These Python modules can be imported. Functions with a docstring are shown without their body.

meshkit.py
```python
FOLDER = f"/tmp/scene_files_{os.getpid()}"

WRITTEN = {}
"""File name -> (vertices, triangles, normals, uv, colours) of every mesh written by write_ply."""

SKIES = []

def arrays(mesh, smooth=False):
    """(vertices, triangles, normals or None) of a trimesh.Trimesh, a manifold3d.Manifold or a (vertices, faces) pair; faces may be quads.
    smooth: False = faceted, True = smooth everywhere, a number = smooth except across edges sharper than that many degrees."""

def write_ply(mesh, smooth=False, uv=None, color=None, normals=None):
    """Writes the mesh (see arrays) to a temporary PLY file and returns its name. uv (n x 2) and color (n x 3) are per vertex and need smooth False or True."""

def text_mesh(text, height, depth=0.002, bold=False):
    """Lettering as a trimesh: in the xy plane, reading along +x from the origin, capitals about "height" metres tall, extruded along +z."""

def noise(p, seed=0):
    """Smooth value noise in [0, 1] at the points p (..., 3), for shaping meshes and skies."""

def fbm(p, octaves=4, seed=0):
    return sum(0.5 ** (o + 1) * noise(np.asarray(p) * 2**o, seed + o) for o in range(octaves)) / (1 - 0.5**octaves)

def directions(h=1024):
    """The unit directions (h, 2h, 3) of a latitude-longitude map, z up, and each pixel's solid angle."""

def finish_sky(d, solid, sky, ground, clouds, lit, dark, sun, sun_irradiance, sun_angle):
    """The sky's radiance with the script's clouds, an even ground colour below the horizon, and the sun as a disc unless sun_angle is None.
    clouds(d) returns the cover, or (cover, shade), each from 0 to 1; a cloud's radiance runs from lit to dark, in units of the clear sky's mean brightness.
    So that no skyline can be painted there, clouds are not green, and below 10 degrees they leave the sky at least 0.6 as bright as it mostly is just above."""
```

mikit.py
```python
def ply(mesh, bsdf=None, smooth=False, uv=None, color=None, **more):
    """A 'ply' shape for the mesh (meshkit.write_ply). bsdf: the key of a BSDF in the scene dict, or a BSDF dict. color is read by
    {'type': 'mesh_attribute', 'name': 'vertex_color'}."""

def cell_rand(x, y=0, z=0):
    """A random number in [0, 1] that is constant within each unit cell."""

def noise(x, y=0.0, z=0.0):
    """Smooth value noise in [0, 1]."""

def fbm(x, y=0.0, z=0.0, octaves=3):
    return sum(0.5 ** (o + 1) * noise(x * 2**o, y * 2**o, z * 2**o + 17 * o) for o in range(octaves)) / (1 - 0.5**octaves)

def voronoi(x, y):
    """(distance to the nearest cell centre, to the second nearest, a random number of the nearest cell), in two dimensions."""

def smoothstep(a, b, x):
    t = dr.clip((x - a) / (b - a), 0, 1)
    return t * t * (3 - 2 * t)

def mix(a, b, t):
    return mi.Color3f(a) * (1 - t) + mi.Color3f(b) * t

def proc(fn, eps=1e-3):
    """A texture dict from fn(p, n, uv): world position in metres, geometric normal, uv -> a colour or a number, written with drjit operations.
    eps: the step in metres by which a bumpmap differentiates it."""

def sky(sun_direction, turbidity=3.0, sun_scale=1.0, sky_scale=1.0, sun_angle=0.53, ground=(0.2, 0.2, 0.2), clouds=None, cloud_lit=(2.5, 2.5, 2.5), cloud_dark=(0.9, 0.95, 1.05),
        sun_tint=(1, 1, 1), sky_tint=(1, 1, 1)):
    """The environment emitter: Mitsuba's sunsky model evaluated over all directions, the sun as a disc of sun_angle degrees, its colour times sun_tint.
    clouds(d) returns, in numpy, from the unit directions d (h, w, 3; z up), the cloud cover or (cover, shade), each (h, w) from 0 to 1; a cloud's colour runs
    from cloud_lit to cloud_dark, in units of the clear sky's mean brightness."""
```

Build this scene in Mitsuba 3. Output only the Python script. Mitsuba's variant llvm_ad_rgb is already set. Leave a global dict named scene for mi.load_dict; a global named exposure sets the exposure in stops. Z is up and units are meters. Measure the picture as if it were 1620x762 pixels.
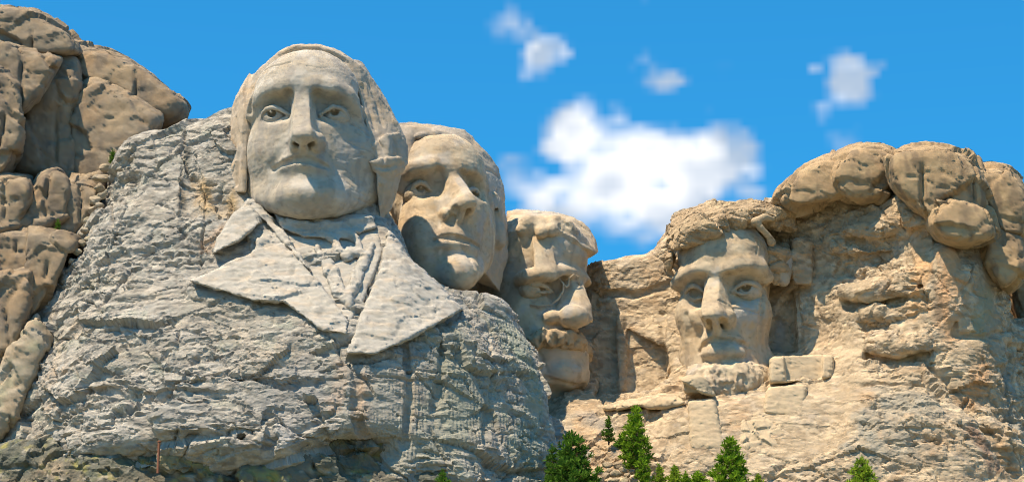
"""Carved granite mountain under a blue sky: camera and light first, then the rock, then trees and small things."""
import math, random, numpy as np, trimesh, mitsuba as mi, mikit, meshkit
T = mi.ScalarTransform4f
random.seed(4)
scene, labels = {'type': 'scene'}, {}
PITCH, HFOV, EYE = 18.0, 24.0, 1.7
cp, sp = math.cos(math.radians(PITCH)), math.sin(math.radians(PITCH))
scene['camera'] = {'type': 'perspective', 'fov': HFOV, 'fov_axis': 'x', 'near_clip': 1.0, 'far_clip': 9000.0,
                   'to_world': T().look_at(origin=[0, 0, EYE], target=[0, cp * 100, EYE + sp * 100], up=[0, 0, 1])}
SUN = (-0.47, -0.44, 1.12)
def clouds(d):
    """fair-weather cumulus: the large one behind the heads, broken wisps above it and more of the same all round"""
    az, el = np.degrees(np.arctan2(d[..., 0], d[..., 1])), np.degrees(np.arcsin(d[..., 2]))
    q = np.stack([az / 2.6, el / 1.7, np.zeros_like(az)], -1)
    f, g = meshkit.fbm(q, 4, 11), meshkit.fbm(q * 2.2 + 5, 3, 31)
    w1, w2 = meshkit.fbm(q * 1.9 + 21, 3, 51) - .5, meshkit.fbm(q * 1.9 + 41, 3, 61) - .5
    body = np.full_like(az, -.9)
    for a, e, ra, re, amt in CLOUDS:
        body = np.maximum(body, amt - 0.55 * (((az + 1.9 * w1 - a) / ra) ** 2 + ((el + 1.3 * w2 - e) / re) ** 2))
    far = meshkit.fbm(np.stack([d[..., 0] * 5, d[..., 1] * 5, d[..., 2] * 9], -1), 5, 3)
    outside = np.clip((np.maximum(np.abs(az) / 15, np.abs(el - 18) / 8) - 1) * 3, 0, 1)
    body = np.maximum(body, outside * (far - .60) * 2.2 - .9 * (1 - outside))
    cover = np.clip((body + 1.3 * (f - .5) + 1.7 * (g - .5)) * 1.5, 0, 1)
    cover = cover ** 1.15 * .95 * np.clip((body + 1.0) / .7, 0, 1)
    shade = np.clip(.22 + 1.7 * (g - .5) + 1.2 * (f - .5) + .75 * (1 - np.clip(body / .7, 0, 1)) * (meshkit.fbm(q * 1.3 + 9, 3, 5) > .42), 0, 1)
    return cover, shade
CLOUDS = [(2.64, 20.10, 1.28, 0.93, 1.10),
          (4.31, 19.84, 1.05, 0.87, 1.00),
          (3.35, 19.56, 1.91, 0.90, 1.15),
          (1.27, 19.24, 1.75, 0.60, 0.70),
          (2.40, 20.48, 0.74, 0.60, 0.80),
          (3.33, 18.81, 2.38, 0.72, 0.75),
          (4.93, 19.30, 0.96, 0.54, 0.60),
          (3.01, 18.44, 2.06, 0.54, 0.35),
          (6.18, 19.11, 1.27, 0.42, 0.35),
          (5.85, 18.68, 1.11, 0.36, 0.30),
          (0.58, 22.63, 0.59, 0.90, 0.34),
          (0.03, 23.26, 0.65, 0.54, 0.34),
          (-0.73, 23.65, 1.31, 0.39, 0.32),
          (0.65, 23.34, 0.43, 0.51, 0.25),
          (-2.20, 23.31, 0.46, 0.18, 0.12),
          (3.81, 22.62, 0.65, 0.51, 0.02),
          (2.46, 22.38, 0.26, 0.27, 0.05),
          (3.88, 21.90, 0.49, 0.45, 0.02),
          (8.57, 21.40, 0.55, 0.90, 0.36),
          (8.38, 20.67, 0.77, 0.75, 0.36),
          (8.12, 20.16, 1.03, 0.45, 0.28),
          (7.64, 20.13, 0.70, 0.39, 0.15),
          (7.69, 21.81, 0.23, 0.21, 0.12),
          (6.38, 20.03, 0.19, 0.24, 0.04),
          (6.43, 19.26, 0.80, 0.42, 0.22),
          (0.16, 19.79, 0.54, 0.51, 0.06),
          (3.59, 23.55, 0.43, 0.12, 0.02)]
scene['sky'] = mikit.sky(SUN, turbidity=3.0, sun_scale=1.2, sky_scale=0.75, clouds=clouds, cloud_lit=(3.3, 3.25, 3.2), cloud_dark=(1.3, 1.6, 2.0), sun_tint=(1.0, .945, .85), sky_tint=(.24, 1.28, 1.58))

exposure = 2.1
ONLY = globals().get('ONLY')
# ---------------------------------------------------------------- solid modelling: signed distances, in metres
def _smin(a, b, k):
    if k <= 0: return np.minimum(a, b)
    h = np.maximum(k - np.abs(a - b), 0) / k
    return np.minimum(a, b) - h * h * k * 0.25
def _smax(a, b, k): return -_smin(-a, -b, k)

def seg_dist(P, pts):
    """distance to a polyline of (x, y, z, radius), its radius taken off"""
    pts = np.asarray(pts, np.float32)
    if len(pts) == 1: return np.linalg.norm(P - pts[0, :3], axis=1) - pts[0, 3]
    best = None
    for a, b in zip(pts[:-1], pts[1:]):
        ab = b[:3] - a[:3]
        ap = P - a[:3]
        t = np.clip(ap @ ab / max(float(ab @ ab), 1e-9), 0, 1)
        q = ap - t[:, None] * ab
        d = np.sqrt((q * q).sum(1)) - (a[3] + t * (b[3] - a[3]))
        best = d if best is None else np.minimum(best, d)
    return best

class Sheet:
    """rock face y = f(x, z) through measured points (x, z, y), softened over s metres; solid behind it"""
    def __init__(self, pts, s, cell=0.5):
        from scipy.interpolate import LinearNDInterpolator, NearestNDInterpolator
        from scipy.ndimage import gaussian_filter
        p = np.asarray(pts, float)
        self.lo, self.cell = p[:, :2].min(0) - 3, cell
        n = np.ceil((p[:, :2].max(0) + 3 - self.lo) / cell).astype(int) + 1
        g = np.stack(np.meshgrid(*[self.lo[i] + cell * np.arange(n[i]) for i in (0, 1)], indexing='ij'), -1)
        f = LinearNDInterpolator(p[:, :2], p[:, 2])(g)
        f = np.where(np.isnan(f), NearestNDInterpolator(p[:, :2], p[:, 2])(g), f)
        self.f = gaussian_filter(f, s / cell).astype(np.float32)
        gx, gz = np.gradient(self.f, cell)
        self.g = (1 / np.sqrt(1 + gx * gx + gz * gz)).astype(np.float32)
        self.n = n
    def __call__(self, P):
        q = np.clip((P[:, [0, 2]] - self.lo) / self.cell, 0, self.n - 1.001)
        i = q.astype(int); t = (q - i).astype(np.float32)
        def at(A):
            a, b, c, d = A[i[:, 0], i[:, 1]], A[i[:, 0] + 1, i[:, 1]], A[i[:, 0], i[:, 1] + 1], A[i[:, 0] + 1, i[:, 1] + 1]
            return (a * (1 - t[:, 0]) + b * t[:, 0]) * (1 - t[:, 1]) + (c * (1 - t[:, 0]) + d * t[:, 0]) * t[:, 1]
        return (at(self.f) - P[:, 1]) * at(self.g)

def rot(yaw, pitch=0, roll=0):
    y, p, r = np.radians([yaw, pitch, roll])
    Z = np.array([[np.cos(y), -np.sin(y), 0], [np.sin(y), np.cos(y), 0], [0, 0, 1]])
    X = np.array([[1, 0, 0], [0, np.cos(p), -np.sin(p)], [0, np.sin(p), np.cos(p)]])
    Y = np.array([[np.cos(r), 0, np.sin(r)], [0, 1, 0], [-np.sin(r), 0, np.cos(r)]])
    return (Z @ X @ Y).astype(np.float32)

class Op:
    """one stroke. kind: e ellipsoid (centre, radii, angles); p tube (points with radii); h convex block (points, swelling, pillow); s sheet (points, softness);
    b soft swelling or hollow (points with radii, height). mode: a add, c cut, i keep inside; k: softness of the join"""
    def __init__(self, kind, mode, k, *a):
        self.kind, self.mode, self.k, self.a = kind, mode, k, a
        if kind == 'e':
            self.R = rot(*a[2]) if len(a) > 2 else rot(0)
            r = max(a[1]); self.box = np.array(a[0]) - r, np.array(a[0]) + r
        elif kind in 'pb':
            p = np.asarray(a[0], float); r = p[:, 3:4] * (2.2 if kind == 'b' else 1)
            self.box = (p[:, :3] - r).min(0), (p[:, :3] + r).max(0)
        elif kind == 'h':
            from scipy.spatial import ConvexHull
            p = np.asarray(a[0], float)
            self.eq = np.unique(np.round(ConvexHull(p).equations, 4), axis=0).astype(np.float32)
            self.box = p.min(0) - a[1], p.max(0) + a[1]
        elif kind == 's':
            self.sheet = Sheet(*a); self.box = None
    def dist(self, P):
        a = self.a
        if self.kind == 'e':
            q = (P - np.asarray(a[0], np.float32)) @ self.R
            r = np.asarray(a[1], np.float32)
            k0 = np.sqrt(((q / r) ** 2).sum(1)); k1 = np.sqrt(((q / (r * r)) ** 2).sum(1))
            return k0 * (k0 - 1) / np.maximum(k1, 1e-6)
        if self.kind == 'p': return seg_dist(P, a[0])
        if self.kind == 'h':
            d = (P @ self.eq[:, :3].T + self.eq[:, 3])
            if len(a) > 2:                                           # pillowed: faces blend over a[2] metres
                m = d.max(1); return m + a[2] * np.log(np.exp((d - m[:, None]) / a[2]).sum(1)) - a[1]
            return d.max(1) - a[1]
        return self.sheet(P)
    def apply(self, d, P):
        if self.kind == 'b':
            p = np.asarray(self.a[0], np.float32).copy(); r = p[:, 3].mean(); p[:, 3] = 0
            return d - self.a[1] * np.exp(-(seg_dist(P, p) / r) ** 2)
        e = self.dist(P)
        if self.mode == 'a': return e if d is None else _smin(d, e, self.k)
        if self.mode == 'c': return _smax(d, -e, self.k)
        return _smax(d, e, self.k)

def sdf(ops, P, pad=1e9):
    P = np.asarray(P, np.float32)
    d = np.full(len(P), 1e3, np.float32)
    for o in ops:
        if o.box is None or o.mode == 'i' or pad > 1e6: d = o.apply(d, P).astype(np.float32); continue
        m = ((P > o.box[0] - o.k - pad) & (P < o.box[1] + o.k + pad)).all(1)
        if m.any(): d[m] = o.apply(d[m], P[m])
    return d

def solid(ops, lo, hi, h, B=8):
    """the surface where the distance is zero, between lo and hi, as (vertices, triangles): surface nets on a grid of h metres"""
    lo, hi = np.asarray(lo, float), np.asarray(hi, float)
    nb = np.ceil((hi - lo) / (h * B)).astype(int)
    n = nb * B
    g = np.stack(np.meshgrid(*[np.arange(k) for k in nb], indexing='ij'), -1).reshape(-1, 3)
    c = lo + (g + 0.5) * B * h
    dc = sdf(ops, c, pad=B * h * 2)
    near = np.abs(dc) < B * h * 1.35
    D = np.repeat(np.repeat(np.repeat(np.sign(dc).reshape(nb), B, 0), B, 1), B, 2).astype(np.float32) * 9
    loc = np.stack(np.meshgrid(*[np.arange(B)] * 3, indexing='ij'), -1).reshape(-1, 3)
    gs = g[near]
    for s in range(0, len(gs), 2000):
        idx = (gs[s:s + 2000, None] * B + loc).reshape(-1, 3)
        D[idx[:, 0], idx[:, 1], idx[:, 2]] = sdf(ops, lo + idx * h, pad=h * 3)
    S = D < 0
    cnt = np.zeros(tuple(n - 1), np.int8)
    cs = [(i, j, k) for i in (0, 1) for j in (0, 1) for k in (0, 1)]
    sl = lambda o: tuple(slice(o[i], n[i] - 1 + o[i]) for i in range(3))
    for o in cs: cnt += S[sl(o)]
    act = np.argwhere((cnt > 0) & (cnt < 8))
    if not len(act): return np.zeros((0, 3)), np.zeros((0, 3), int)
    ids = np.full(tuple(n - 1), -1, np.int32); ids[tuple(act.T)] = np.arange(len(act))
    val = np.stack([D[act[:, 0] + o[0], act[:, 1] + o[1], act[:, 2] + o[2]] for o in cs], 1)
    ctr, w = np.zeros((len(act), 3)), np.zeros(len(act))
    for a in range(8):
        for b in range(a + 1, 8):
            if sum(x != y for x, y in zip(cs[a], cs[b])) != 1: continue
            va, vb = val[:, a], val[:, b]
            x = (va < 0) != (vb < 0)
            t = np.where(x, va / np.where(va == vb, 1, va - vb), 0)
            ctr += x[:, None] * (np.array(cs[a]) + t[:, None] * (np.array(cs[b]) - np.array(cs[a]))); w += x
    V = lo + (act + ctr / w[:, None]) * h
    F = []
    for ax in range(3):
        u, v = (ax + 1) % 3, (ax + 2) % 3
        sa = [slice(None)] * 3; sb = [slice(None)] * 3
        sa[ax], sb[ax] = slice(0, -1), slice(1, None)
        cross = np.argwhere(S[tuple(sa)] != S[tuple(sb)])
        ok = (cross[:, u] > 0) & (cross[:, v] > 0) & (cross[:, u] < n[u] - 1) & (cross[:, v] < n[v] - 1) & (cross[:, ax] < n[ax] - 1)
        cross = cross[ok]
        du, dv = np.eye(3, dtype=int)[u], np.eye(3, dtype=int)[v]
        q = [ids[tuple((cross - a * du - b * dv).T)] for a, b in ((0, 0), (1, 0), (1, 1), (0, 1))]
        flip = ~S[tuple(cross.T)]
        q = np.stack(q, 1); q[flip] = q[flip][:, ::-1]
        q = q[(q >= 0).all(1)]
        F += [q[:, [0, 1, 2]], q[:, [0, 2, 3]]]
    return V, np.vstack(F)

def normals(V, F):
    n = np.zeros_like(V); f = np.cross(V[F[:, 1]] - V[F[:, 0]], V[F[:, 2]] - V[F[:, 0]])
    for k in range(3): np.add.at(n, F[:, k], f)
    return n / np.maximum(np.linalg.norm(n, axis=1, keepdims=True), 1e-9)

def smooth_normals(V, F, times=4):
    n = normals(V, F)
    from scipy.sparse import coo_matrix
    e = np.vstack([F[:, [0, 1]], F[:, [1, 2]], F[:, [2, 0]]])
    A = coo_matrix((np.ones(len(e) * 2), (np.r_[e[:, 0], e[:, 1]], np.r_[e[:, 1], e[:, 0]])), shape=(len(V),) * 2).tocsr()
    for _ in range(times):
        n = n + A @ n; n /= np.maximum(np.linalg.norm(n, axis=1, keepdims=True), 1e-9)
    return n
# ---------------------------------------------------------------- rock: relief and stone colour per vertex
def ridged(P, octaves=3, seed=0):
    return sum(0.5 ** o * (1 - np.abs(2 * meshkit.noise(P * 2 ** o + 7.3 * o, seed + o) - 1)) for o in range(octaves)) / (2 - 0.5 ** (octaves - 1))
def cells(P, size, seed, stretch=(1, 1, 1), tilt=0.5):
    """broken stone: each Voronoi cell its own offset and slant, -1 to 1; and the distance to the joint"""
    from scipy.spatial import cKDTree
    rng = np.random.default_rng(seed)
    st = np.asarray(stretch, float) * size
    Q = P / st + 0.16 * (np.stack([meshkit.noise(P / size * 1.3 + 11 * i, seed + i) for i in range(3)], -1) - 0.5)
    lo, hi = Q.min(0) - 1, Q.max(0) + 1
    n = int(np.prod(hi - lo) * 1.0) + 8
    S = lo + rng.random((min(n, 900000), 3)) * (hi - lo)
    d, i = cKDTree(S).query(Q, k=2, workers=-1)
    off = rng.random(len(S)) * 2 - 1
    tl = rng.normal(size=(len(S), 3)) * tilt
    v = off[i[:, 0]] + ((Q - S[i[:, 0]]) * tl[i[:, 0]]).sum(1) * 2
    return np.clip(v, -1.6, 1.6) / 1.6, d[:, 1] - d[:, 0]
def ledges(P, step, seed):
    """overhanging beds: slow rise, quick undercut"""
    w = P[:, 2] / step + 1.3 * (meshkit.fbm(P / [9, 9, 5], 3, seed) * 2 - 1) + 0.25 * meshkit.noise(P / 1.2, seed + 5)
    f = w - np.floor(w)
    k = meshkit.noise(np.stack([P[:, 0] / 7, P[:, 1] / 7, np.floor(w) * 3.1], -1), seed + 9)
    return np.where(f < 0.16, f / 0.16, (1 - f) / 0.84) * np.clip(k * 2 - 0.45, 0, 1)
def crack(V, N, pts, r, depth):
    p = np.asarray(pts, float); q = np.c_[p[:, :3], np.zeros(len(p))]
    lo, hi = p[:, :3].min(0) - r * 3, p[:, :3].max(0) + r * 3
    m = ((V > lo) & (V < hi)).all(1)
    if m.any():
        P = V[m] + 0.35 * r * 3 * (np.stack([meshkit.noise(V[m] / 1.1 + 5 * i, 40 + i) for i in range(3)], -1) - 0.5)
        d = seg_dist(P, q)
        V[m] -= N[m] * (depth * np.clip(1.35 - d / r, 0, 1))[:, None]
def relief(V, F, spec):
    """spec: list of (name, amount, ...)"""
    N = smooth_normals(V, F, spec.get('even', 6))
    D = np.zeros(len(V))
    for name, amt, *a in spec.get('do', []):
        if name == 'fbm': D += amt * 2 * (meshkit.fbm(V / np.asarray(a[0], float), 4, a[1]) - 0.5)
        if name == 'ridge': D += amt * (ridged(V / np.asarray(a[0], float), 3, a[1]) - 0.6)
        if name == 'cells':
            v, j = cells(V, *a)
            if a[0] < 4 and spec.get('uneven'):                      # some faces split clean, others shattered
                v = v * np.clip(.25 + 5.0 * (meshkit.fbm(V / spec['uneven'], 3, 200) - .40), .12, 1.7)
            D += amt * v - abs(amt) * 0.10 * np.clip(1 - j / 0.10, 0, 1)
        if name == 'joints':                                         # long open fractures, here and there
            v, j = cells(V, a[0], a[1], a[2], 0); k = meshkit.fbm(V / (a[0] * .8), 3, a[1] + 3)
            D -= amt * np.clip(1.3 - j / a[3], 0, 1) * np.clip((k - .46) * 9, 0, 1)
        if name == 'ledges': D += amt * ledges(V, *a)
        if name == 'drill':                                          # rows of drill channels left by the carvers
            box, pitch, seed = a
            c = V[:, 0] * box[2][0] + V[:, 1] * box[2][1]
            w = c / pitch + 0.35 * (meshkit.noise(V / 6, seed) - 0.5)
            row = np.floor(V[:, 2] / 2.3 + meshkit.noise(V / 9, seed + 1))
            on = meshkit.noise(np.stack([np.floor(w) * 0.4, row * 7.7, row * 0], -1), seed + 3)
            inside = ((V > box[0]) & (V < box[1])).all(1)
            D -= np.where(inside, amt * np.clip(on * 1.6 - 0.2, 0, 1) * (0.5 + 0.5 * np.cos(2 * np.pi * w)) ** 3, 0)
        if name == 'grid':
            box, pu, pz = a
            inside = ((V > box[0]) & (V < box[1])).all(1)
            u = V[:, 0] * box[2][0] + V[:, 1] * box[2][1] + 0.25 * meshkit.noise(V / 2, 3); z = V[:, 2] + 0.3 * meshkit.noise(V / 3, 4)
            iz = np.floor(z / pz); u = u + 0.5 * pu * (iz % 2)
            ju, jz = np.abs((u / pu) % 1 - 0.5) * pu, np.abs((z / pz) % 1 - 0.5) * pz
            k = meshkit.noise(np.stack([np.floor(u / pu), iz, 0 * u], -1) * 1.7, 8)
            D -= np.where(inside, amt * (np.maximum(np.clip(1 - ju / 0.12, 0, 1), np.clip(1 - jz / 0.12, 0, 1)) - 0.8 * k), 0)
    if 'fade' in spec:                                               # dressed stone inside these tubes is left smooth
        far = np.full(len(V), 99.0)
        for tube in spec['fade']: far = np.minimum(far, seg_dist(V, tube))
        D *= np.clip(0.28 + far / 1.6, 0.28, 1)
    V = V + N * D[:, None]
    for c in spec.get('cracks', []): crack(V, N, *c)
    return V
def stone(V, N, spec):
    """stone colour per vertex: base, mineral patches, streaks of water and lichen, local marks with ragged edges, staining and some painted shade"""
    c = np.tile(np.asarray(spec['base'], float), (len(V), 1))
    def put(m, col):
        nonlocal c
        m = np.clip(m, 0, 1)[:, None]; c = c * (1 - m) + np.asarray(col) * m
    for size, lo, hi, amt, col, seed in spec.get('patch', []):
        f = meshkit.fbm(V / np.asarray(size, float), 5, seed)
        put(np.clip((f - lo) / (hi - lo), 0, 1) * amt, col)
    rag = meshkit.fbm(V / [0.9, 0.9, 2.6], 4, 77) - 0.5
    for pts, amt, col in spec.get('stains_and_shade', []):
        p = np.asarray(pts, float); q = np.c_[p[:, :3], np.zeros(len(p))]; r = p[:, 3].mean()
        lo, hi = p[:, :3].min(0) - r * 2.5, p[:, :3].max(0) + r * 2.5
        m = ((V > lo) & (V < hi)).all(1)
        if m.any():
            k = np.zeros(len(V)); k[m] = np.clip(1.25 - seg_dist(V[m], q) / r + 2.6 * rag[m], 0, 1) * amt
            put(k, col)
    c *= (0.90 + 0.20 * meshkit.fbm(V / 0.45, 2, 5))[:, None]
    return np.clip(c, 0.01, 0.9)
# ---------------------------------------------------------------- materials
def grain(p, n, uv):
    q = p * 2.4
    return mikit.fbm(q[0], q[1], q[2] * 1.5, 2)
def stone_bsdf(rough, depth):
    return {'type': 'twosided', 'b': {'type': 'bumpmap', 'tex': mikit.proc(grain, eps=0.03), 'scale': depth,
            'bsdf': {'type': 'principled', 'base_color': {'type': 'mesh_attribute', 'name': 'vertex_color'}, 'roughness': rough, 'specular': 0.25}}}
scene['rough_stone'] = stone_bsdf(0.9, 0.14)
scene['carved_stone'] = stone_bsdf(0.85, 0.03)
def plain(rgb, rough=0.8, spec=0.3, **k):
    return {'type': 'twosided', 'b': {'type': 'principled', 'base_color': {'type': 'rgb', 'value': list(rgb)}, 'roughness': rough, 'specular': spec, **k}}

ACROSS = (1.0, 0.35)
RELIEF = {
    'bare': dict(do=[('fbm', .10, 2.2, 3), ('ridge', -.05, (1.6, 1.6, .5), 5), ('fbm', .05, .5, 8)], even=1),
    'hair': dict(do=[('fbm', .22, 2.6, 13), ('cells', .05, 1.6, 21, (1, 1, 1.6)), ('fbm', .07, .6, 18)], even=2),
    'curls': dict(do=[('ridge', .34, (.8, .8, 1.1), 15), ('cells', .16, .7, 22, (1, 1, 1.3)), ('fbm', .08, .6, 19)], even=3),
    'dressed': dict(do=[('fbm', .25, 2.4, 23), ('cells', .12, 2.0, 24, (1.6, 1, .6)), ('cells', .06, .8, 26, (1.4, 1, .7)), ('ridge', -.10, (1.6, 1.6, .5), 25), ('fbm', .08, .5, 28), ('joints', .14, 4.0, 166, (1, 1, 1.3), .03)], even=2),
    'sawn': dict(do=[('fbm', .10, 1.4, 33), ('cells', .05, .8, 31, (1, 1, .5)), ('grid', .02, ((-90, 0, 0), (90, 999, 999), ACROSS), 9.0, .55), ('fbm', .05, .4, 38)], even=2),
    'rounded': dict(do=[('fbm', .5, 3, 43), ('cells', .2, 1.5, 41, (1, 1, .6)), ('fbm', .1, .6, 48)], even=4),
    'pebble': dict(do=[('fbm', .12, .7, 53)], even=2),
    'broken': dict(do=[('cells', .85, 8.5, 61, (1.4, 1, .6), .45), ('cells', .24, 3.2, 62, (2.4, 1, .35), .4), ('cells', .10, 1.0, 63, (1.8, 1, .5), .5), ('ledges', .25, 3.2, 64), ('cells', .20, 1.7, 68, (1.2, 1, .8), .5), ('fbm', .25, 4.0, 65), ('ridge', .09, (2.2, 2.2, .7), 66), ('fbm', .08, .6, 67), ('joints', .45, 6.5, 160, (1.5, 1, .8), .035), ('joints', .28, 2.6, 161, (1.8, 1, .6), .06), ('joints', .6, 11, 167, (.8, 1, 2.2), .022),
                       ('drill', .08, ((-14, 200, 46), (6, 260, 72), ACROSS), .42, 71), ('drill', .08, ((-34, 200, 62), (-14, 231.5, 70), ACROSS), .42, 72)], even=8, uneven=(9, 9, 6)),
    'rough': dict(do=[('cells', .5, 6.0, 81, (1.4, 1, .55), .35), ('cells', .24, 2.2, 82, (1.2, 1, .6), .4), ('cells', .11, .85, 83, (1.2, 1, .7), .5), ('ledges', .4, 2.6, 84), ('fbm', .3, 2.6, 85), ('ridge', -.14, (1.5, 1.5, 1.0), 86), ('grid', .09, ((9.3, 262, 78.5), (16.6, 275, 96), (1, 0)), .95, .6), ('fbm', .08, .6, 87), ('joints', .5, 6.0, 162, (1.1, 1, 1.2), .035), ('joints', .28, 2.4, 163, (1.4, 1, .8), .06)], even=8, uneven=(9, 9, 6)),
    'dark': dict(do=[('cells', .6, 4.0, 91, (1.5, 1, .7)), ('cells', .35, 1.5, 92, (1.3, 1, .8)), ('ridge', .25, (1.6, 1.6, 1.0), 93), ('fbm', .2, .8, 94)], even=8),
    'weathered': dict(do=[('cells', .6, 6.0, 107, (1.2, 1, .7), .5), ('fbm', .4, 5, 101), ('fbm', .16, 1.6, 108), ('ridge', -.10, (3.2, 3.2, 1.6), 102), ('fbm', .12, .7, 104), ('joints', .7, 7.5, 164, (1, 1, 1.8), .03), ('joints', .2, 2.2, 165, (1.3, 1, .7), .05)], even=6),
}
GREY, WARM, TAN = (.315, .30, .27), (.43, .345, .24), (.32, .26, .185)
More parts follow.
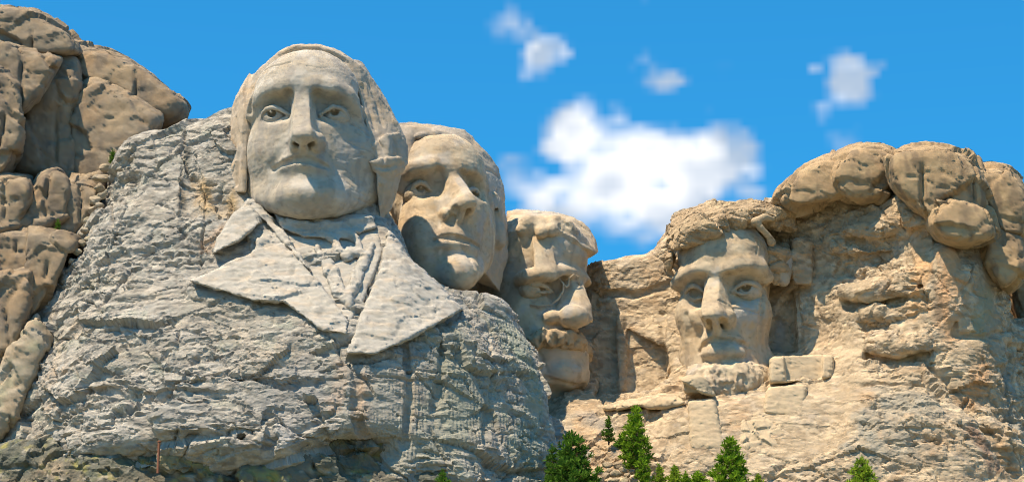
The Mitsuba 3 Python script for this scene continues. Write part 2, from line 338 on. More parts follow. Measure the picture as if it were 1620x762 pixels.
STONE = {
    'face': dict(base=(.365, .325, .265), patch=[((5, 5, 3), .42, .62, .55, (.32, .31, .285), 1), ((2.2, 2.2, 1.0), .5, .68, .45, (.38, .31, .22), 2), ((.9, .9, 3.8), .51, .63, .65, (.25, .238, .222), 3), ((.5, .5, .4), .59, .7, .6, (.22, .20, .18), 4), ((1.5, 1.5, 2.4), .54, .64, .6, (.43, .41, .37), 5)]),
    'facewarm': dict(base=(.43, .35, .245), patch=[((5, 5, 3), .42, .62, .5, (.39, .34, .275), 1), ((2.2, 2.2, 1.0), .5, .68, .45, (.45, .33, .2), 2), ((.9, .9, 3.8), .51, .63, .6, (.29, .24, .185), 3), ((.5, .5, .4), .59, .7, .55, (.25, .20, .15), 4), ((1.5, 1.5, 2.4), .54, .64, .6, (.50, .43, .32), 5), ((2.5, 2.5, 3), .55, .66, .5, (.38, .375, .36), 9)]),
    'hair': dict(base=(.38, .32, .25), patch=[((4, 4, 3), .42, .62, .6, (.34, .32, .29), 6), ((1.2, 1.2, 3), .52, .66, .5, (.24, .21, .18), 7), ((2, 2, 1.2), .52, .68, .5, (.44, .33, .21), 8)]),
    'hairrock': dict(base=(.36,.275,.18), patch=[((4, 4, 3), .42, .62, .6, (.43, .34, .22), 6), ((1.2, 1.2, 2), .5, .66, .6, (.25, .19, .125), 7), ((.5, .5, .5), .58, .7, .5, (.17, .13, .09), 9)]),
    'pale': dict(base=(.355, .34, .305), patch=[((4, 4, 2), .42, .62, .5, (.34, .335, .32), 11), ((1.4, 1.4, .8), .52, .68, .5, (.44, .36, .27), 12), ((.8, .8, 2.6), .53, .64, .6, (.24, .235, .215), 13), ((.9, .9, .6), .53, .64, .6, (.43, .41, .37), 16)]),
    'cream': dict(base=(.44, .36, .25), patch=[((3, 3, 1), .45, .65, .5, (.46, .36, .24), 14), ((.6, .6, 2.4), .55, .68, .4, (.36, .29, .21), 15)]),
    'bust': dict(base=GREY, patch=[((8, 8, 5), .44, .6, .6, (.36, .31, .245), 21), ((4, 4, 1.6), .46, .62, .6, (.27, .275, .27), 22), ((1.0, 1.0, 4.2), .52, .66, .55, (.22, .23, .215), 23), ((1.4, 1.4, .7), .52, .66, .6, (.40, .37, .32), 24), ((.45, .45, .45), .58, .7, .5, (.19, .18, .165), 25), ((2.2, 2.2, 2.2), .57, .68, .4, (.24, .27, .22), 26), ((.7, .7, .4), .52, .64, .55, (.42, .40, .36), 27), ((.8, .8, .5), .52, .62, .7, (.145, .14, .13), 28), ((2.6, 2.6, .9), .56, .64, .6, (.20, .195, .18), 29)]),
    'warm': dict(base=WARM, patch=[((7, 7, 5), .44, .6, .6, (.42, .35, .26), 31), ((3, 3, 1.6), .48, .64, .55, (.52, .42, .29), 32), ((1.0, 1.0, 4.5), .50, .63, .6, (.26, .20, .135), 33), ((4, 4, 6), .54, .64, .6, (.38, .255, .15), 39), ((1.6, 1.6, .9), .54, .68, .5, (.32, .29, .25), 34), ((.45, .45, .45), .58, .7, .45, (.23, .19, .15), 35), ((.7, .7, .4), .52, .64, .5, (.56, .47, .34), 36), ((.8, .8, .5), .53, .63, .65, (.20, .155, .105), 37), ((3, 3, 1.4), .55, .64, .55, (.29, .235, .165), 38)]),
    'brown': dict(base=(.225, .175, .12), patch=[((6, 6, 5), .44, .6, .6, (.27, .19, .115), 41), ((2.4, 2.4, 2), .5, .66, .6, (.20, .175, .14), 42), ((.8, .8, 4), .50, .62, .7, (.13, .112, .092), 43), ((3, 3, 5), .54, .64, .6, (.30, .235, .155), 46), ((1.1, 1.1, 1.1), .56, .68, .5, (.33, .27, .195), 44), ((1.6, 1.6, 1.0), .54, .68, .4, (.19, .165, .13), 45)]),
    'gold': dict(base=(.34, .245, .145), patch=[((5, 5, 3), .44, .6, .6, (.28, .20, .12), 51), ((1.8, 1.8, 1.2), .5, .66, .5, (.42, .32, .19), 52), ((.8, .8, 4), .50, .62, .7, (.15, .115, .08), 53), ((1.8, 1.8, 1.0), .54, .68, .4, (.25, .195, .13), 54)]),
    'tan': dict(base=TAN, patch=[((3, 3, 2), .45, .62, .6, (.33, .31, .26), 61), ((1, 1, 2.4), .54, .68, .5, (.22, .20, .16), 62), ((1.6, 1.6, 1.6), .55, .68, .5, (.27, .29, .20), 63)]),
    'moss': dict(base=(.105, .11, .09), patch=[((4, 4, 4), .45, .6, .7, (.165, .14, .105), 71), ((1.6, 1.6, 1.6), .54, .66, .6, (.105, .125, .075), 72), ((1, 1, 1), .61, .69, .6, (.27, .25, .08), 73), ((.8, .8, 2.4), .54, .66, .6, (.07, .085, .085), 74), ((1.2, 1.2, .8), .6, .7, .6, (.36, .33, .28), 75)]),
}
def rock(key, ops, lo, hi, h, relief_name, stone_name, cracks=(), stains_and_shade=(), fade=None, bsdf=None):
    if ONLY and not any(key.startswith(o) for o in ONLY): return
    V, F = solid([Op(*o) for o in ops], lo, hi, h)
    spec = dict(RELIEF[relief_name]); spec['cracks'] = cracks
    if fade: spec['fade'] = fade
    V = relief(V, F, spec)
    N = normals(V, F)
    colour = stone(V, N, dict(STONE[stone_name], stains_and_shade=stains_and_shade))
    smooth = relief_name in ('curls', 'bare', 'dressed', 'sawn', 'hair', 'weathered', 'rounded')
    scene[key] = mikit.ply((V, F), bsdf or ('carved_stone' if smooth else 'rough_stone'), smooth=smooth, color=colour)
def name(key, label, category=None, group=None, kind=None):
    labels[key] = {'label': label}
    if category: labels[key]['category'] = category
    if group: labels[key]['group'] = group
    if kind: labels[key]['kind'] = kind

# ---------------------------------------------------------------- rock masses, carved heads and stones, in metres
# the mountain
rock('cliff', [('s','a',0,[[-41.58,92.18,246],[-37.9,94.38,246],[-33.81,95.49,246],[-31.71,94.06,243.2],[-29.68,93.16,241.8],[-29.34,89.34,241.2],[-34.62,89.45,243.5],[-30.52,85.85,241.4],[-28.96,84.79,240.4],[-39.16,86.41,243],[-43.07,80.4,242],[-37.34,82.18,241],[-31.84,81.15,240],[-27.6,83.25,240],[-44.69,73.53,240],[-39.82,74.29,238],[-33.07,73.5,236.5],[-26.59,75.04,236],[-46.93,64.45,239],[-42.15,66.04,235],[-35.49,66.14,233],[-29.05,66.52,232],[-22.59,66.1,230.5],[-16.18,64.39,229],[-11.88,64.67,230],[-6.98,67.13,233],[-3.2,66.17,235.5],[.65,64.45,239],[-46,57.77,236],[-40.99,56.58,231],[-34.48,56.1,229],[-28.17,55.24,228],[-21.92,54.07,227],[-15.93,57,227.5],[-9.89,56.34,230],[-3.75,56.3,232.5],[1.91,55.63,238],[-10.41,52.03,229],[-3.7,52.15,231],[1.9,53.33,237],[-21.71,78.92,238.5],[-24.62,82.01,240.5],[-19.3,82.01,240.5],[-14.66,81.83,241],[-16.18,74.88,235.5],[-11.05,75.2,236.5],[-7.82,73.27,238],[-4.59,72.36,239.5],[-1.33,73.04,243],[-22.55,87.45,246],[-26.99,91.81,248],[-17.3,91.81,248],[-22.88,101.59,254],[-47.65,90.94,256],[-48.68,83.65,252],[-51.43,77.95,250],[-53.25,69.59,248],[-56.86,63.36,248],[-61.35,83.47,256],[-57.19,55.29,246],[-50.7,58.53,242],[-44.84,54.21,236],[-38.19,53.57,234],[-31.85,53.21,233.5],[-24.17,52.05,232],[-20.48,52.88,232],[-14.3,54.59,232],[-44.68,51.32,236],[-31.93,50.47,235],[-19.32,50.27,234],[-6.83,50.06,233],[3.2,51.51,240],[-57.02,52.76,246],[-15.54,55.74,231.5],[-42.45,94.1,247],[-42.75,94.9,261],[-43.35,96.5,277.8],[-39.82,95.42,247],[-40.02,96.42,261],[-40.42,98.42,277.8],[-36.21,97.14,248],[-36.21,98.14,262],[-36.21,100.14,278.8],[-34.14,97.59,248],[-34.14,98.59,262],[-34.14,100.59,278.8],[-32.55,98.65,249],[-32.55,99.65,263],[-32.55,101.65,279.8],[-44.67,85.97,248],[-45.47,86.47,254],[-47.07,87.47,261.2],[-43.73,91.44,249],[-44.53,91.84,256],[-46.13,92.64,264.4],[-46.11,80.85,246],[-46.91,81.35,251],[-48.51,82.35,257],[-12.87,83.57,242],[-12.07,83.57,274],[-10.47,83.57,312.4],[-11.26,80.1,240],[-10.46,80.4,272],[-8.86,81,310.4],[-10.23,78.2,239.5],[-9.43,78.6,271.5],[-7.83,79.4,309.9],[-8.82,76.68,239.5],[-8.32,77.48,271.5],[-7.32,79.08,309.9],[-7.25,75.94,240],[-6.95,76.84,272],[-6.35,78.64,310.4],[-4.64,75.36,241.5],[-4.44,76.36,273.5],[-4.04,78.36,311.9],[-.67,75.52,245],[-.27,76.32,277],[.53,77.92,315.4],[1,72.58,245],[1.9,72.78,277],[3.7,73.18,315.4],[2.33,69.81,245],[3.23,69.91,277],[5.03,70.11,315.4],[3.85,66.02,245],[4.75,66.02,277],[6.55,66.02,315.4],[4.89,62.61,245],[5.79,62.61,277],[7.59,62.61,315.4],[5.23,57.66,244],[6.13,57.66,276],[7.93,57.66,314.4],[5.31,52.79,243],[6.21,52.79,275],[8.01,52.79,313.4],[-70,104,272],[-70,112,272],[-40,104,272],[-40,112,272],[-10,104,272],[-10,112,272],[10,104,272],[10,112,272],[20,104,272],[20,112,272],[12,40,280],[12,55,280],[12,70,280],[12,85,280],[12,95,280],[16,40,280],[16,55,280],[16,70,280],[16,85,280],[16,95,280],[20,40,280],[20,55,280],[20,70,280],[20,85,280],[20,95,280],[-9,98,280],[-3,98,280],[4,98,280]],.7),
    ('p','c',.3,[[-26.39,228.3,55.94,.55],[-26.57,231,56.45,.5]]),
    ('p','c',.4,[[-34.55,243.15,88.75,.6],[-34.03,242.03,86.07,.8],[-34.04,240.93,83.21,.7]]),
    ('p','c',.4,[[-32.3,241.99,86.77,.5],[-31.03,240.72,83.84,.6]]),
    ('p','c',.5,[[-34.92,244.19,91.15,.5],[-34.74,243.04,87.13,.5],[-34.38,239.87,80.41,.5]]),
    ('p','c',.4,[[-43.22,239.23,73.27,.45],[-40.61,237.5,72.28,.45],[-36.91,236.59,72.34,.45]]),
    ('p','c',.4,[[-43.48,242.62,80.22,.6],[-41.3,241.47,80.34,.6],[-40.3,241.32,80.71,.6]]),
    ('p','c',.4,[[-44.14,240.4,74.65,.4],[-46.02,241.92,74.08,.4]]),
    ('p','c',.4,[[-48.74,242.48,68.05,.5],[-45.79,240.01,70.09,.5],[-43.84,239.26,72.6,.5]]),
    ('p','c',.4,[[-30.22,231.78,65.13,.35],[-27.8,230.58,62.86,.35],[-26.39,229.67,61.01,.35]]),
    ('p','c',.4,[[-31.07,228.97,56.07,.5],[-32.02,230.51,54.86,.5],[-32.39,232.87,53.49,.5]]),
    ('p','c',.4,[[-24.03,228.58,58.51,.5],[-23.38,227.76,55.79,.5],[-23.88,228.43,54.06,.5]]),
    ('p','c',.4,[[-34.94,230.94,60.7,.35],[-31.65,229.95,59.48,.35],[-28.53,229.73,59.94,.35]]),
    ('p','c',.4,[[-43.93,235.55,62.2,.35],[-39.64,232.67,61.79,.35],[-36.27,231.41,61.01,.35]]),
    ('p','c',.4,[[-26.82,230.35,62.15,.3],[-22.32,229.18,61.2,.3],[-16.72,228.7,61.72,.3]]),
    ('p','c',.4,[[-15.58,229.39,64.47,.5],[-15.11,228.78,61.74,.5],[-15.37,228.09,58.38,.5],[-14.49,229.51,56.2,.5]]),
    ('p','c',.4,[[-7.66,234.08,68.4,.4],[-6.96,232.82,65.41,.4],[-7.5,231.67,59.92,.4]]),
    ('p','c',.4,[[-2.58,237.57,67.72,.35],[-2.24,235.94,63.62,.35],[-2.64,233.76,56.57,.35]]),
    ('p','c',.4,[[-10.7,231.44,66.01,.35],[-9.97,230.65,60.94,.35],[-10.51,230.15,55.72,.35]]),
    ('h','a',.7,[[-33.12,236.23,74.04],[-33.12,239.23,74.04],[-29.46,234.77,72.59],[-29.46,237.77,72.59],[-26.23,233.28,71],[-26.23,236.28,71],[-26.45,232.71,69.84],[-26.45,235.71,69.84],[-30.19,234.23,71.28],[-30.19,237.23,71.28],[-32.93,235.29,72.27],[-32.93,238.29,72.27]],0),
    ('h','a',.7,[[-45.24,239.35,71.49],[-45.24,242.55,71.49],[-39.28,235.16,69.94],[-39.28,238.36,69.94],[-37.01,233.51,67.8],[-37.01,236.71,67.8],[-43.94,236.67,68.02],[-43.94,239.87,68.02]],0),
    ('h','a',.7,[[-35.31,231.69,64.31],[-35.31,234.79,64.31],[-28.89,230.84,63.76],[-28.89,233.94,63.76],[-26.86,230.04,62.26],[-26.86,233.14,62.26],[-34.44,230.67,62.1],[-34.44,233.77,62.1]],0),
    ('h','a',.7,[[-48.65,239.6,62.11],[-48.65,242.8,62.11],[-38.11,230.7,59.87],[-38.11,233.9,59.87],[-37.29,229.92,58.4],[-37.29,233.12,58.4],[-46.66,236.62,59.52],[-46.66,239.82,59.52]],0),
    ('h','a',.7,[[-35.37,229.26,58.61],[-35.37,232.66,58.61],[-24.1,228.15,58.65],[-24.1,231.55,58.65],[-23.96,227.43,56.57],[-23.96,230.83,56.57],[-34.56,228.54,56.53],[-34.56,231.94,56.53]],0)],
     [-66,222,46], [10,256,101], .21, 'broken', 'bust', stains_and_shade=[([[-14.57,228.93,61.8,1],[-14.8,228.43,59.13,1.2],[-14.34,229.96,56.33,.8]],.75,(.34,.2,.12)),([[-16.77,228.87,63.07,.8],[-17.24,228.1,59.05,1]],.5,(.36,.24,.17)),([[-10.61,230.37,62.18,1],[-9.96,230.74,59.07,1.3]],.4,(.38,.27,.18)),([[-33.79,243.03,87.13,1.6],[-32.1,241.09,84.32,1.8],[-30.02,240.55,84.14,1.5]],.7,(.36,.25,.12)),([[-35.22,244.65,92.05,.5],[-34.75,242.06,83.95,.6]],.7,(.06,.06,.05)),([[-31.59,238.71,78.64,1.2],[-29.13,239.44,81.31,1]],.5,(.42,.29,.19)),([[-5.68,232.9,62.85,1.6],[-5.01,232.43,58.84,1.5]],.5,(.2,.24,.19)),([[-6.97,233.3,65.57,.6],[-6.59,232.18,61.36,.6]],.6,(.09,.1,.09)),([[-24.21,229.35,61.27,1.5],[-17.99,229.03,61.83,1.6]],.4,(.17,.19,.19)),([[.66,241.45,67.8,1.3],[2.61,241.33,62.37,1.2]],.5,(.24,.28,.23)),([[-22.67,227.74,56.43,1.2],[-21.43,228.36,54.07,1]],.5,(.45,.45,.46)),([[-1.28,236.88,63.89,.9],[-.64,236.15,58.45,1]],.4,(.36,.3,.22)),([[-37.79,230.46,56.45,1],[-40.67,231.95,59.37,1.2]],.3,(.47,.46,.44)),([[-38.47,242.9,86.37,.5],[-38.47,241.63,83.1,.5]],.4,(.2,.18,.15)),([[-7,233.68,66.99,4],[-4.42,233.43,61.68,4.5],[-6.83,231.09,55.96,4.5]],.7,(.23,.24,.2)),([[-13.04,229.25,61.89,3.5],[-12.96,229.63,56.25,3.5]],.6,(.26,.26,.23)),([[0,242.37,70.11,3],[1.95,240.21,62.09,3.2],[1.27,237.28,55.47,3.2]],.7,(.23,.26,.21)),([[-21.11,229.2,61.88,3],[-22.09,227.88,57.1,3]],.5,(.24,.24,.24)),([[-30.82,234.65,71.26,2.5],[-26.08,232.89,69.41,2.2]],.5,(.25,.24,.21)),([[-45.72,237.74,64.12,1.4],[-47.64,238.49,61.66,1.3],[-45.92,240.54,70.27,1]],.45,(.42,.33,.24))], fade=[[[-22.4,238.76,79.35,3],[-17.78,238.67,79.32,2],[-13.97,240.67,81.37,2]],[[-26.67,236.5,75.88,3],[-21.83,234.28,72.49,3]],[[-11.06,236.77,75.28,3],[-7.78,236.92,71.93,2.5]],[[-29.85,236.33,74.46,1.5]]])
name('cliff', 'rough grey cliff under the largest carved head, cut as the chest of a coat', kind='structure')
rock('cliff_base', [('s','a',0,[[-53.42,56.74,240],[-49.33,57.71,238.5],[-44.67,55.8,234.5],[-37.94,54.78,232],[-31.57,54.04,231],[-23.96,52.78,229.6],[-20.26,53.32,229.2],[-16.64,55.59,229.5],[-13.6,56.34,230],[-10.49,53.3,230.5],[-6.82,53.4,231.5],[-52.85,51.31,239],[-44.17,50.16,233.5],[-31.3,49.52,230.4],[-18.94,49.31,229.4],[-6.77,49.64,231],[-55.1,59.67,244],[-55.1,60.67,248],[-55.1,62.67,252.8],[-49.66,58.45,240],[-49.66,59.45,244],[-49.66,61.45,248.8],[-46.72,58.5,238],[-46.72,59.5,242],[-46.72,61.5,246.8],[-44.36,56.92,236],[-44.36,57.92,240],[-44.36,59.92,244.8],[-38.19,55.95,233.2],[-38.19,56.95,237.2],[-38.19,58.95,242],[-32.36,55.16,232],[-32.36,56.16,236],[-32.36,58.16,240.8],[-24.09,53.7,230.6],[-24.09,54.7,234.6],[-24.09,56.7,239.4],[-19.75,54.37,230.2],[-19.75,55.37,234.2],[-19.75,57.37,239],[-16.43,56.97,230.5],[-16.43,57.97,234.5],[-16.43,59.97,239.3],[-13.68,57.47,231],[-13.68,58.47,235],[-13.68,60.47,239.8],[-11.48,54.47,231.5],[-11.48,55.47,235.5],[-11.48,57.47,240.3],[-6.86,54.18,233],[-6.86,55.18,237],[-6.86,57.18,241.8],[-4.38,52.81,234],[-3.88,53.31,239],[-2.88,54.31,245]],.6),
    ('h','a',.2,[[-34.17,230.5,55.7],[-32.02,230,56.09],[-31.7,229.8,54.9],[-31.89,229,53.09],[-34.08,229.4,52.93],[-34.68,234,56.33],[-32.34,234,54.4]],0,.3),
    ('p','c',.3,[[-20.68,233.76,55.18,.4],[-19.03,229.35,53.04,.4],[-17.79,229.58,51.53,.4]]),
    ('p','c',.3,[[-16.7,230.29,55.78,.4],[-15.42,230.14,53.85,.4],[-14.15,230.21,51.67,.4]]),
    ('p','c',.3,[[-13.68,231.24,56.64,.4],[-12.39,231.16,54.08,.4],[-10.47,230.51,51.92,.4]]),
    ('p','c',.3,[[-44.07,234.67,55.84,.4],[-42.81,233.53,53.66,.4],[-41.7,232.96,52.26,.4]]),
    ('p','c',.3,[[-37.98,232.26,54.65,.4],[-35.94,231.56,53.22,.4],[-34.59,231.21,51.88,.4]]),
    ('p','c',.3,[[-29.73,231.25,53.78,.4],[-27.71,230.22,52.61,.4],[-26.41,229.91,51.6,.4]]),
    ('p','c',.3,[[-47.91,237.83,57.55,.4],[-47.35,236.26,55.23,.4],[-46.51,235.24,52.76,.4]])],
     [-66,224,41], [-2,250,62], .24, 'dark', 'moss', stains_and_shade=[([[-33.3,229.96,54.31,1.2]],.8,(.28,.24,.13)),([[-25.85,230.03,52.69,.8],[-23.33,229.61,52.16,.7]],.4,(.42,.38,.06)),([[-29.63,230.64,53.02,.6]],.4,(.36,.33,.07)),([[-47.5,236.37,55.26,1],[-45.2,234.59,53.9,1]],.6,(.3,.24,.17))])
name('cliff_base', 'dark mossy foot of the grey cliff along the lower left', kind='structure')
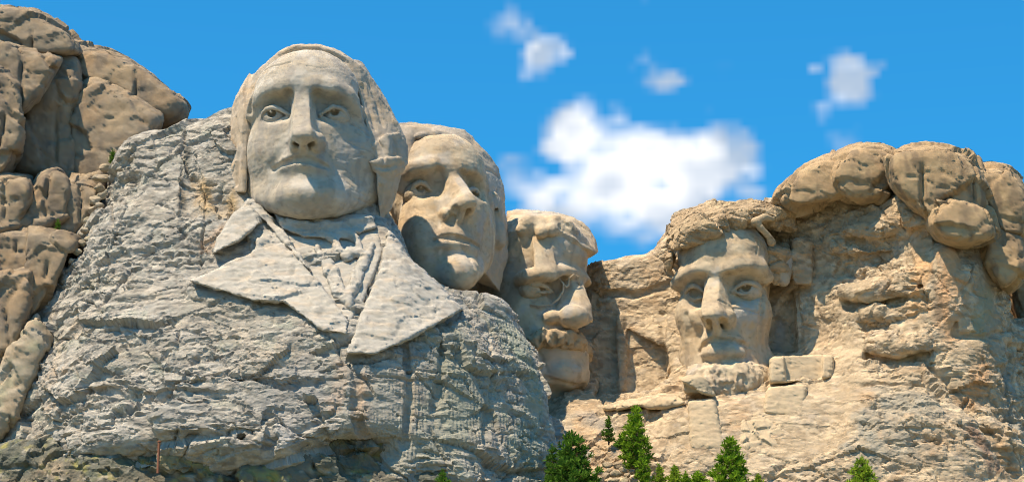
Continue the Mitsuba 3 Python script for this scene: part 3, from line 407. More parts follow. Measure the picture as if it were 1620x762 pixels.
rock('cliff_001', [('s','a',0,[[-18.7,99.08,268],[-15.66,99.51,267],[-12.56,97.2,265],[-15.31,91.06,263],[-15.16,85.39,262],[-11.64,89.53,263],[-10.8,83.12,262],[-7.96,81.47,264],[-4.41,84.21,268],[-12.19,79.37,262],[-6.48,76.96,264],[-1.53,94.2,277],[-1.52,86.19,277],[6.83,87.47,276],[1.46,72.33,269],[6.56,72.33,269],[10.73,86.07,269],[14.04,86.69,268.5],[16.62,87.69,268],[10.36,80.49,271],[13.96,79.91,269],[17.2,81,267.5],[10.97,72.59,270],[13.83,71.57,269],[16.87,71.28,265],[19.67,88.92,263.5],[24.81,90.46,263.5],[29.8,90.12,262.5],[19.34,82.83,266],[24.99,83.44,268],[31.28,84.66,264.5],[19.01,73.98,264],[24.58,74.52,266],[30.84,75.32,263.5],[33.34,90.55,261.5],[34.56,83.12,262],[35.58,75.42,261.2],[31.43,73.65,262.8],[36.4,80.76,259.2],[35.99,75.47,258.8],[37.2,88.06,258.6],[41.74,83.73,256.8],[38.62,79.78,256],[41.01,75.69,254.5],[37.33,72.64,256.5],[43.76,69.27,252],[44.17,87.66,253],[47.9,83.52,251.6],[46.34,80.58,251.5],[45.43,74.97,252],[50.36,78.41,251.5],[51.36,70.69,252],[55.36,74.96,257],[55.73,67.48,256],[61.95,73.43,262],[59.99,58.05,258],[53.12,64.48,252.5],[38.53,65.94,250],[42.69,62.55,247.5],[35.93,60.5,247.5],[49.03,57.11,247.5],[52.98,57.78,250.5],[44.07,55.76,246],[32.42,57.33,247],[18.44,65.3,253],[23.18,65.18,252.5],[19.51,60.52,250.5],[20.02,56.87,249.5],[24.85,60.41,250],[24.59,56.31,248.5],[29.49,60.29,249.5],[29.12,56.09,247.5],[34.82,66.58,252.5],[33.67,61.21,250.5],[6.37,67.57,262],[10.54,66.47,260.5],[14.61,65.85,258],[4.87,62.52,259],[10.33,61.93,256.5],[15.71,62.04,254],[6.13,57.25,255],[12.77,56.49,251.5],[3.59,68.57,266],[3.45,57.91,258],[16.7,56.17,250],[6.07,54.21,253],[19.16,53.17,248],[32.11,52.76,246],[45.04,52.55,245],[55.94,53.59,250],[37.47,55.29,246],[-18.79,100.88,269],[-18.79,101.88,283],[-18.79,103.88,299.8],[-12.73,100.19,268],[-12.73,101.19,282],[-12.73,103.19,298.8],[-8.28,99.01,270],[-8.28,100.01,284],[-8.28,102.01,300.8],[-1.39,95.68,279],[-1.39,96.68,293],[-1.39,98.68,309.8],[3.09,95.28,279],[3.09,96.28,293],[3.09,98.28,309.8],[9.36,88.42,272],[9.36,89.42,286],[9.36,91.42,302.8],[10.26,87.94,270],[10.26,88.94,284],[10.26,90.94,300.8],[11.28,87.63,269.5],[11.28,88.63,283.5],[11.28,90.63,300.3],[14.09,88.25,269],[14.09,89.25,283],[14.09,91.25,299.8],[17.19,89.25,268.5],[17.19,90.25,282.5],[17.19,92.25,299.3],[17.63,88.98,266],[17.63,89.98,280],[17.63,91.98,296.8],[18.73,91.63,264],[18.73,92.63,278],[18.73,94.63,294.8],[20.11,92.31,263.5],[20.11,93.31,277.5],[20.11,95.31,294.3],[21.92,92.6,263.2],[21.92,93.6,277.2],[21.92,95.6,294],[24.83,92.84,263],[24.83,93.84,277],[24.83,95.84,293.8],[27.02,92.68,263],[27.02,93.68,277],[27.02,95.68,293.8],[30.94,92.4,262.2],[30.94,93.4,276.2],[30.94,95.4,293],[32.79,91.63,261.5],[32.79,92.63,275.5],[32.79,94.63,292.3],[35.45,92.05,260.5],[35.45,93.05,274.5],[35.45,95.05,291.3],[38.59,92.46,259.5],[38.59,93.46,273.5],[38.59,95.46,290.3],[42.33,92.39,258],[42.33,93.39,272],[42.33,95.39,288.8],[44.81,90.94,256],[44.81,91.94,270],[44.81,93.94,286.8],[48.64,87.46,254.6],[48.84,88.46,268.6],[49.24,90.46,285.4],[52.82,85.37,255],[53.22,86.37,269],[54.02,88.37,285.8],[55.08,81.57,257],[55.88,81.97,271],[57.48,82.77,287.8],[56.35,79.07,258.5],[57.15,79.47,272.5],[58.75,80.27,289.3],[59.5,79.37,262],[59.5,80.37,276],[59.5,82.37,292.8],[64.83,81.31,266],[64.83,82.31,280],[64.83,84.31,296.8],[-20,106,290],[-20,114,290],[-10,106,290],[-10,114,290],[0,106,290],[0,114,290],[10,106,290],[10,114,290],[20,106,290],[20,114,290],[30,106,290],[30,114,290],[45,106,290],[45,114,290],[60,106,290],[60,114,290],[70,106,290],[70,114,290]],.6),
    ('h','c',.3,[[9.27,264,68.66],[17.92,263,69.43],[9.33,264,73.98],[18.01,263,73.7],[9.63,270,70.48],[17.83,268,70.87],[9.99,271,80.49],[17.52,268.2,76.64]],0),
    ('p','c',.35,[[10.38,270.76,83.06,.5],[12.9,269.18,82.82,.5],[13.99,268.94,82.36,.5],[16.86,267.6,82.88,.55],[18.14,266.85,83.26,.5]]),
    ('p','c',.3,[[17.4,267.14,80.89,.35],[17.36,265.75,75.95,.35],[17.29,268.2,72.11,.35]]),
    ('p','a',.5,[[12.66,269.34,79.71,.5],[12.76,269.46,75.55,.6],[12.39,269.09,71.3,.7]]),
    ('p','c',.3,[[11.95,270,80.2,.5],[12.03,269.89,75.59,.5],[11.78,268.76,71.14,.5]]),
    ('p','c',.4,[[13.91,269.45,75.47,.4],[13.98,269.02,71.58,.4]]),
    ('h','a',.15,[[32.07,260.6,86.45],[34.07,261,86.73],[34.01,261,81.31],[31.79,261,81.31],[32.61,265,87.88],[34.53,265,82.53]],0,.12),
    ('h','a',.1,[[31.5,261,85.22],[32.29,260.4,85.18],[32.34,260.6,81.94],[31.67,261,82.06],[32.13,265,86.5],[32.88,265,83.29]],0,.12),
    ('h','c',.1,[[28.79,262.8,80.35],[32.25,262.4,81.74],[32.26,262.6,73.59],[28.72,263,73.26],[32.54,265,81.77],[29.06,266,74.52],[32.28,265,74.55]],0),
    ('p','c',.15,[[32.43,263.3,82.01,.28],[32.47,262.74,78.84,.3],[32.65,262.31,77.37,.25]]),
    ('p','c',.2,[[31.57,265.26,78.22,.2],[32.07,265.08,76.51,.28],[31.98,262.48,74.15,.3]]),
    ('p','c',.15,[[32.38,262.51,77.13,.16],[34.23,261.54,76.26,.2],[35.59,260.15,75.27,.18]]),
    ('p','c',.15,[[33.28,262.64,81.66,.16],[34.27,261.06,78.72,.2],[35.39,260.5,76.33,.18]]),
    ('p','c',.3,[[36.93,260.08,84.14,1.01],[38.8,258.78,83.43,1.01],[41.35,256.8,83.4,1.01]]),
    ('p','a',.6,[[36.93,259.54,85.31,.83],[38.83,258.42,84.65,.83],[41.4,256.52,84.64,.83]]),
    ('p','c',.3,[[36.96,259.78,82.4,.94],[38.72,257.39,81.21,.94],[41.42,255.49,81.51,.94]]),
    ('p','a',.6,[[37.21,260.94,84.1,.77],[39.14,259.61,83.23,.77],[41.85,257.57,83.48,.77]]),
    ('p','c',.3,[[37.23,257.79,78.24,1.08],[39.5,255.67,77.32,1.08],[42.7,253.64,77.58,1.08]]),
    ('p','a',.6,[[37.3,257.69,79.52,.88],[39.55,255.4,78.54,.88],[42.76,253.46,78.82,.88]]),
    ('p','c',.3,[[38.8,256.29,75.31,.68],[40.66,254.76,75.02,.68]]),
    ('p','a',.6,[[38.97,256.87,76.78,.55],[40.74,254.7,76.29,.55]]),
    ('p','c',.3,[[39.44,254.72,71.26,1.22],[41.95,253.29,70.59,1.22],[44.54,252.17,70.99,1.22]]),
    ('p','a',.6,[[39.56,254.96,72.61,.99],[42.06,253.37,71.88,.99],[44.63,252.12,72.24,.99]]),
    ('p','c',.3,[[38.16,258.57,85.91,.81],[40.3,256.4,84.75,.81],[42.34,255.73,85.13,.81]]),
    ('p','a',.6,[[38.18,258.09,87.09,.66],[40.43,256.66,86.17,.66],[42.32,255.06,86.24,.66]]),
    ('p','c',.5,[[43.45,253.96,70.65,.5],[45.77,251.97,68.56,.8],[48.81,251.12,64.83,.9],[51.13,250.24,61.15,1],[53.64,250.67,57.13,1.2]]),
    ('p','c',.3,[[46.69,252.45,84.17,.35],[50.24,252.97,83.6,.45],[60.77,291.78,94.9,.4]]),
    ('p','c',.4,[[48.4,251.97,72.82,.4],[51.57,252.5,72.61,.45],[55.35,256.92,74.94,.4]]),
    ('p','c',.3,[[47.98,251.98,83.65,.3],[48.65,251.56,78.43,.35],[48.11,252.23,72.89,.35]]),
    ('p','c',.4,[[55.15,256.42,73.35,.4],[53.65,253.92,68.37,.5],[54.11,252.99,62.5,.5]]),
    ('p','c',.3,[[43.31,254.14,88.05,.3],[43.84,254.66,83.04,.4],[45.51,252.04,76.42,.4]]),
    ('h','a',1.2,[[45,250.2,82.7],[47.59,249.8,83.52],[49.99,250.2,81.98],[50.06,250.4,76.64],[48.78,250.4,72.37],[46.39,250.6,71.72],[45.68,250.8,78.2],[48.58,256,81.99]],0,.5)],
     [-20,242,48], [62,280,102], .22, 'rough', 'warm', stains_and_shade=[([[47.74,250.92,82.58,1.6],[47.47,250.79,78.2,1.7],[47.39,251.87,73.5,1.7]],.8,(.44,.27,.15)),([[46.03,251.67,80.64,.5],[46.44,251.88,74.93,.6]],.8,(.19,.15,.11)),([[52.03,253.34,77.52,1.4],[50.86,252.04,73.55,1.5]],.85,(.25,.28,.19)),([[53.78,254.55,68.53,1.6],[53.87,253.44,62.61,1.5]],.85,(.16,.19,.19)),([[51.32,252.2,69.33,1.3],[49.78,252.18,66.5,1.2]],.85,(.42,.24,.12)),([[44.39,254.27,88.1,1.5],[45.14,252.54,80.91,1.6],[44.24,252.67,76.6,1.4]],.7,(.5,.31,.16)),([[57.44,288.39,98.01,1.2]],.6,(.33,.24,.14)),([[48.9,249.18,60.9,1.2],[51.37,249.17,57.48,1.2]],.8,(.17,.11,.08)),([[24.82,263.33,91.56,1.6],[20.44,263.53,90.86,1.5],[19.07,265.51,88.82,1.4]],.5,(.36,.26,.15)),([[10.99,270.08,74.12,1.3],[12.74,268.6,72.97,1.3]],.5,(.25,.21,.16)),([[14.99,269.08,75.37,1.2]],.35,(.33,.24,.15)),([[11.1,269.25,85.37,1],[10.76,270.7,83.49,.9]],.5,(.36,.26,.16)),([[38.35,249.2,64.35,1.5],[36.53,247.27,59.76,1.6]],.5,(.25,.25,.22)),([[36.66,259.39,89.84,1.6],[39.78,256.79,87.45,1.5]],.45,(.33,.26,.17)),([[30.77,265.49,77.38,1.2],[30.34,265.61,75.16,1.2]],.6,(.3,.31,.31)),([[32.85,262.31,74.99,.4],[32.9,260.92,73.13,.4]],.7,(.2,.12,.06)),([[34.1,261.08,74.28,.35]],.6,(.25,.14,.06)),([[43.01,254.42,88.15,2.5],[37.2,259.03,86.69,2.2]],.55,(.3,.22,.14)),([[52.24,253.72,79.82,3],[51.65,252.96,72.38,3],[53.26,252.93,65.29,3]],.6,(.28,.22,.15)),([[42.29,248.65,64.21,3.5],[39.15,247.03,59.71,3.5]],.7,(.27,.26,.22)),([[36.95,252.64,68.03,1.6],[35.24,251.06,64.82,1.4]],.5,(.33,.27,.19)),([[45.27,247.62,60.53,2.5]],.5,(.36,.27,.18)),([[8.42,260.38,65.72,1.4],[10.41,258.01,63.71,1.4]],.6,(.27,.26,.24)),([[6.33,260.97,65.86,1.2],[5.53,257.67,60.79,1.3]],.5,(.3,.29,.25))], fade=[[[14.05,268.59,86.72,3.5],[14.02,269.43,82.34,3.5],[13.93,269.82,75.57,4],[14.55,268.9,71.55,3]],[[31.23,264.34,83.85,2.5],[31.87,265.16,78.79,3],[33.51,261.89,74.87,2.5]],[[34.54,261.86,83.08,2],[34.92,260.94,77.57,2]],[[36.82,258.77,78.41,1.5],[36.59,256.41,71.9,2],[33.98,251.76,64.99,2.5],[33.6,249.97,61.09,2.5]],[[46.38,251.29,81.96,1.6],[47.44,250.84,77.49,1.8],[48.19,252.47,73.67,1.5]],[[52.4,254.06,81.38,1.4],[51.81,252.9,75.23,1.6]],[[51.13,288.3,99.66,1.2],[44.75,253.81,82.77,1.2]],[[18.51,265.79,78.98,1.5],[18.64,263.98,73.23,1.5]],[[23.2,252.8,65.25,2],[28.59,252.12,65.08,1.5]],[[17.03,253.14,62.54,2.5],[20.9,250.75,61.27,3],[24.18,250.1,60.43,3],[30.23,249.92,61.07,3]],[[14.73,259.78,67.01,2]]])
name('cliff_001', 'warm tan cliff behind and around the carved heads on the right', kind='structure')
rock('rock_dome', [('s','a',0,[[-62.96,108.71,262],[-58.72,111.92,262],[-55.45,107.12,262],[-52.74,108.32,263],[-48.38,107.12,264],[-43.89,103.53,265],[-40.29,103.11,266],[-54.83,96.9,262],[-50.64,97.26,263],[-46.37,96.84,264],[-56.26,89.02,257],[-51.99,89.02,257],[-47.86,88.61,258],[-56.36,81.05,253],[-51.93,80.01,252],[-48.9,81.37,254],[-54.91,71.27,249],[-52.11,69.87,249],[-56.91,64.05,248],[-53,57.66,244],[-45.08,94.42,266],[-42.34,99.14,266],[-64.82,117.24,268],[-64.82,118.24,282],[-64.82,120.24,298.8],[-61.74,116.91,268],[-61.74,117.91,282],[-61.74,119.91,298.8],[-57.15,116.58,268],[-57.15,117.58,282],[-57.15,119.58,298.8],[-53.47,113.45,268],[-53.47,114.45,282],[-53.47,116.45,298.8],[-49.27,111.65,268],[-49.27,112.65,282],[-49.27,114.65,298.8],[-45.86,110.02,268],[-45.86,111.02,282],[-45.86,113.02,298.8],[-42.55,107.26,268],[-42.55,108.26,282],[-42.55,110.26,298.8],[-39.57,104.52,268],[-39.57,105.52,282],[-39.57,107.52,298.8],[-36.19,103.45,269],[-35.69,104.45,283],[-34.69,106.45,299.8],[-80,40,262],[-80,60,262],[-80,80,262],[-80,100,262]],.8)],
     [-74,238,44], [-28,282,112], .45, 'weathered', 'brown')
name('rock_dome', 'brown dome of rock behind the boulders at the upper left', kind='structure')
# the four carved heads
name('carved_head', 'leftmost and largest carved stone head, bareheaded with side hair and a coat collar', category='carved head')
rock('carved_head__face', [('e','a',0,[-21.73,241.85,94.92],[5.83,5.59,6.64],[-7,0,0]),
    ('e','a',1.62,[-21.67,241.68,90.23],[5.67,5.51,5.67],[-7,0,0]),
    ('e','a',1.62,[-22.03,240.1,96.13],[5.35,4.37,4.21],[-7,0,0]),
    ('p','a',2.03,[[-27.59,243.96,87.61,1.62],[-25.73,241.12,84.88,1.7],[-23.67,238.91,83.68,1.54],[-21.32,237.8,83.16,1.54],[-18.67,238.62,83.66,1.7],[-15.29,242.86,86.51,2.03]]),
    ('e','a',1.78,[-21.25,237.55,83.93],[3,1.86,1.78],[-7,0,0]),
    ('e','a',1.62,[-21.43,238.63,87.04],[3.08,2.83,2.59],[-7,0,0]),
    ('e','a',2.03,[-26.44,241.37,89.95],[1.62,2.03,2.75],[-7,0,0]),
    ('e','a',2.03,[-16.24,240.53,89.69],[2.11,2.27,3.08],[-7,0,0]),
    ('p','a',.73,[[-27.69,240.46,93.93,.81],[-27.12,239.25,95.01,.89],[-25.91,237.84,95.52,.93],[-24.49,236.97,95.66,.97],[-23.01,236.46,95.92,.89],[-21.96,236.66,95.64,.89],[-20.65,236.25,95.66,.97],[-18.99,236.54,95.45,1.05],[-17.51,237.5,94.84,1.05],[-16.57,238.45,93.95,.97],[-16.1,239.37,92.8,.81]]),
    ('e','c',.57,[-25.28,236.74,93.38],[2.23,2.03,1.58],[-7,0,0]),
    ('e','c',.57,[-18.69,235.93,93.07],[2.23,2.03,1.58],[-7,0,0]),
    ('e','c',.49,[-23.52,236.36,93.52],[1.05,1.46,1.7],[-7,0,0]),
    ('e','c',.49,[-20.43,235.98,93.37],[1.05,1.46,1.7],[-7,0,0]),
    ('h','a',.57,[[-22.66,236.58,95.46],[-21.51,236.44,95.4],[-22.75,236.35,94.51],[-21.33,236.17,94.44],[-22.71,233.65,89.73],[-20.87,233.51,89.68],[-22.47,233.38,89],[-20.89,233.26,88.96],[-23.32,236.17,89.48],[-20.11,235.78,89.34],[-23.16,237.79,95.22],[-21.13,237.54,95.12],[-21.75,234.27,88.49]],.08),
    ('e','a',.57,[-21.51,234.16,89.12],[1.17,1.22,.81],[-7,0,0]),
    ('e','a',.32,[-22.76,235.86,89.06],[.65,1.22,.97],[-7,0,0]),
    ('e','a',.32,[-20.17,235.62,89.01],[.81,1.3,1.01],[-7,0,0]),
    ('p','c',.24,[[-22.23,234.86,88.41,.45],[-22.24,235.47,89.07,.41]]),
    ('p','c',.24,[[-20.9,234.73,88.35,.49],[-21.04,235.32,89.02,.41]]),
    ('p','a',.32,[[-21.61,234.07,88.66,.31],[-21.72,235.81,88.22,.41]]),
    ('p','a',.1,[[-26.48,238.68,92.85,.16],[-26.35,238.31,93.26,.21],[-25.93,237.8,93.62,.24],[-25.24,237.53,93.73,.26],[-24.56,237.47,93.5,.24],[-24.03,237.45,93.15,.21],[-23.43,237.49,92.82,.16]]),
    ('p','a',.2,[[-26.43,238.86,92.84,.18],[-25.55,238.39,92.32,.23],[-24.58,238.03,92.29,.23],[-23.52,237.63,92.78,.13]]),
    ('p','a',.1,[[-20.27,237.1,92.64,.16],[-19.65,236.91,93.01,.21],[-18.84,236.74,93.46,.26],[-18.06,236.91,93.35,.24],[-17.56,237.39,92.98,.21],[-17.31,237.72,92.55,.16]]),
    ('p','a',.2,[[-20.21,237.23,92.59,.13],[-19.33,237.38,92.12,.23],[-18.21,237.49,92.09,.23],[-17.37,237.73,92.41,.16]]),
    ('p','a',.65,[[-23.83,237.11,86.59,.32],[-22.72,236.4,86.75,.41],[-21.64,236.13,86.79,.45],[-20.59,236.19,86.67,.41],[-19.82,236.46,86.35,.32]]),
    ('b','a',0,[[-23.76,236.53,87.79,.73],[-22.8,236,87.94,.81],[-21.83,235.5,87.9,.65],[-20.74,235.84,87.88,.81],[-19.89,236.05,87.54,.65]],.11),
    ('b','a',0,[[-23.15,236.29,85.39,.81],[-21.66,235.8,85.42,.89],[-20.22,235.87,85.24,.81]],-.15),
    ('b','a',0,[[-23.26,235.06,88.65,.49],[-24.2,236.77,88.29,.57],[-25.15,238.1,87.23,.65]],-.24),
    ('b','a',0,[[-19.82,234.79,88.41,.49],[-19.02,236.61,87.96,.57],[-18.44,237.21,86.77,.65]],-.24),
    ('b','a',0,[[-21.67,235.04,87.94,.36],[-21.77,235.6,87.58,.36]],-.16),
    ('b','a',0,[[-24,236.66,84.19,1.22],[-21.72,235.55,83.53,1.05],[-19.32,235.81,83.76,1.22]],.12),
    ('b','a',0,[[-25.94,238.16,88.94,1.3],[-25.39,238.87,86.02,1.3]],.24),
    ('b','a',0,[[-17.27,238.12,87.87,1.62],[-17.33,237.9,84.98,1.62]],.24),
    ('p','c',.2,[[-24.99,238.16,87,.28],[-24.08,236.8,87.08,.36],[-22.75,235.93,87.22,.45],[-21.82,235.76,87.26,.47],[-20.95,235.68,87.13,.45],[-19.98,235.9,86.78,.36],[-19.1,236.53,86.56,.24]]),
    ('p','c',.24,[[-27.67,238.63,95.55,.32],[-27.97,239.47,93.86,.36]]),
    ('p','c',.32,[[-16.13,240.63,97.06,.49],[-15.72,238.04,94.24,.49],[-15.28,239.05,92.69,.41]])],
     [-36,228,66], [-8,255,101], .13, 'bare', 'face', cracks=[([[-23.54,236.5,98.44,0],[-24.57,236.83,98.25,0],[-26.43,238.74,98.41,0]],.16,.19),([[-16.95,238.11,92.05,0],[-15.7,238.51,91.35,0],[-15.1,238.77,90.87,0]],.13,.14),([[-16.6,237.96,88.16,0],[-15.63,238.32,88.65,0]],.1,.07),([[-16.79,237.9,84.63,0],[-15.32,239.93,84.63,0]],.1,.07),([[-16.53,238.3,83.93,0],[-15.23,240.88,84.11,0]],.1,.07),([[-17.52,237.71,85.61,0],[-16.42,238.37,84.79,0]],.1,.07),([[-19.38,236.53,86.8,0],[-18.12,237.46,86.29,0]],.1,.07),([[-19.13,236.55,87.09,0],[-17.62,237.8,86.84,0]],.1,.07),([[-17.28,237.64,89.81,0],[-15.32,238.44,89.19,0]],.1,.07),([[-21.6,235.9,97.76,0],[-20.33,235.97,97.51,0],[-19.37,236.38,97.74,0]],.1,.07)], stains_and_shade=[([[-17.57,237.58,88.03,.9],[-16.61,237.85,89.18,1],[-17.92,237.36,89.71,.8]],.6,(.3,.31,.31)),([[-21.74,235.58,84.37,.9],[-22.65,236,84.8,.7]],.5,(.47,.46,.44)),([[-19,235.8,83.89,.9],[-20.02,235.99,85,.7]],.4,(.44,.37,.26)),([[-22.26,236.05,82.46,1],[-20.29,235.98,82.44,1]],.45,(.25,.2,.14)),([[-16.55,238.22,84.74,1]],.35,(.45,.38,.28)),([[-26.56,238.33,89.15,.4]],.6,(.2,.17,.15))])  # grey on the right cheek and brown under the chin paint in shade
rock('carved_head__hair', [('h','a',.65,[[-27.43,241.74,99.11],[-25.08,240.14,100.74],[-23.33,239.44,101.18],[-21,239.15,101.13],[-19.17,239.25,100.59],[-17.54,239.54,99.83],[-16.54,239.91,99.18],[-16.02,240.17,96.16],[-15.52,240.6,93.43],[-29.01,245.2,98.95],[-28.14,245.09,100.17],[-25.88,245.22,102.53],[-23.85,245.38,104.02],[-22.38,245.2,104.25],[-20.27,244.94,103.84],[-18.13,244.68,102.23],[-16.57,244.48,100.67],[-15.07,244.3,98.44],[-14,244.17,96.4],[-13.21,244.07,94.31],[-12.62,244,92.17],[-14.32,244.21,91.16],[-29.77,245.29,96.69],[-30.2,245.34,93.04],[-28.5,241.71,94.58],[-28.76,241.74,90.25],[-28.97,245.19,85.73],[-22.29,246.82,101.01],[-22.04,246.79,91.37],[-14.93,244.69,85.56]],.36),
    ('h','a',.65,[[-16.18,240.85,98.97],[-15.8,240.15,95.42],[-15.05,239.89,92.08],[-14.59,239.51,90.01],[-14.31,242.17,96.57],[-12.9,242.24,93.33],[-12.07,242.3,92.05],[-12.18,242.31,90.11],[-15.03,242.66,89.87]],.41),
    ('h','a',.32,[[-14.71,239.36,89.67],[-13.27,239.51,91.01],[-12.12,240.67,91.59],[-11.47,241.41,90.71],[-11.58,241.42,88.99],[-13.23,239.67,87.93],[-14.84,239.87,88],[-14.33,244.21,91.52]],.32),
    ('h','a',.2,[[-14.8,239.04,87.99],[-13.6,239.06,88.28],[-11.93,240.16,88.82],[-11.64,241.43,88.57],[-12.12,241.82,87.7],[-13.21,239.66,86.8],[-14.56,239.67,87.51],[-14.3,244.21,90.07]],.24),
    ('h','a',.24,[[-14.01,239.6,87.2],[-12.57,239.91,87.59],[-11.84,241.45,87.86],[-12.5,241.86,86.29],[-13.03,242.42,84.07],[-13.81,242.11,83.25],[-14.01,240.09,85.39],[-13.85,244.15,87.53]],.24),
    ('p','c',.16,[[-13.8,239.84,85.59,.32],[-13.95,240.62,84.3,.32]]),
    ('p','c',.12,[[-14.19,239.26,90.63,.15],[-13.63,239.19,89.61,.18],[-13.46,238.91,88.08,.16]]),
    ('p','c',.12,[[-12.61,239.69,91.22,.15],[-12.21,240.19,89.69,.16]]),
    ('p','c',.12,[[-14.65,238.9,87.66,.2],[-13.59,239.13,87.38,.24],[-12.16,239.74,87.96,.18]]),
    ('p','c',.2,[[-15.94,239.68,97.05,.24],[-15.23,239.78,94.7,.32],[-14.5,239.63,91.98,.24]]),
    ('p','c',.2,[[-15.39,240.38,97.84,.2],[-14.41,240.68,95.27,.24],[-13.75,240.48,92.66,.2]]),
    ('h','a',.65,[[-28.66,243.11,98.93],[-28.99,241.77,96.78],[-28.56,241.06,94.33],[-28.77,240.92,91.03],[-28.44,240.88,85.67],[-29.94,243.27,96.05],[-30.03,242.87,92.12],[-29.77,242.43,86.21],[-30.47,247.82,96.93],[-30.15,247.78,88.07]],.32),
    ('p','c',.16,[[-29.58,241.76,94.16,.2],[-29.08,240.78,90.62,.28],[-29.16,241.03,88.42,.36],[-29.25,241.26,86.51,.32]]),
    ('p','c',.16,[[-25.03,239.72,100.41,.16],[-23.36,239.12,100.75,.21],[-20.97,238.85,100.71,.21],[-19.14,238.95,100.17,.21],[-17.51,239.21,99.4,.18]])],
     [-38,229,66], [-6,256,102], .15, 'hair', 'hair')
rock('carved_head__eye', [('e','a',0,[-25.13,239.09,93.04],[1.46,1.38,1.22],[-7,0,0]),
    ('e','c',.05,[-25.4,237.72,93.15],[.5,.95,.5],[-7,0,0]),
    ('e','a',.03,[-25.45,237.77,93.25],[.1,.3,.1],[-7,0,0])],
     [-26.8,237.4,91.3], [-23.4,240.8,94.7], .07, 'bare', 'face')
rock('carved_head__eye_001', [('e','a',0,[-18.52,238.28,92.88],[1.46,1.38,1.22],[-7,0,0]),
    ('e','c',.05,[-18.7,236.91,93.05],[.5,.95,.5],[-7,0,0]),
    ('e','a',.03,[-18.75,236.96,93.15],[.1,.3,.1],[-7,0,0])],
     [-20.2,236.6,91.2], [-16.8,240,94.6], .07, 'bare', 'face')
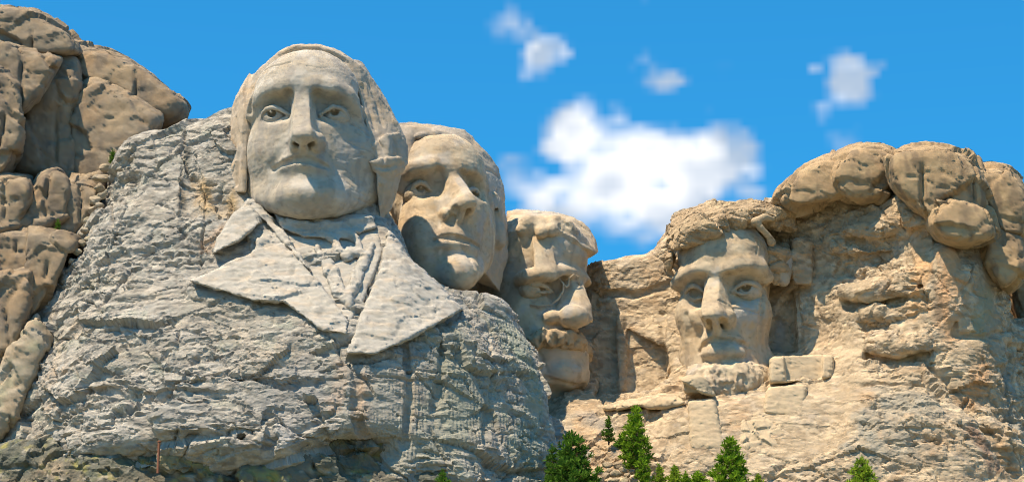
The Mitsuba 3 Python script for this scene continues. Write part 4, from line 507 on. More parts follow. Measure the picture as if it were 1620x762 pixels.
rock('carved_head__coat_lapel', [('h','a',.05,[[-31.07,222,69.8],[-27.47,222,71.33],[-25.2,222,72.61],[-22,222,67.76],[-24.91,222,67.76],[-27.81,222,68.78],[-34.99,250,78.38],[-30.94,250,80.11],[-28.37,250,81.55],[-24.77,250,76.09],[-28.05,250,76.09],[-31.31,250,77.24]],0),
    ('h','a',.05,[[-25.2,222,72.61],[-24.29,222,74.8],[-22.89,222,75.32],[-20.54,222,72.16],[-22,222,67.76],[-28.37,250,81.55],[-27.35,250,84.02],[-25.78,250,84.6],[-23.13,250,81.05],[-24.77,250,76.09]],0),
    ('h','a',.05,[[-20.54,222,72.16],[-18.19,222,68.78],[-15.57,222,65.74],[-15.85,222,64.42],[-18.1,222,64.8],[-20.38,222,66.43],[-22.12,222,67.89],[-23.13,250,81.05],[-20.49,250,77.24],[-17.54,250,73.82],[-17.85,250,72.33],[-20.38,250,72.75],[-22.95,250,74.6],[-24.91,250,76.24]],0),
    ('s','i',.3,[[-41.58,92.18,243.96],[-37.9,94.38,244.75],[-33.81,95.49,245.3],[-31.71,94.06,242.5],[-29.68,93.16,241.1],[-29.34,89.34,240.5],[-34.62,89.45,242.22],[-30.52,85.85,240.35],[-28.96,84.79,239.48],[-39.16,86.41,240.71],[-43.07,80.4,239.4],[-37.34,82.18,238.51],[-31.84,81.15,238.23],[-27.6,83.25,239.12],[-44.69,73.53,237.4],[-39.82,74.29,235.4],[-33.07,73.5,233.9],[-26.59,75.04,234.38],[-46.93,64.45,236.4],[-42.15,66.04,232.4],[-35.49,66.14,230.4],[-29.05,66.52,229.4],[-22.59,66.1,228.52],[-16.18,64.39,227.86],[-11.88,64.67,229.3],[-6.98,67.13,232.3],[-3.2,66.17,234.8],[.65,64.45,238.3],[-46,57.77,233.4],[-40.99,56.58,228.4],[-34.48,56.1,226.4],[-28.17,55.24,225.4],[-21.92,54.07,224.4],[-15.93,57,225.5],[-9.89,56.34,228.85],[-3.75,56.3,231.8],[1.91,55.63,237.3],[-10.41,52.03,227.24],[-3.7,52.15,230.3],[1.9,53.33,236.3],[-21.71,78.92,237.8],[-24.62,82.01,239.8],[-19.3,82.01,239.8],[-14.66,81.83,240.3],[-16.18,74.88,234.8],[-11.05,75.2,235.8],[-7.82,73.27,237.3],[-4.59,72.36,238.8],[-1.33,73.04,242.3],[-22.55,87.45,245.3],[-26.99,91.81,247.3],[-17.3,91.81,247.3],[-22.88,101.59,253.3],[-47.65,90.94,253.4],[-48.68,83.65,249.4],[-51.43,77.95,247.4],[-53.25,69.59,245.4],[-56.86,63.36,245.4],[-61.35,83.47,253.4],[-57.19,55.29,243.4],[-50.7,58.53,239.4],[-44.84,54.21,233.4],[-38.19,53.57,231.4],[-31.85,53.21,230.9],[-24.17,52.05,229.4],[-20.48,52.88,229.4],[-14.3,54.59,229.87],[-44.68,51.32,233.4],[-31.93,50.47,232.4],[-19.32,50.27,231.4],[-6.83,50.06,231.48],[3.2,51.51,239.3],[-57.02,52.76,243.4],[-15.54,55.74,229.33],[-42.45,94.1,245.04],[-42.75,94.9,258.85],[-43.35,96.5,275.48],[-39.82,95.42,245.57],[-40.02,96.42,259.39],[-40.42,98.42,276.05],[-36.21,97.14,247.26],[-36.21,98.14,261.07],[-36.21,100.14,277.75],[-34.14,97.59,247.3],[-34.14,98.59,261.3],[-34.14,100.59,278.06],[-32.55,98.65,248.3],[-32.55,99.65,262.3],[-32.55,101.65,279.1],[-44.67,85.97,245.4],[-45.47,86.47,251.4],[-47.07,87.47,258.6],[-43.73,91.44,246.52],[-44.53,91.84,253.4],[-46.13,92.64,261.8],[-46.11,80.85,243.4],[-46.91,81.35,248.4],[-48.51,82.35,254.4],[-12.87,83.57,241.3],[-12.07,83.57,273.3],[-10.47,83.57,311.7],[-11.26,80.1,239.3],[-10.46,80.4,271.3],[-8.86,81,309.7],[-10.23,78.2,238.8],[-9.43,78.6,270.8],[-7.83,79.4,309.2],[-8.82,76.68,238.8],[-8.32,77.48,270.8],[-7.32,79.08,309.2],[-7.25,75.94,239.3],[-6.95,76.84,271.3],[-6.35,78.64,309.7],[-4.64,75.36,240.8],[-4.44,76.36,272.8],[-4.04,78.36,311.2],[-.67,75.52,244.3],[-.27,76.32,276.3],[.53,77.92,314.7],[1,72.58,244.3],[1.9,72.78,276.3],[3.7,73.18,314.7],[2.33,69.81,244.3],[3.23,69.91,276.3],[5.03,70.11,314.7],[3.85,66.02,244.3],[4.75,66.02,276.3],[6.55,66.02,314.7],[4.89,62.61,244.3],[5.79,62.61,276.3],[7.59,62.61,314.7],[5.23,57.66,243.3],[6.13,57.66,275.3],[7.93,57.66,313.7],[5.31,52.79,242.3],[6.21,52.79,274.3],[8.01,52.79,312.65],[-70,104,269.4],[-70,112,269.4],[-40,104,270.98],[-40,112,271.3],[-10,104,271.3],[-10,112,271.3],[10,104,271.3],[10,112,271.3],[20,104,271.3],[20,112,271.3],[12,40,279.13],[12,55,279.3],[12,70,279.3],[12,85,279.3],[12,95,279.3],[16,40,279.3],[16,55,279.3],[16,70,279.3],[16,85,279.3],[16,95,279.3],[20,40,279.3],[20,55,279.3],[20,70,279.3],[20,85,279.3],[20,95,279.3],[-9,98,279.3],[-3,98,279.3],[4,98,279.3]],.7)],
     [-36,220,60], [-14,252,92], .18, 'dressed', 'pale')
rock('carved_head__collar', [('h','a',.05,[[-25.88,222,78.3],[-25.01,222,78.04],[-22.33,222,75.12],[-19.21,222,70.56],[-20.28,222,71.58],[-22.68,222,74.28],[-24.71,222,76.48],[-29.14,250,87.96],[-28.16,250,87.67],[-25.15,250,84.38],[-21.63,250,79.25],[-22.83,250,80.4],[-25.54,250,83.44],[-27.83,250,85.91]],0),
    ('h','a',.05,[[-25.88,222,78.3],[-24.71,222,76.48],[-25.31,222,76.16],[-26.21,222,77.13],[-29.14,250,87.96],[-27.83,250,85.91],[-28.51,250,85.55],[-29.51,250,86.65]],0),
    ('s','i',.3,[[-41.58,92.18,244.7],[-37.9,94.38,244.7],[-33.81,95.49,244.7],[-31.71,94.06,241.9],[-29.68,93.16,240.5],[-29.34,89.34,239.9],[-34.62,89.45,242.2],[-30.52,85.85,240.1],[-28.96,84.79,239.1],[-39.16,86.41,241.7],[-43.07,80.4,240.7],[-37.34,82.18,239.7],[-31.84,81.15,238.7],[-27.6,83.25,238.7],[-44.69,73.53,238.7],[-39.82,74.29,236.7],[-33.07,73.5,235.2],[-26.59,75.04,234.7],[-46.93,64.45,237.7],[-42.15,66.04,233.7],[-35.49,66.14,231.7],[-29.05,66.52,230.7],[-22.59,66.1,229.2],[-16.18,64.39,227.7],[-11.88,64.67,228.7],[-6.98,67.13,231.7],[-3.2,66.17,234.2],[.65,64.45,237.7],[-46,57.77,234.7],[-40.99,56.58,229.7],[-34.48,56.1,227.7],[-28.17,55.24,226.7],[-21.92,54.07,225.7],[-15.93,57,226.2],[-9.89,56.34,228.7],[-3.75,56.3,231.2],[1.91,55.63,236.7],[-10.41,52.03,227.7],[-3.7,52.15,229.7],[1.9,53.33,235.7],[-21.71,78.92,237.2],[-24.62,82.01,239.2],[-19.3,82.01,239.2],[-14.66,81.83,239.7],[-16.18,74.88,234.2],[-11.05,75.2,235.2],[-7.82,73.27,236.7],[-4.59,72.36,238.2],[-1.33,73.04,241.7],[-22.55,87.45,244.7],[-26.99,91.81,246.7],[-17.3,91.81,246.7],[-22.88,101.59,252.7],[-47.65,90.94,254.7],[-48.68,83.65,250.7],[-51.43,77.95,248.7],[-53.25,69.59,246.7],[-56.86,63.36,246.7],[-61.35,83.47,254.7],[-57.19,55.29,244.7],[-50.7,58.53,240.7],[-44.84,54.21,234.7],[-38.19,53.57,232.7],[-31.85,53.21,232.2],[-24.17,52.05,230.7],[-20.48,52.88,230.7],[-14.3,54.59,230.7],[-44.68,51.32,234.7],[-31.93,50.47,233.7],[-19.32,50.27,232.7],[-6.83,50.06,231.7],[3.2,51.51,238.7],[-57.02,52.76,244.7],[-15.54,55.74,230.2],[-42.45,94.1,245.7],[-42.75,94.9,259.7],[-43.35,96.5,276.5],[-39.82,95.42,245.7],[-40.02,96.42,259.7],[-40.42,98.42,276.5],[-36.21,97.14,246.7],[-36.21,98.14,260.7],[-36.21,100.14,277.5],[-34.14,97.59,246.7],[-34.14,98.59,260.7],[-34.14,100.59,277.5],[-32.55,98.65,247.7],[-32.55,99.65,261.7],[-32.55,101.65,278.5],[-44.67,85.97,246.7],[-45.47,86.47,252.7],[-47.07,87.47,259.9],[-43.73,91.44,247.7],[-44.53,91.84,254.7],[-46.13,92.64,263.1],[-46.11,80.85,244.7],[-46.91,81.35,249.7],[-48.51,82.35,255.7],[-12.87,83.57,240.7],[-12.07,83.57,272.7],[-10.47,83.57,311.1],[-11.26,80.1,238.7],[-10.46,80.4,270.7],[-8.86,81,309.1],[-10.23,78.2,238.2],[-9.43,78.6,270.2],[-7.83,79.4,308.6],[-8.82,76.68,238.2],[-8.32,77.48,270.2],[-7.32,79.08,308.6],[-7.25,75.94,238.7],[-6.95,76.84,270.7],[-6.35,78.64,309.1],[-4.64,75.36,240.2],[-4.44,76.36,272.2],[-4.04,78.36,310.6],[-.67,75.52,243.7],[-.27,76.32,275.7],[.53,77.92,314.1],[1,72.58,243.7],[1.9,72.78,275.7],[3.7,73.18,314.1],[2.33,69.81,243.7],[3.23,69.91,275.7],[5.03,70.11,314.1],[3.85,66.02,243.7],[4.75,66.02,275.7],[6.55,66.02,314.1],[4.89,62.61,243.7],[5.79,62.61,275.7],[7.59,62.61,314.1],[5.23,57.66,242.7],[6.13,57.66,274.7],[7.93,57.66,313.1],[5.31,52.79,241.7],[6.21,52.79,273.7],[8.01,52.79,312.1],[-70,104,270.7],[-70,112,270.7],[-40,104,270.7],[-40,112,270.7],[-10,104,270.7],[-10,112,270.7],[10,104,270.7],[10,112,270.7],[20,104,270.7],[20,112,270.7],[12,40,278.7],[12,55,278.7],[12,70,278.7],[12,85,278.7],[12,95,278.7],[16,40,278.7],[16,55,278.7],[16,70,278.7],[16,85,278.7],[16,95,278.7],[20,40,278.7],[20,55,278.7],[20,70,278.7],[20,85,278.7],[20,95,278.7],[-9,98,278.7],[-3,98,278.7],[4,98,278.7]],.7)],
     [-32,220,66], [-14,252,94], .18, 'dressed', 'pale')
rock('carved_head__coat_lapel_001', [('h','a',.05,[[-12.82,222,71.01],[-10.4,222,72.61],[-13.37,222,68.08],[-14.89,222,64.8],[-15.81,222,62.6],[-14.43,222,66.24],[-14.43,250,79.75],[-11.71,250,81.55],[-15.06,250,76.45],[-16.77,250,72.75],[-17.8,250,70.28],[-16.25,250,74.39]],0),
    ('h','a',.05,[[-10.4,222,72.61],[-9.2,222,70.05],[-6.69,222,68.65],[-4.67,222,66.94],[-8.54,222,65.43],[-10.09,222,63.79],[-12.97,222,62.48],[-15.81,222,62.6],[-13.37,222,68.08],[-11.71,250,81.55],[-10.36,250,78.67],[-7.54,250,77.1],[-5.26,250,75.17],[-9.62,250,73.46],[-11.37,250,71.62],[-14.61,250,70.14],[-17.8,250,70.28],[-15.06,250,76.45]],0),
    ('h','a',.05,[[-11.56,222,77],[-10.79,222,74.41],[-10.39,222,72.48],[-12.81,222,70.82],[-12.25,222,73.9],[-13.02,250,86.5],[-12.15,250,83.58],[-11.71,250,81.41],[-14.43,250,79.53],[-13.8,250,83]],0),
    ('s','i',.3,[[-41.58,92.18,245.2],[-37.9,94.38,245.2],[-33.81,95.49,245.2],[-31.71,94.06,242.4],[-29.68,93.16,241],[-29.34,89.34,240.4],[-34.62,89.45,242.7],[-30.52,85.85,240.6],[-28.96,84.79,239.6],[-39.16,86.41,242.2],[-43.07,80.4,241.2],[-37.34,82.18,240.2],[-31.84,81.15,239.2],[-27.6,83.25,239.2],[-44.69,73.53,239.2],[-39.82,74.29,237.2],[-33.07,73.5,235.7],[-26.59,75.04,235.2],[-46.93,64.45,238.2],[-42.15,66.04,234.2],[-35.49,66.14,232.2],[-29.05,66.52,231.2],[-22.59,66.1,229.7],[-16.18,64.39,228.2],[-11.88,64.67,228.93],[-6.98,67.13,230.87],[-3.2,66.17,233.1],[.65,64.45,236.6],[-46,57.77,235.2],[-40.99,56.58,230.2],[-34.48,56.1,228.2],[-28.17,55.24,227.2],[-21.92,54.07,226.2],[-15.93,57,226.7],[-9.89,56.34,228.53],[-3.75,56.3,230.1],[1.91,55.63,235.6],[-10.41,52.03,227.67],[-3.7,52.15,228.6],[1.9,53.33,234.6],[-21.71,78.92,237.7],[-24.62,82.01,239.7],[-19.3,82.01,239.7],[-14.66,81.83,240.2],[-16.18,74.88,234.7],[-11.05,75.2,235.17],[-7.82,73.27,236],[-4.59,72.36,237.1],[-1.33,73.04,240.6],[-22.55,87.45,245.2],[-26.99,91.81,247.2],[-17.3,91.81,247.2],[-22.88,101.59,253.2],[-47.65,90.94,255.2],[-48.68,83.65,251.2],[-51.43,77.95,249.2],[-53.25,69.59,247.2],[-56.86,63.36,247.2],[-61.35,83.47,255.2],[-57.19,55.29,245.2],[-50.7,58.53,241.2],[-44.84,54.21,235.2],[-38.19,53.57,233.2],[-31.85,53.21,232.7],[-24.17,52.05,231.2],[-20.48,52.88,231.2],[-14.3,54.59,231.2],[-44.68,51.32,235.2],[-31.93,50.47,234.2],[-19.32,50.27,233.2],[-6.83,50.06,230.87],[3.2,51.51,237.6],[-57.02,52.76,245.2],[-15.54,55.74,230.7],[-42.45,94.1,246.2],[-42.75,94.9,260.2],[-43.35,96.5,277],[-39.82,95.42,246.2],[-40.02,96.42,260.2],[-40.42,98.42,277],[-36.21,97.14,247.2],[-36.21,98.14,261.2],[-36.21,100.14,278],[-34.14,97.59,247.2],[-34.14,98.59,261.2],[-34.14,100.59,278],[-32.55,98.65,248.2],[-32.55,99.65,262.2],[-32.55,101.65,279],[-44.67,85.97,247.2],[-45.47,86.47,253.2],[-47.07,87.47,260.4],[-43.73,91.44,248.2],[-44.53,91.84,255.2],[-46.13,92.64,263.6],[-46.11,80.85,245.2],[-46.91,81.35,250.2],[-48.51,82.35,256.2],[-12.87,83.57,240.96],[-12.07,83.57,272.55],[-10.47,83.57,310.45],[-11.26,80.1,238.67],[-10.46,80.4,270.28],[-8.86,81,308.21],[-10.23,78.2,237.97],[-9.43,78.6,269.6],[-7.83,79.4,307.55],[-8.82,76.68,237.69],[-8.32,77.48,269.4],[-7.32,79.08,307.5],[-7.25,75.94,237.87],[-6.95,76.84,269.65],[-6.35,78.64,308],[-4.64,75.36,239.1],[-4.44,76.36,271.1],[-4.04,78.36,309.5],[-.67,75.52,242.6],[-.27,76.32,274.6],[.53,77.92,313],[1,72.58,242.6],[1.9,72.78,274.6],[3.7,73.18,313],[2.33,69.81,242.6],[3.23,69.91,274.6],[5.03,70.11,313],[3.85,66.02,242.6],[4.75,66.02,274.6],[6.55,66.02,313],[4.89,62.61,242.6],[5.79,62.61,274.6],[7.59,62.61,313],[5.23,57.66,241.6],[6.13,57.66,273.6],[7.93,57.66,312],[5.31,52.79,240.6],[6.21,52.79,272.6],[8.01,52.79,311],[-70,104,271.2],[-70,112,271.2],[-40,104,271.2],[-40,112,271.2],[-10,104,270.15],[-10,112,270.14],[10,104,269.6],[10,112,269.6],[20,104,269.6],[20,112,269.6],[12,40,277.6],[12,55,277.6],[12,70,277.6],[12,85,277.6],[12,95,277.6],[16,40,277.6],[16,55,277.6],[16,70,277.6],[16,85,277.6],[16,95,277.6],[20,40,277.6],[20,55,277.6],[20,70,277.6],[20,85,277.6],[20,95,277.6],[-9,98,277.94],[-3,98,277.6],[4,98,277.6]],.7)],
     [-20,218,56], [-2,254,92], .18, 'dressed', 'pale')
rock('carved_head__coat_fold', [('h','a',.05,[[-25.87,222,78.17],[-25.22,222,77.13],[-24.32,222,75.7],[-26.58,222,73.77],[-28.98,222,72.48],[-28.56,222,74.28],[-26.93,222,76.74],[-29.14,250,87.82],[-28.41,250,86.65],[-27.38,250,85.04],[-29.93,250,82.86],[-32.64,250,81.41],[-32.16,250,83.44],[-30.33,250,86.21]],0),
    ('s','i',.3,[[-41.58,92.18,244.8],[-37.9,94.38,244.8],[-33.81,95.49,244.8],[-31.71,94.06,242],[-29.68,93.16,240.6],[-29.34,89.34,240],[-34.62,89.45,242.3],[-30.52,85.85,240.2],[-28.96,84.79,239.2],[-39.16,86.41,241.8],[-43.07,80.4,239.3],[-37.34,82.18,239.2],[-31.84,81.15,237.9],[-27.6,83.25,238.8],[-44.69,73.53,237.3],[-39.82,74.29,235.3],[-33.07,73.5,233.8],[-26.59,75.04,233.3],[-46.93,64.45,236.3],[-42.15,66.04,232.3],[-35.49,66.14,230.3],[-29.05,66.52,229.3],[-22.59,66.1,227.8],[-16.18,64.39,226.3],[-11.88,64.67,227.3],[-6.98,67.13,230.3],[-3.2,66.17,232.8],[.65,64.45,236.3],[-46,57.77,233.3],[-40.99,56.58,228.3],[-34.48,56.1,226.3],[-28.17,55.24,225.3],[-21.92,54.07,224.3],[-15.93,57,224.8],[-9.89,56.34,227.3],[-3.75,56.3,229.8],[1.91,55.63,235.3],[-10.41,52.03,226.3],[-3.7,52.15,228.3],[1.9,53.33,234.3],[-21.71,78.92,235.8],[-24.62,82.01,238.7],[-19.3,82.01,238.7],[-14.66,81.83,239.05],[-16.18,74.88,232.8],[-11.05,75.2,233.8],[-7.82,73.27,235.3],[-4.59,72.36,236.8],[-1.33,73.04,240.3],[-22.55,87.45,244.8],[-26.99,91.81,246.8],[-17.3,91.81,246.8],[-22.88,101.59,252.8],[-47.65,90.94,254.8],[-48.68,83.65,249.3],[-51.43,77.95,247.3],[-53.25,69.59,245.3],[-56.86,63.36,245.3],[-61.35,83.47,253.3],[-57.19,55.29,243.3],[-50.7,58.53,239.3],[-44.84,54.21,233.3],[-38.19,53.57,231.3],[-31.85,53.21,230.8],[-24.17,52.05,229.3],[-20.48,52.88,229.3],[-14.3,54.59,229.3],[-44.68,51.32,233.3],[-31.93,50.47,232.3],[-19.32,50.27,231.3],[-6.83,50.06,230.3],[3.2,51.51,237.3],[-57.02,52.76,243.3],[-15.54,55.74,228.8],[-42.45,94.1,245.8],[-42.75,94.9,259.8],[-43.35,96.5,276.6],[-39.82,95.42,245.8],[-40.02,96.42,259.8],[-40.42,98.42,276.6],[-36.21,97.14,246.8],[-36.21,98.14,260.8],[-36.21,100.14,277.6],[-34.14,97.59,246.8],[-34.14,98.59,260.8],[-34.14,100.59,277.6],[-32.55,98.65,247.8],[-32.55,99.65,261.8],[-32.55,101.65,278.6],[-44.67,85.97,246.8],[-45.47,86.47,252.18],[-47.07,87.47,258.83],[-43.73,91.44,247.8],[-44.53,91.84,254.8],[-46.13,92.64,263.2],[-46.11,80.85,243.3],[-46.91,81.35,248.3],[-48.51,82.35,254.3],[-12.87,83.57,240.65],[-12.07,83.57,271.3],[-10.47,83.57,309.7],[-11.26,80.1,237.45],[-10.46,80.4,269.3],[-8.86,81,307.7],[-10.23,78.2,236.8],[-9.43,78.6,268.8],[-7.83,79.4,307.2],[-8.82,76.68,236.8],[-8.32,77.48,268.8],[-7.32,79.08,307.2],[-7.25,75.94,237.3],[-6.95,76.84,269.3],[-6.35,78.64,307.7],[-4.64,75.36,238.8],[-4.44,76.36,270.8],[-4.04,78.36,309.2],[-.67,75.52,242.3],[-.27,76.32,274.3],[.53,77.92,312.7],[1,72.58,242.3],[1.9,72.78,274.3],[3.7,73.18,312.7],[2.33,69.81,242.3],[3.23,69.91,274.3],[5.03,70.11,312.7],[3.85,66.02,242.3],[4.75,66.02,274.3],[6.55,66.02,312.7],[4.89,62.61,242.3],[5.79,62.61,274.3],[7.59,62.61,312.7],[5.23,57.66,241.3],[6.13,57.66,273.3],[7.93,57.66,311.7],[5.31,52.79,240.3],[6.21,52.79,272.3],[8.01,52.79,310.7],[-70,104,270.8],[-70,112,270.8],[-40,104,270.8],[-40,112,270.8],[-10,104,270.8],[-10,112,270.8],[10,104,270.8],[10,112,270.8],[20,104,270.8],[20,112,270.8],[12,40,277.3],[12,55,277.3],[12,70,277.3],[12,85,277.3],[12,95,278.13],[16,40,277.3],[16,55,277.3],[16,70,277.3],[16,85,277.3],[16,95,278.13],[20,40,277.3],[20,55,277.3],[20,70,277.3],[20,85,277.3],[20,95,278.13],[-9,98,278.8],[-3,98,278.8],[4,98,278.8]],.7)],
     [-36,222,70], [-20,250,86], .18, 'dressed', 'pale')
rock('carved_head__shirt', [('h','a',.05,[[-22.68,222,74.41],[-20.23,222,74.28],[-16.24,222,74.03],[-12.88,222,74.67],[-12.6,222,72.48],[-14.28,222,67.83],[-15.63,222,65.36],[-20.54,222,72.16],[-25.54,250,83.58],[-22.78,250,83.44],[-18.28,250,83.15],[-14.5,250,83.87],[-14.18,250,81.41],[-16.08,250,76.17],[-17.6,250,73.39],[-23.13,250,81.05]],0),
    ('s','i',.3,[[-41.58,92.18,245.65],[-37.9,94.38,245.65],[-33.81,95.49,245.65],[-31.71,94.06,242.85],[-29.68,93.16,241.45],[-29.34,89.34,240.85],[-34.62,89.45,243.15],[-30.52,85.85,241.05],[-28.96,84.79,240.05],[-39.16,86.41,242.65],[-43.07,80.4,241.65],[-37.34,82.18,240.65],[-31.84,81.15,239.65],[-27.6,83.25,239.65],[-44.69,73.53,239.65],[-39.82,74.29,237.65],[-33.07,73.5,236.15],[-26.59,75.04,235.65],[-46.93,64.45,238.65],[-42.15,66.04,234.65],[-35.49,66.14,232.65],[-29.05,66.52,231.65],[-22.59,66.1,230.15],[-16.18,64.39,228.65],[-11.88,64.67,229.65],[-6.98,67.13,232.65],[-3.2,66.17,235.15],[.65,64.45,238.65],[-46,57.77,235.65],[-40.99,56.58,230.65],[-34.48,56.1,228.65],[-28.17,55.24,227.65],[-21.92,54.07,226.65],[-15.93,57,227.15],[-9.89,56.34,229.65],[-3.75,56.3,232.15],[1.91,55.63,237.65],[-10.41,52.03,228.65],[-3.7,52.15,230.65],[1.9,53.33,236.65],[-21.71,78.92,238.15],[-24.62,82.01,240.15],[-19.3,82.01,240.15],[-14.66,81.83,240.65],[-16.18,74.88,235.15],[-11.05,75.2,236.15],[-7.82,73.27,237.65],[-4.59,72.36,239.15],[-1.33,73.04,242.65],[-22.55,87.45,245.65],[-26.99,91.81,247.65],[-17.3,91.81,247.65],[-22.88,101.59,253.65],[-47.65,90.94,255.65],[-48.68,83.65,251.65],[-51.43,77.95,249.65],[-53.25,69.59,247.65],[-56.86,63.36,247.65],[-61.35,83.47,255.65],[-57.19,55.29,245.65],[-50.7,58.53,241.65],[-44.84,54.21,235.65],[-38.19,53.57,233.65],[-31.85,53.21,233.15],[-24.17,52.05,231.65],[-20.48,52.88,231.65],[-14.3,54.59,231.65],[-44.68,51.32,235.65],[-31.93,50.47,234.65],[-19.32,50.27,233.65],[-6.83,50.06,232.65],[3.2,51.51,239.65],[-57.02,52.76,245.65],[-15.54,55.74,231.15],[-42.45,94.1,246.65],[-42.75,94.9,260.65],[-43.35,96.5,277.45],[-39.82,95.42,246.65],[-40.02,96.42,260.65],[-40.42,98.42,277.45],[-36.21,97.14,247.65],[-36.21,98.14,261.65],[-36.21,100.14,278.45],[-34.14,97.59,247.65],[-34.14,98.59,261.65],[-34.14,100.59,278.45],[-32.55,98.65,248.65],[-32.55,99.65,262.65],[-32.55,101.65,279.45],[-44.67,85.97,247.65],[-45.47,86.47,253.65],[-47.07,87.47,260.85],[-43.73,91.44,248.65],[-44.53,91.84,255.65],[-46.13,92.64,264.05],[-46.11,80.85,245.65],[-46.91,81.35,250.65],[-48.51,82.35,256.65],[-12.87,83.57,241.65],[-12.07,83.57,273.65],[-10.47,83.57,312.05],[-11.26,80.1,239.65],[-10.46,80.4,271.65],[-8.86,81,310.05],[-10.23,78.2,239.15],[-9.43,78.6,271.15],[-7.83,79.4,309.55],[-8.82,76.68,239.15],[-8.32,77.48,271.15],[-7.32,79.08,309.55],[-7.25,75.94,239.65],[-6.95,76.84,271.65],[-6.35,78.64,310.05],[-4.64,75.36,241.15],[-4.44,76.36,273.15],[-4.04,78.36,311.55],[-.67,75.52,244.65],[-.27,76.32,276.65],[.53,77.92,315.05],[1,72.58,244.65],[1.9,72.78,276.65],[3.7,73.18,315.05],[2.33,69.81,244.65],[3.23,69.91,276.65],[5.03,70.11,315.05],[3.85,66.02,244.65],[4.75,66.02,276.65],[6.55,66.02,315.05],[4.89,62.61,244.65],[5.79,62.61,276.65],[7.59,62.61,315.05],[5.23,57.66,243.65],[6.13,57.66,275.65],[7.93,57.66,314.05],[5.31,52.79,242.65],[6.21,52.79,274.65],[8.01,52.79,313.05],[-70,104,271.65],[-70,112,271.65],[-40,104,271.65],[-40,112,271.65],[-10,104,271.65],[-10,112,271.65],[10,104,271.65],[10,112,271.65],[20,104,271.65],[20,112,271.65],[12,40,279.65],[12,55,279.65],[12,70,279.65],[12,85,279.65],[12,95,279.65],[16,40,279.65],[16,55,279.65],[16,70,279.65],[16,85,279.65],[16,95,279.65],[20,40,279.65],[20,55,279.65],[20,70,279.65],[20,85,279.65],[20,95,279.65],[-9,98,279.65],[-3,98,279.65],[4,98,279.65]],.7)],
     [-28,220,58], [-10,252,90], .18, 'sawn', 'pale')
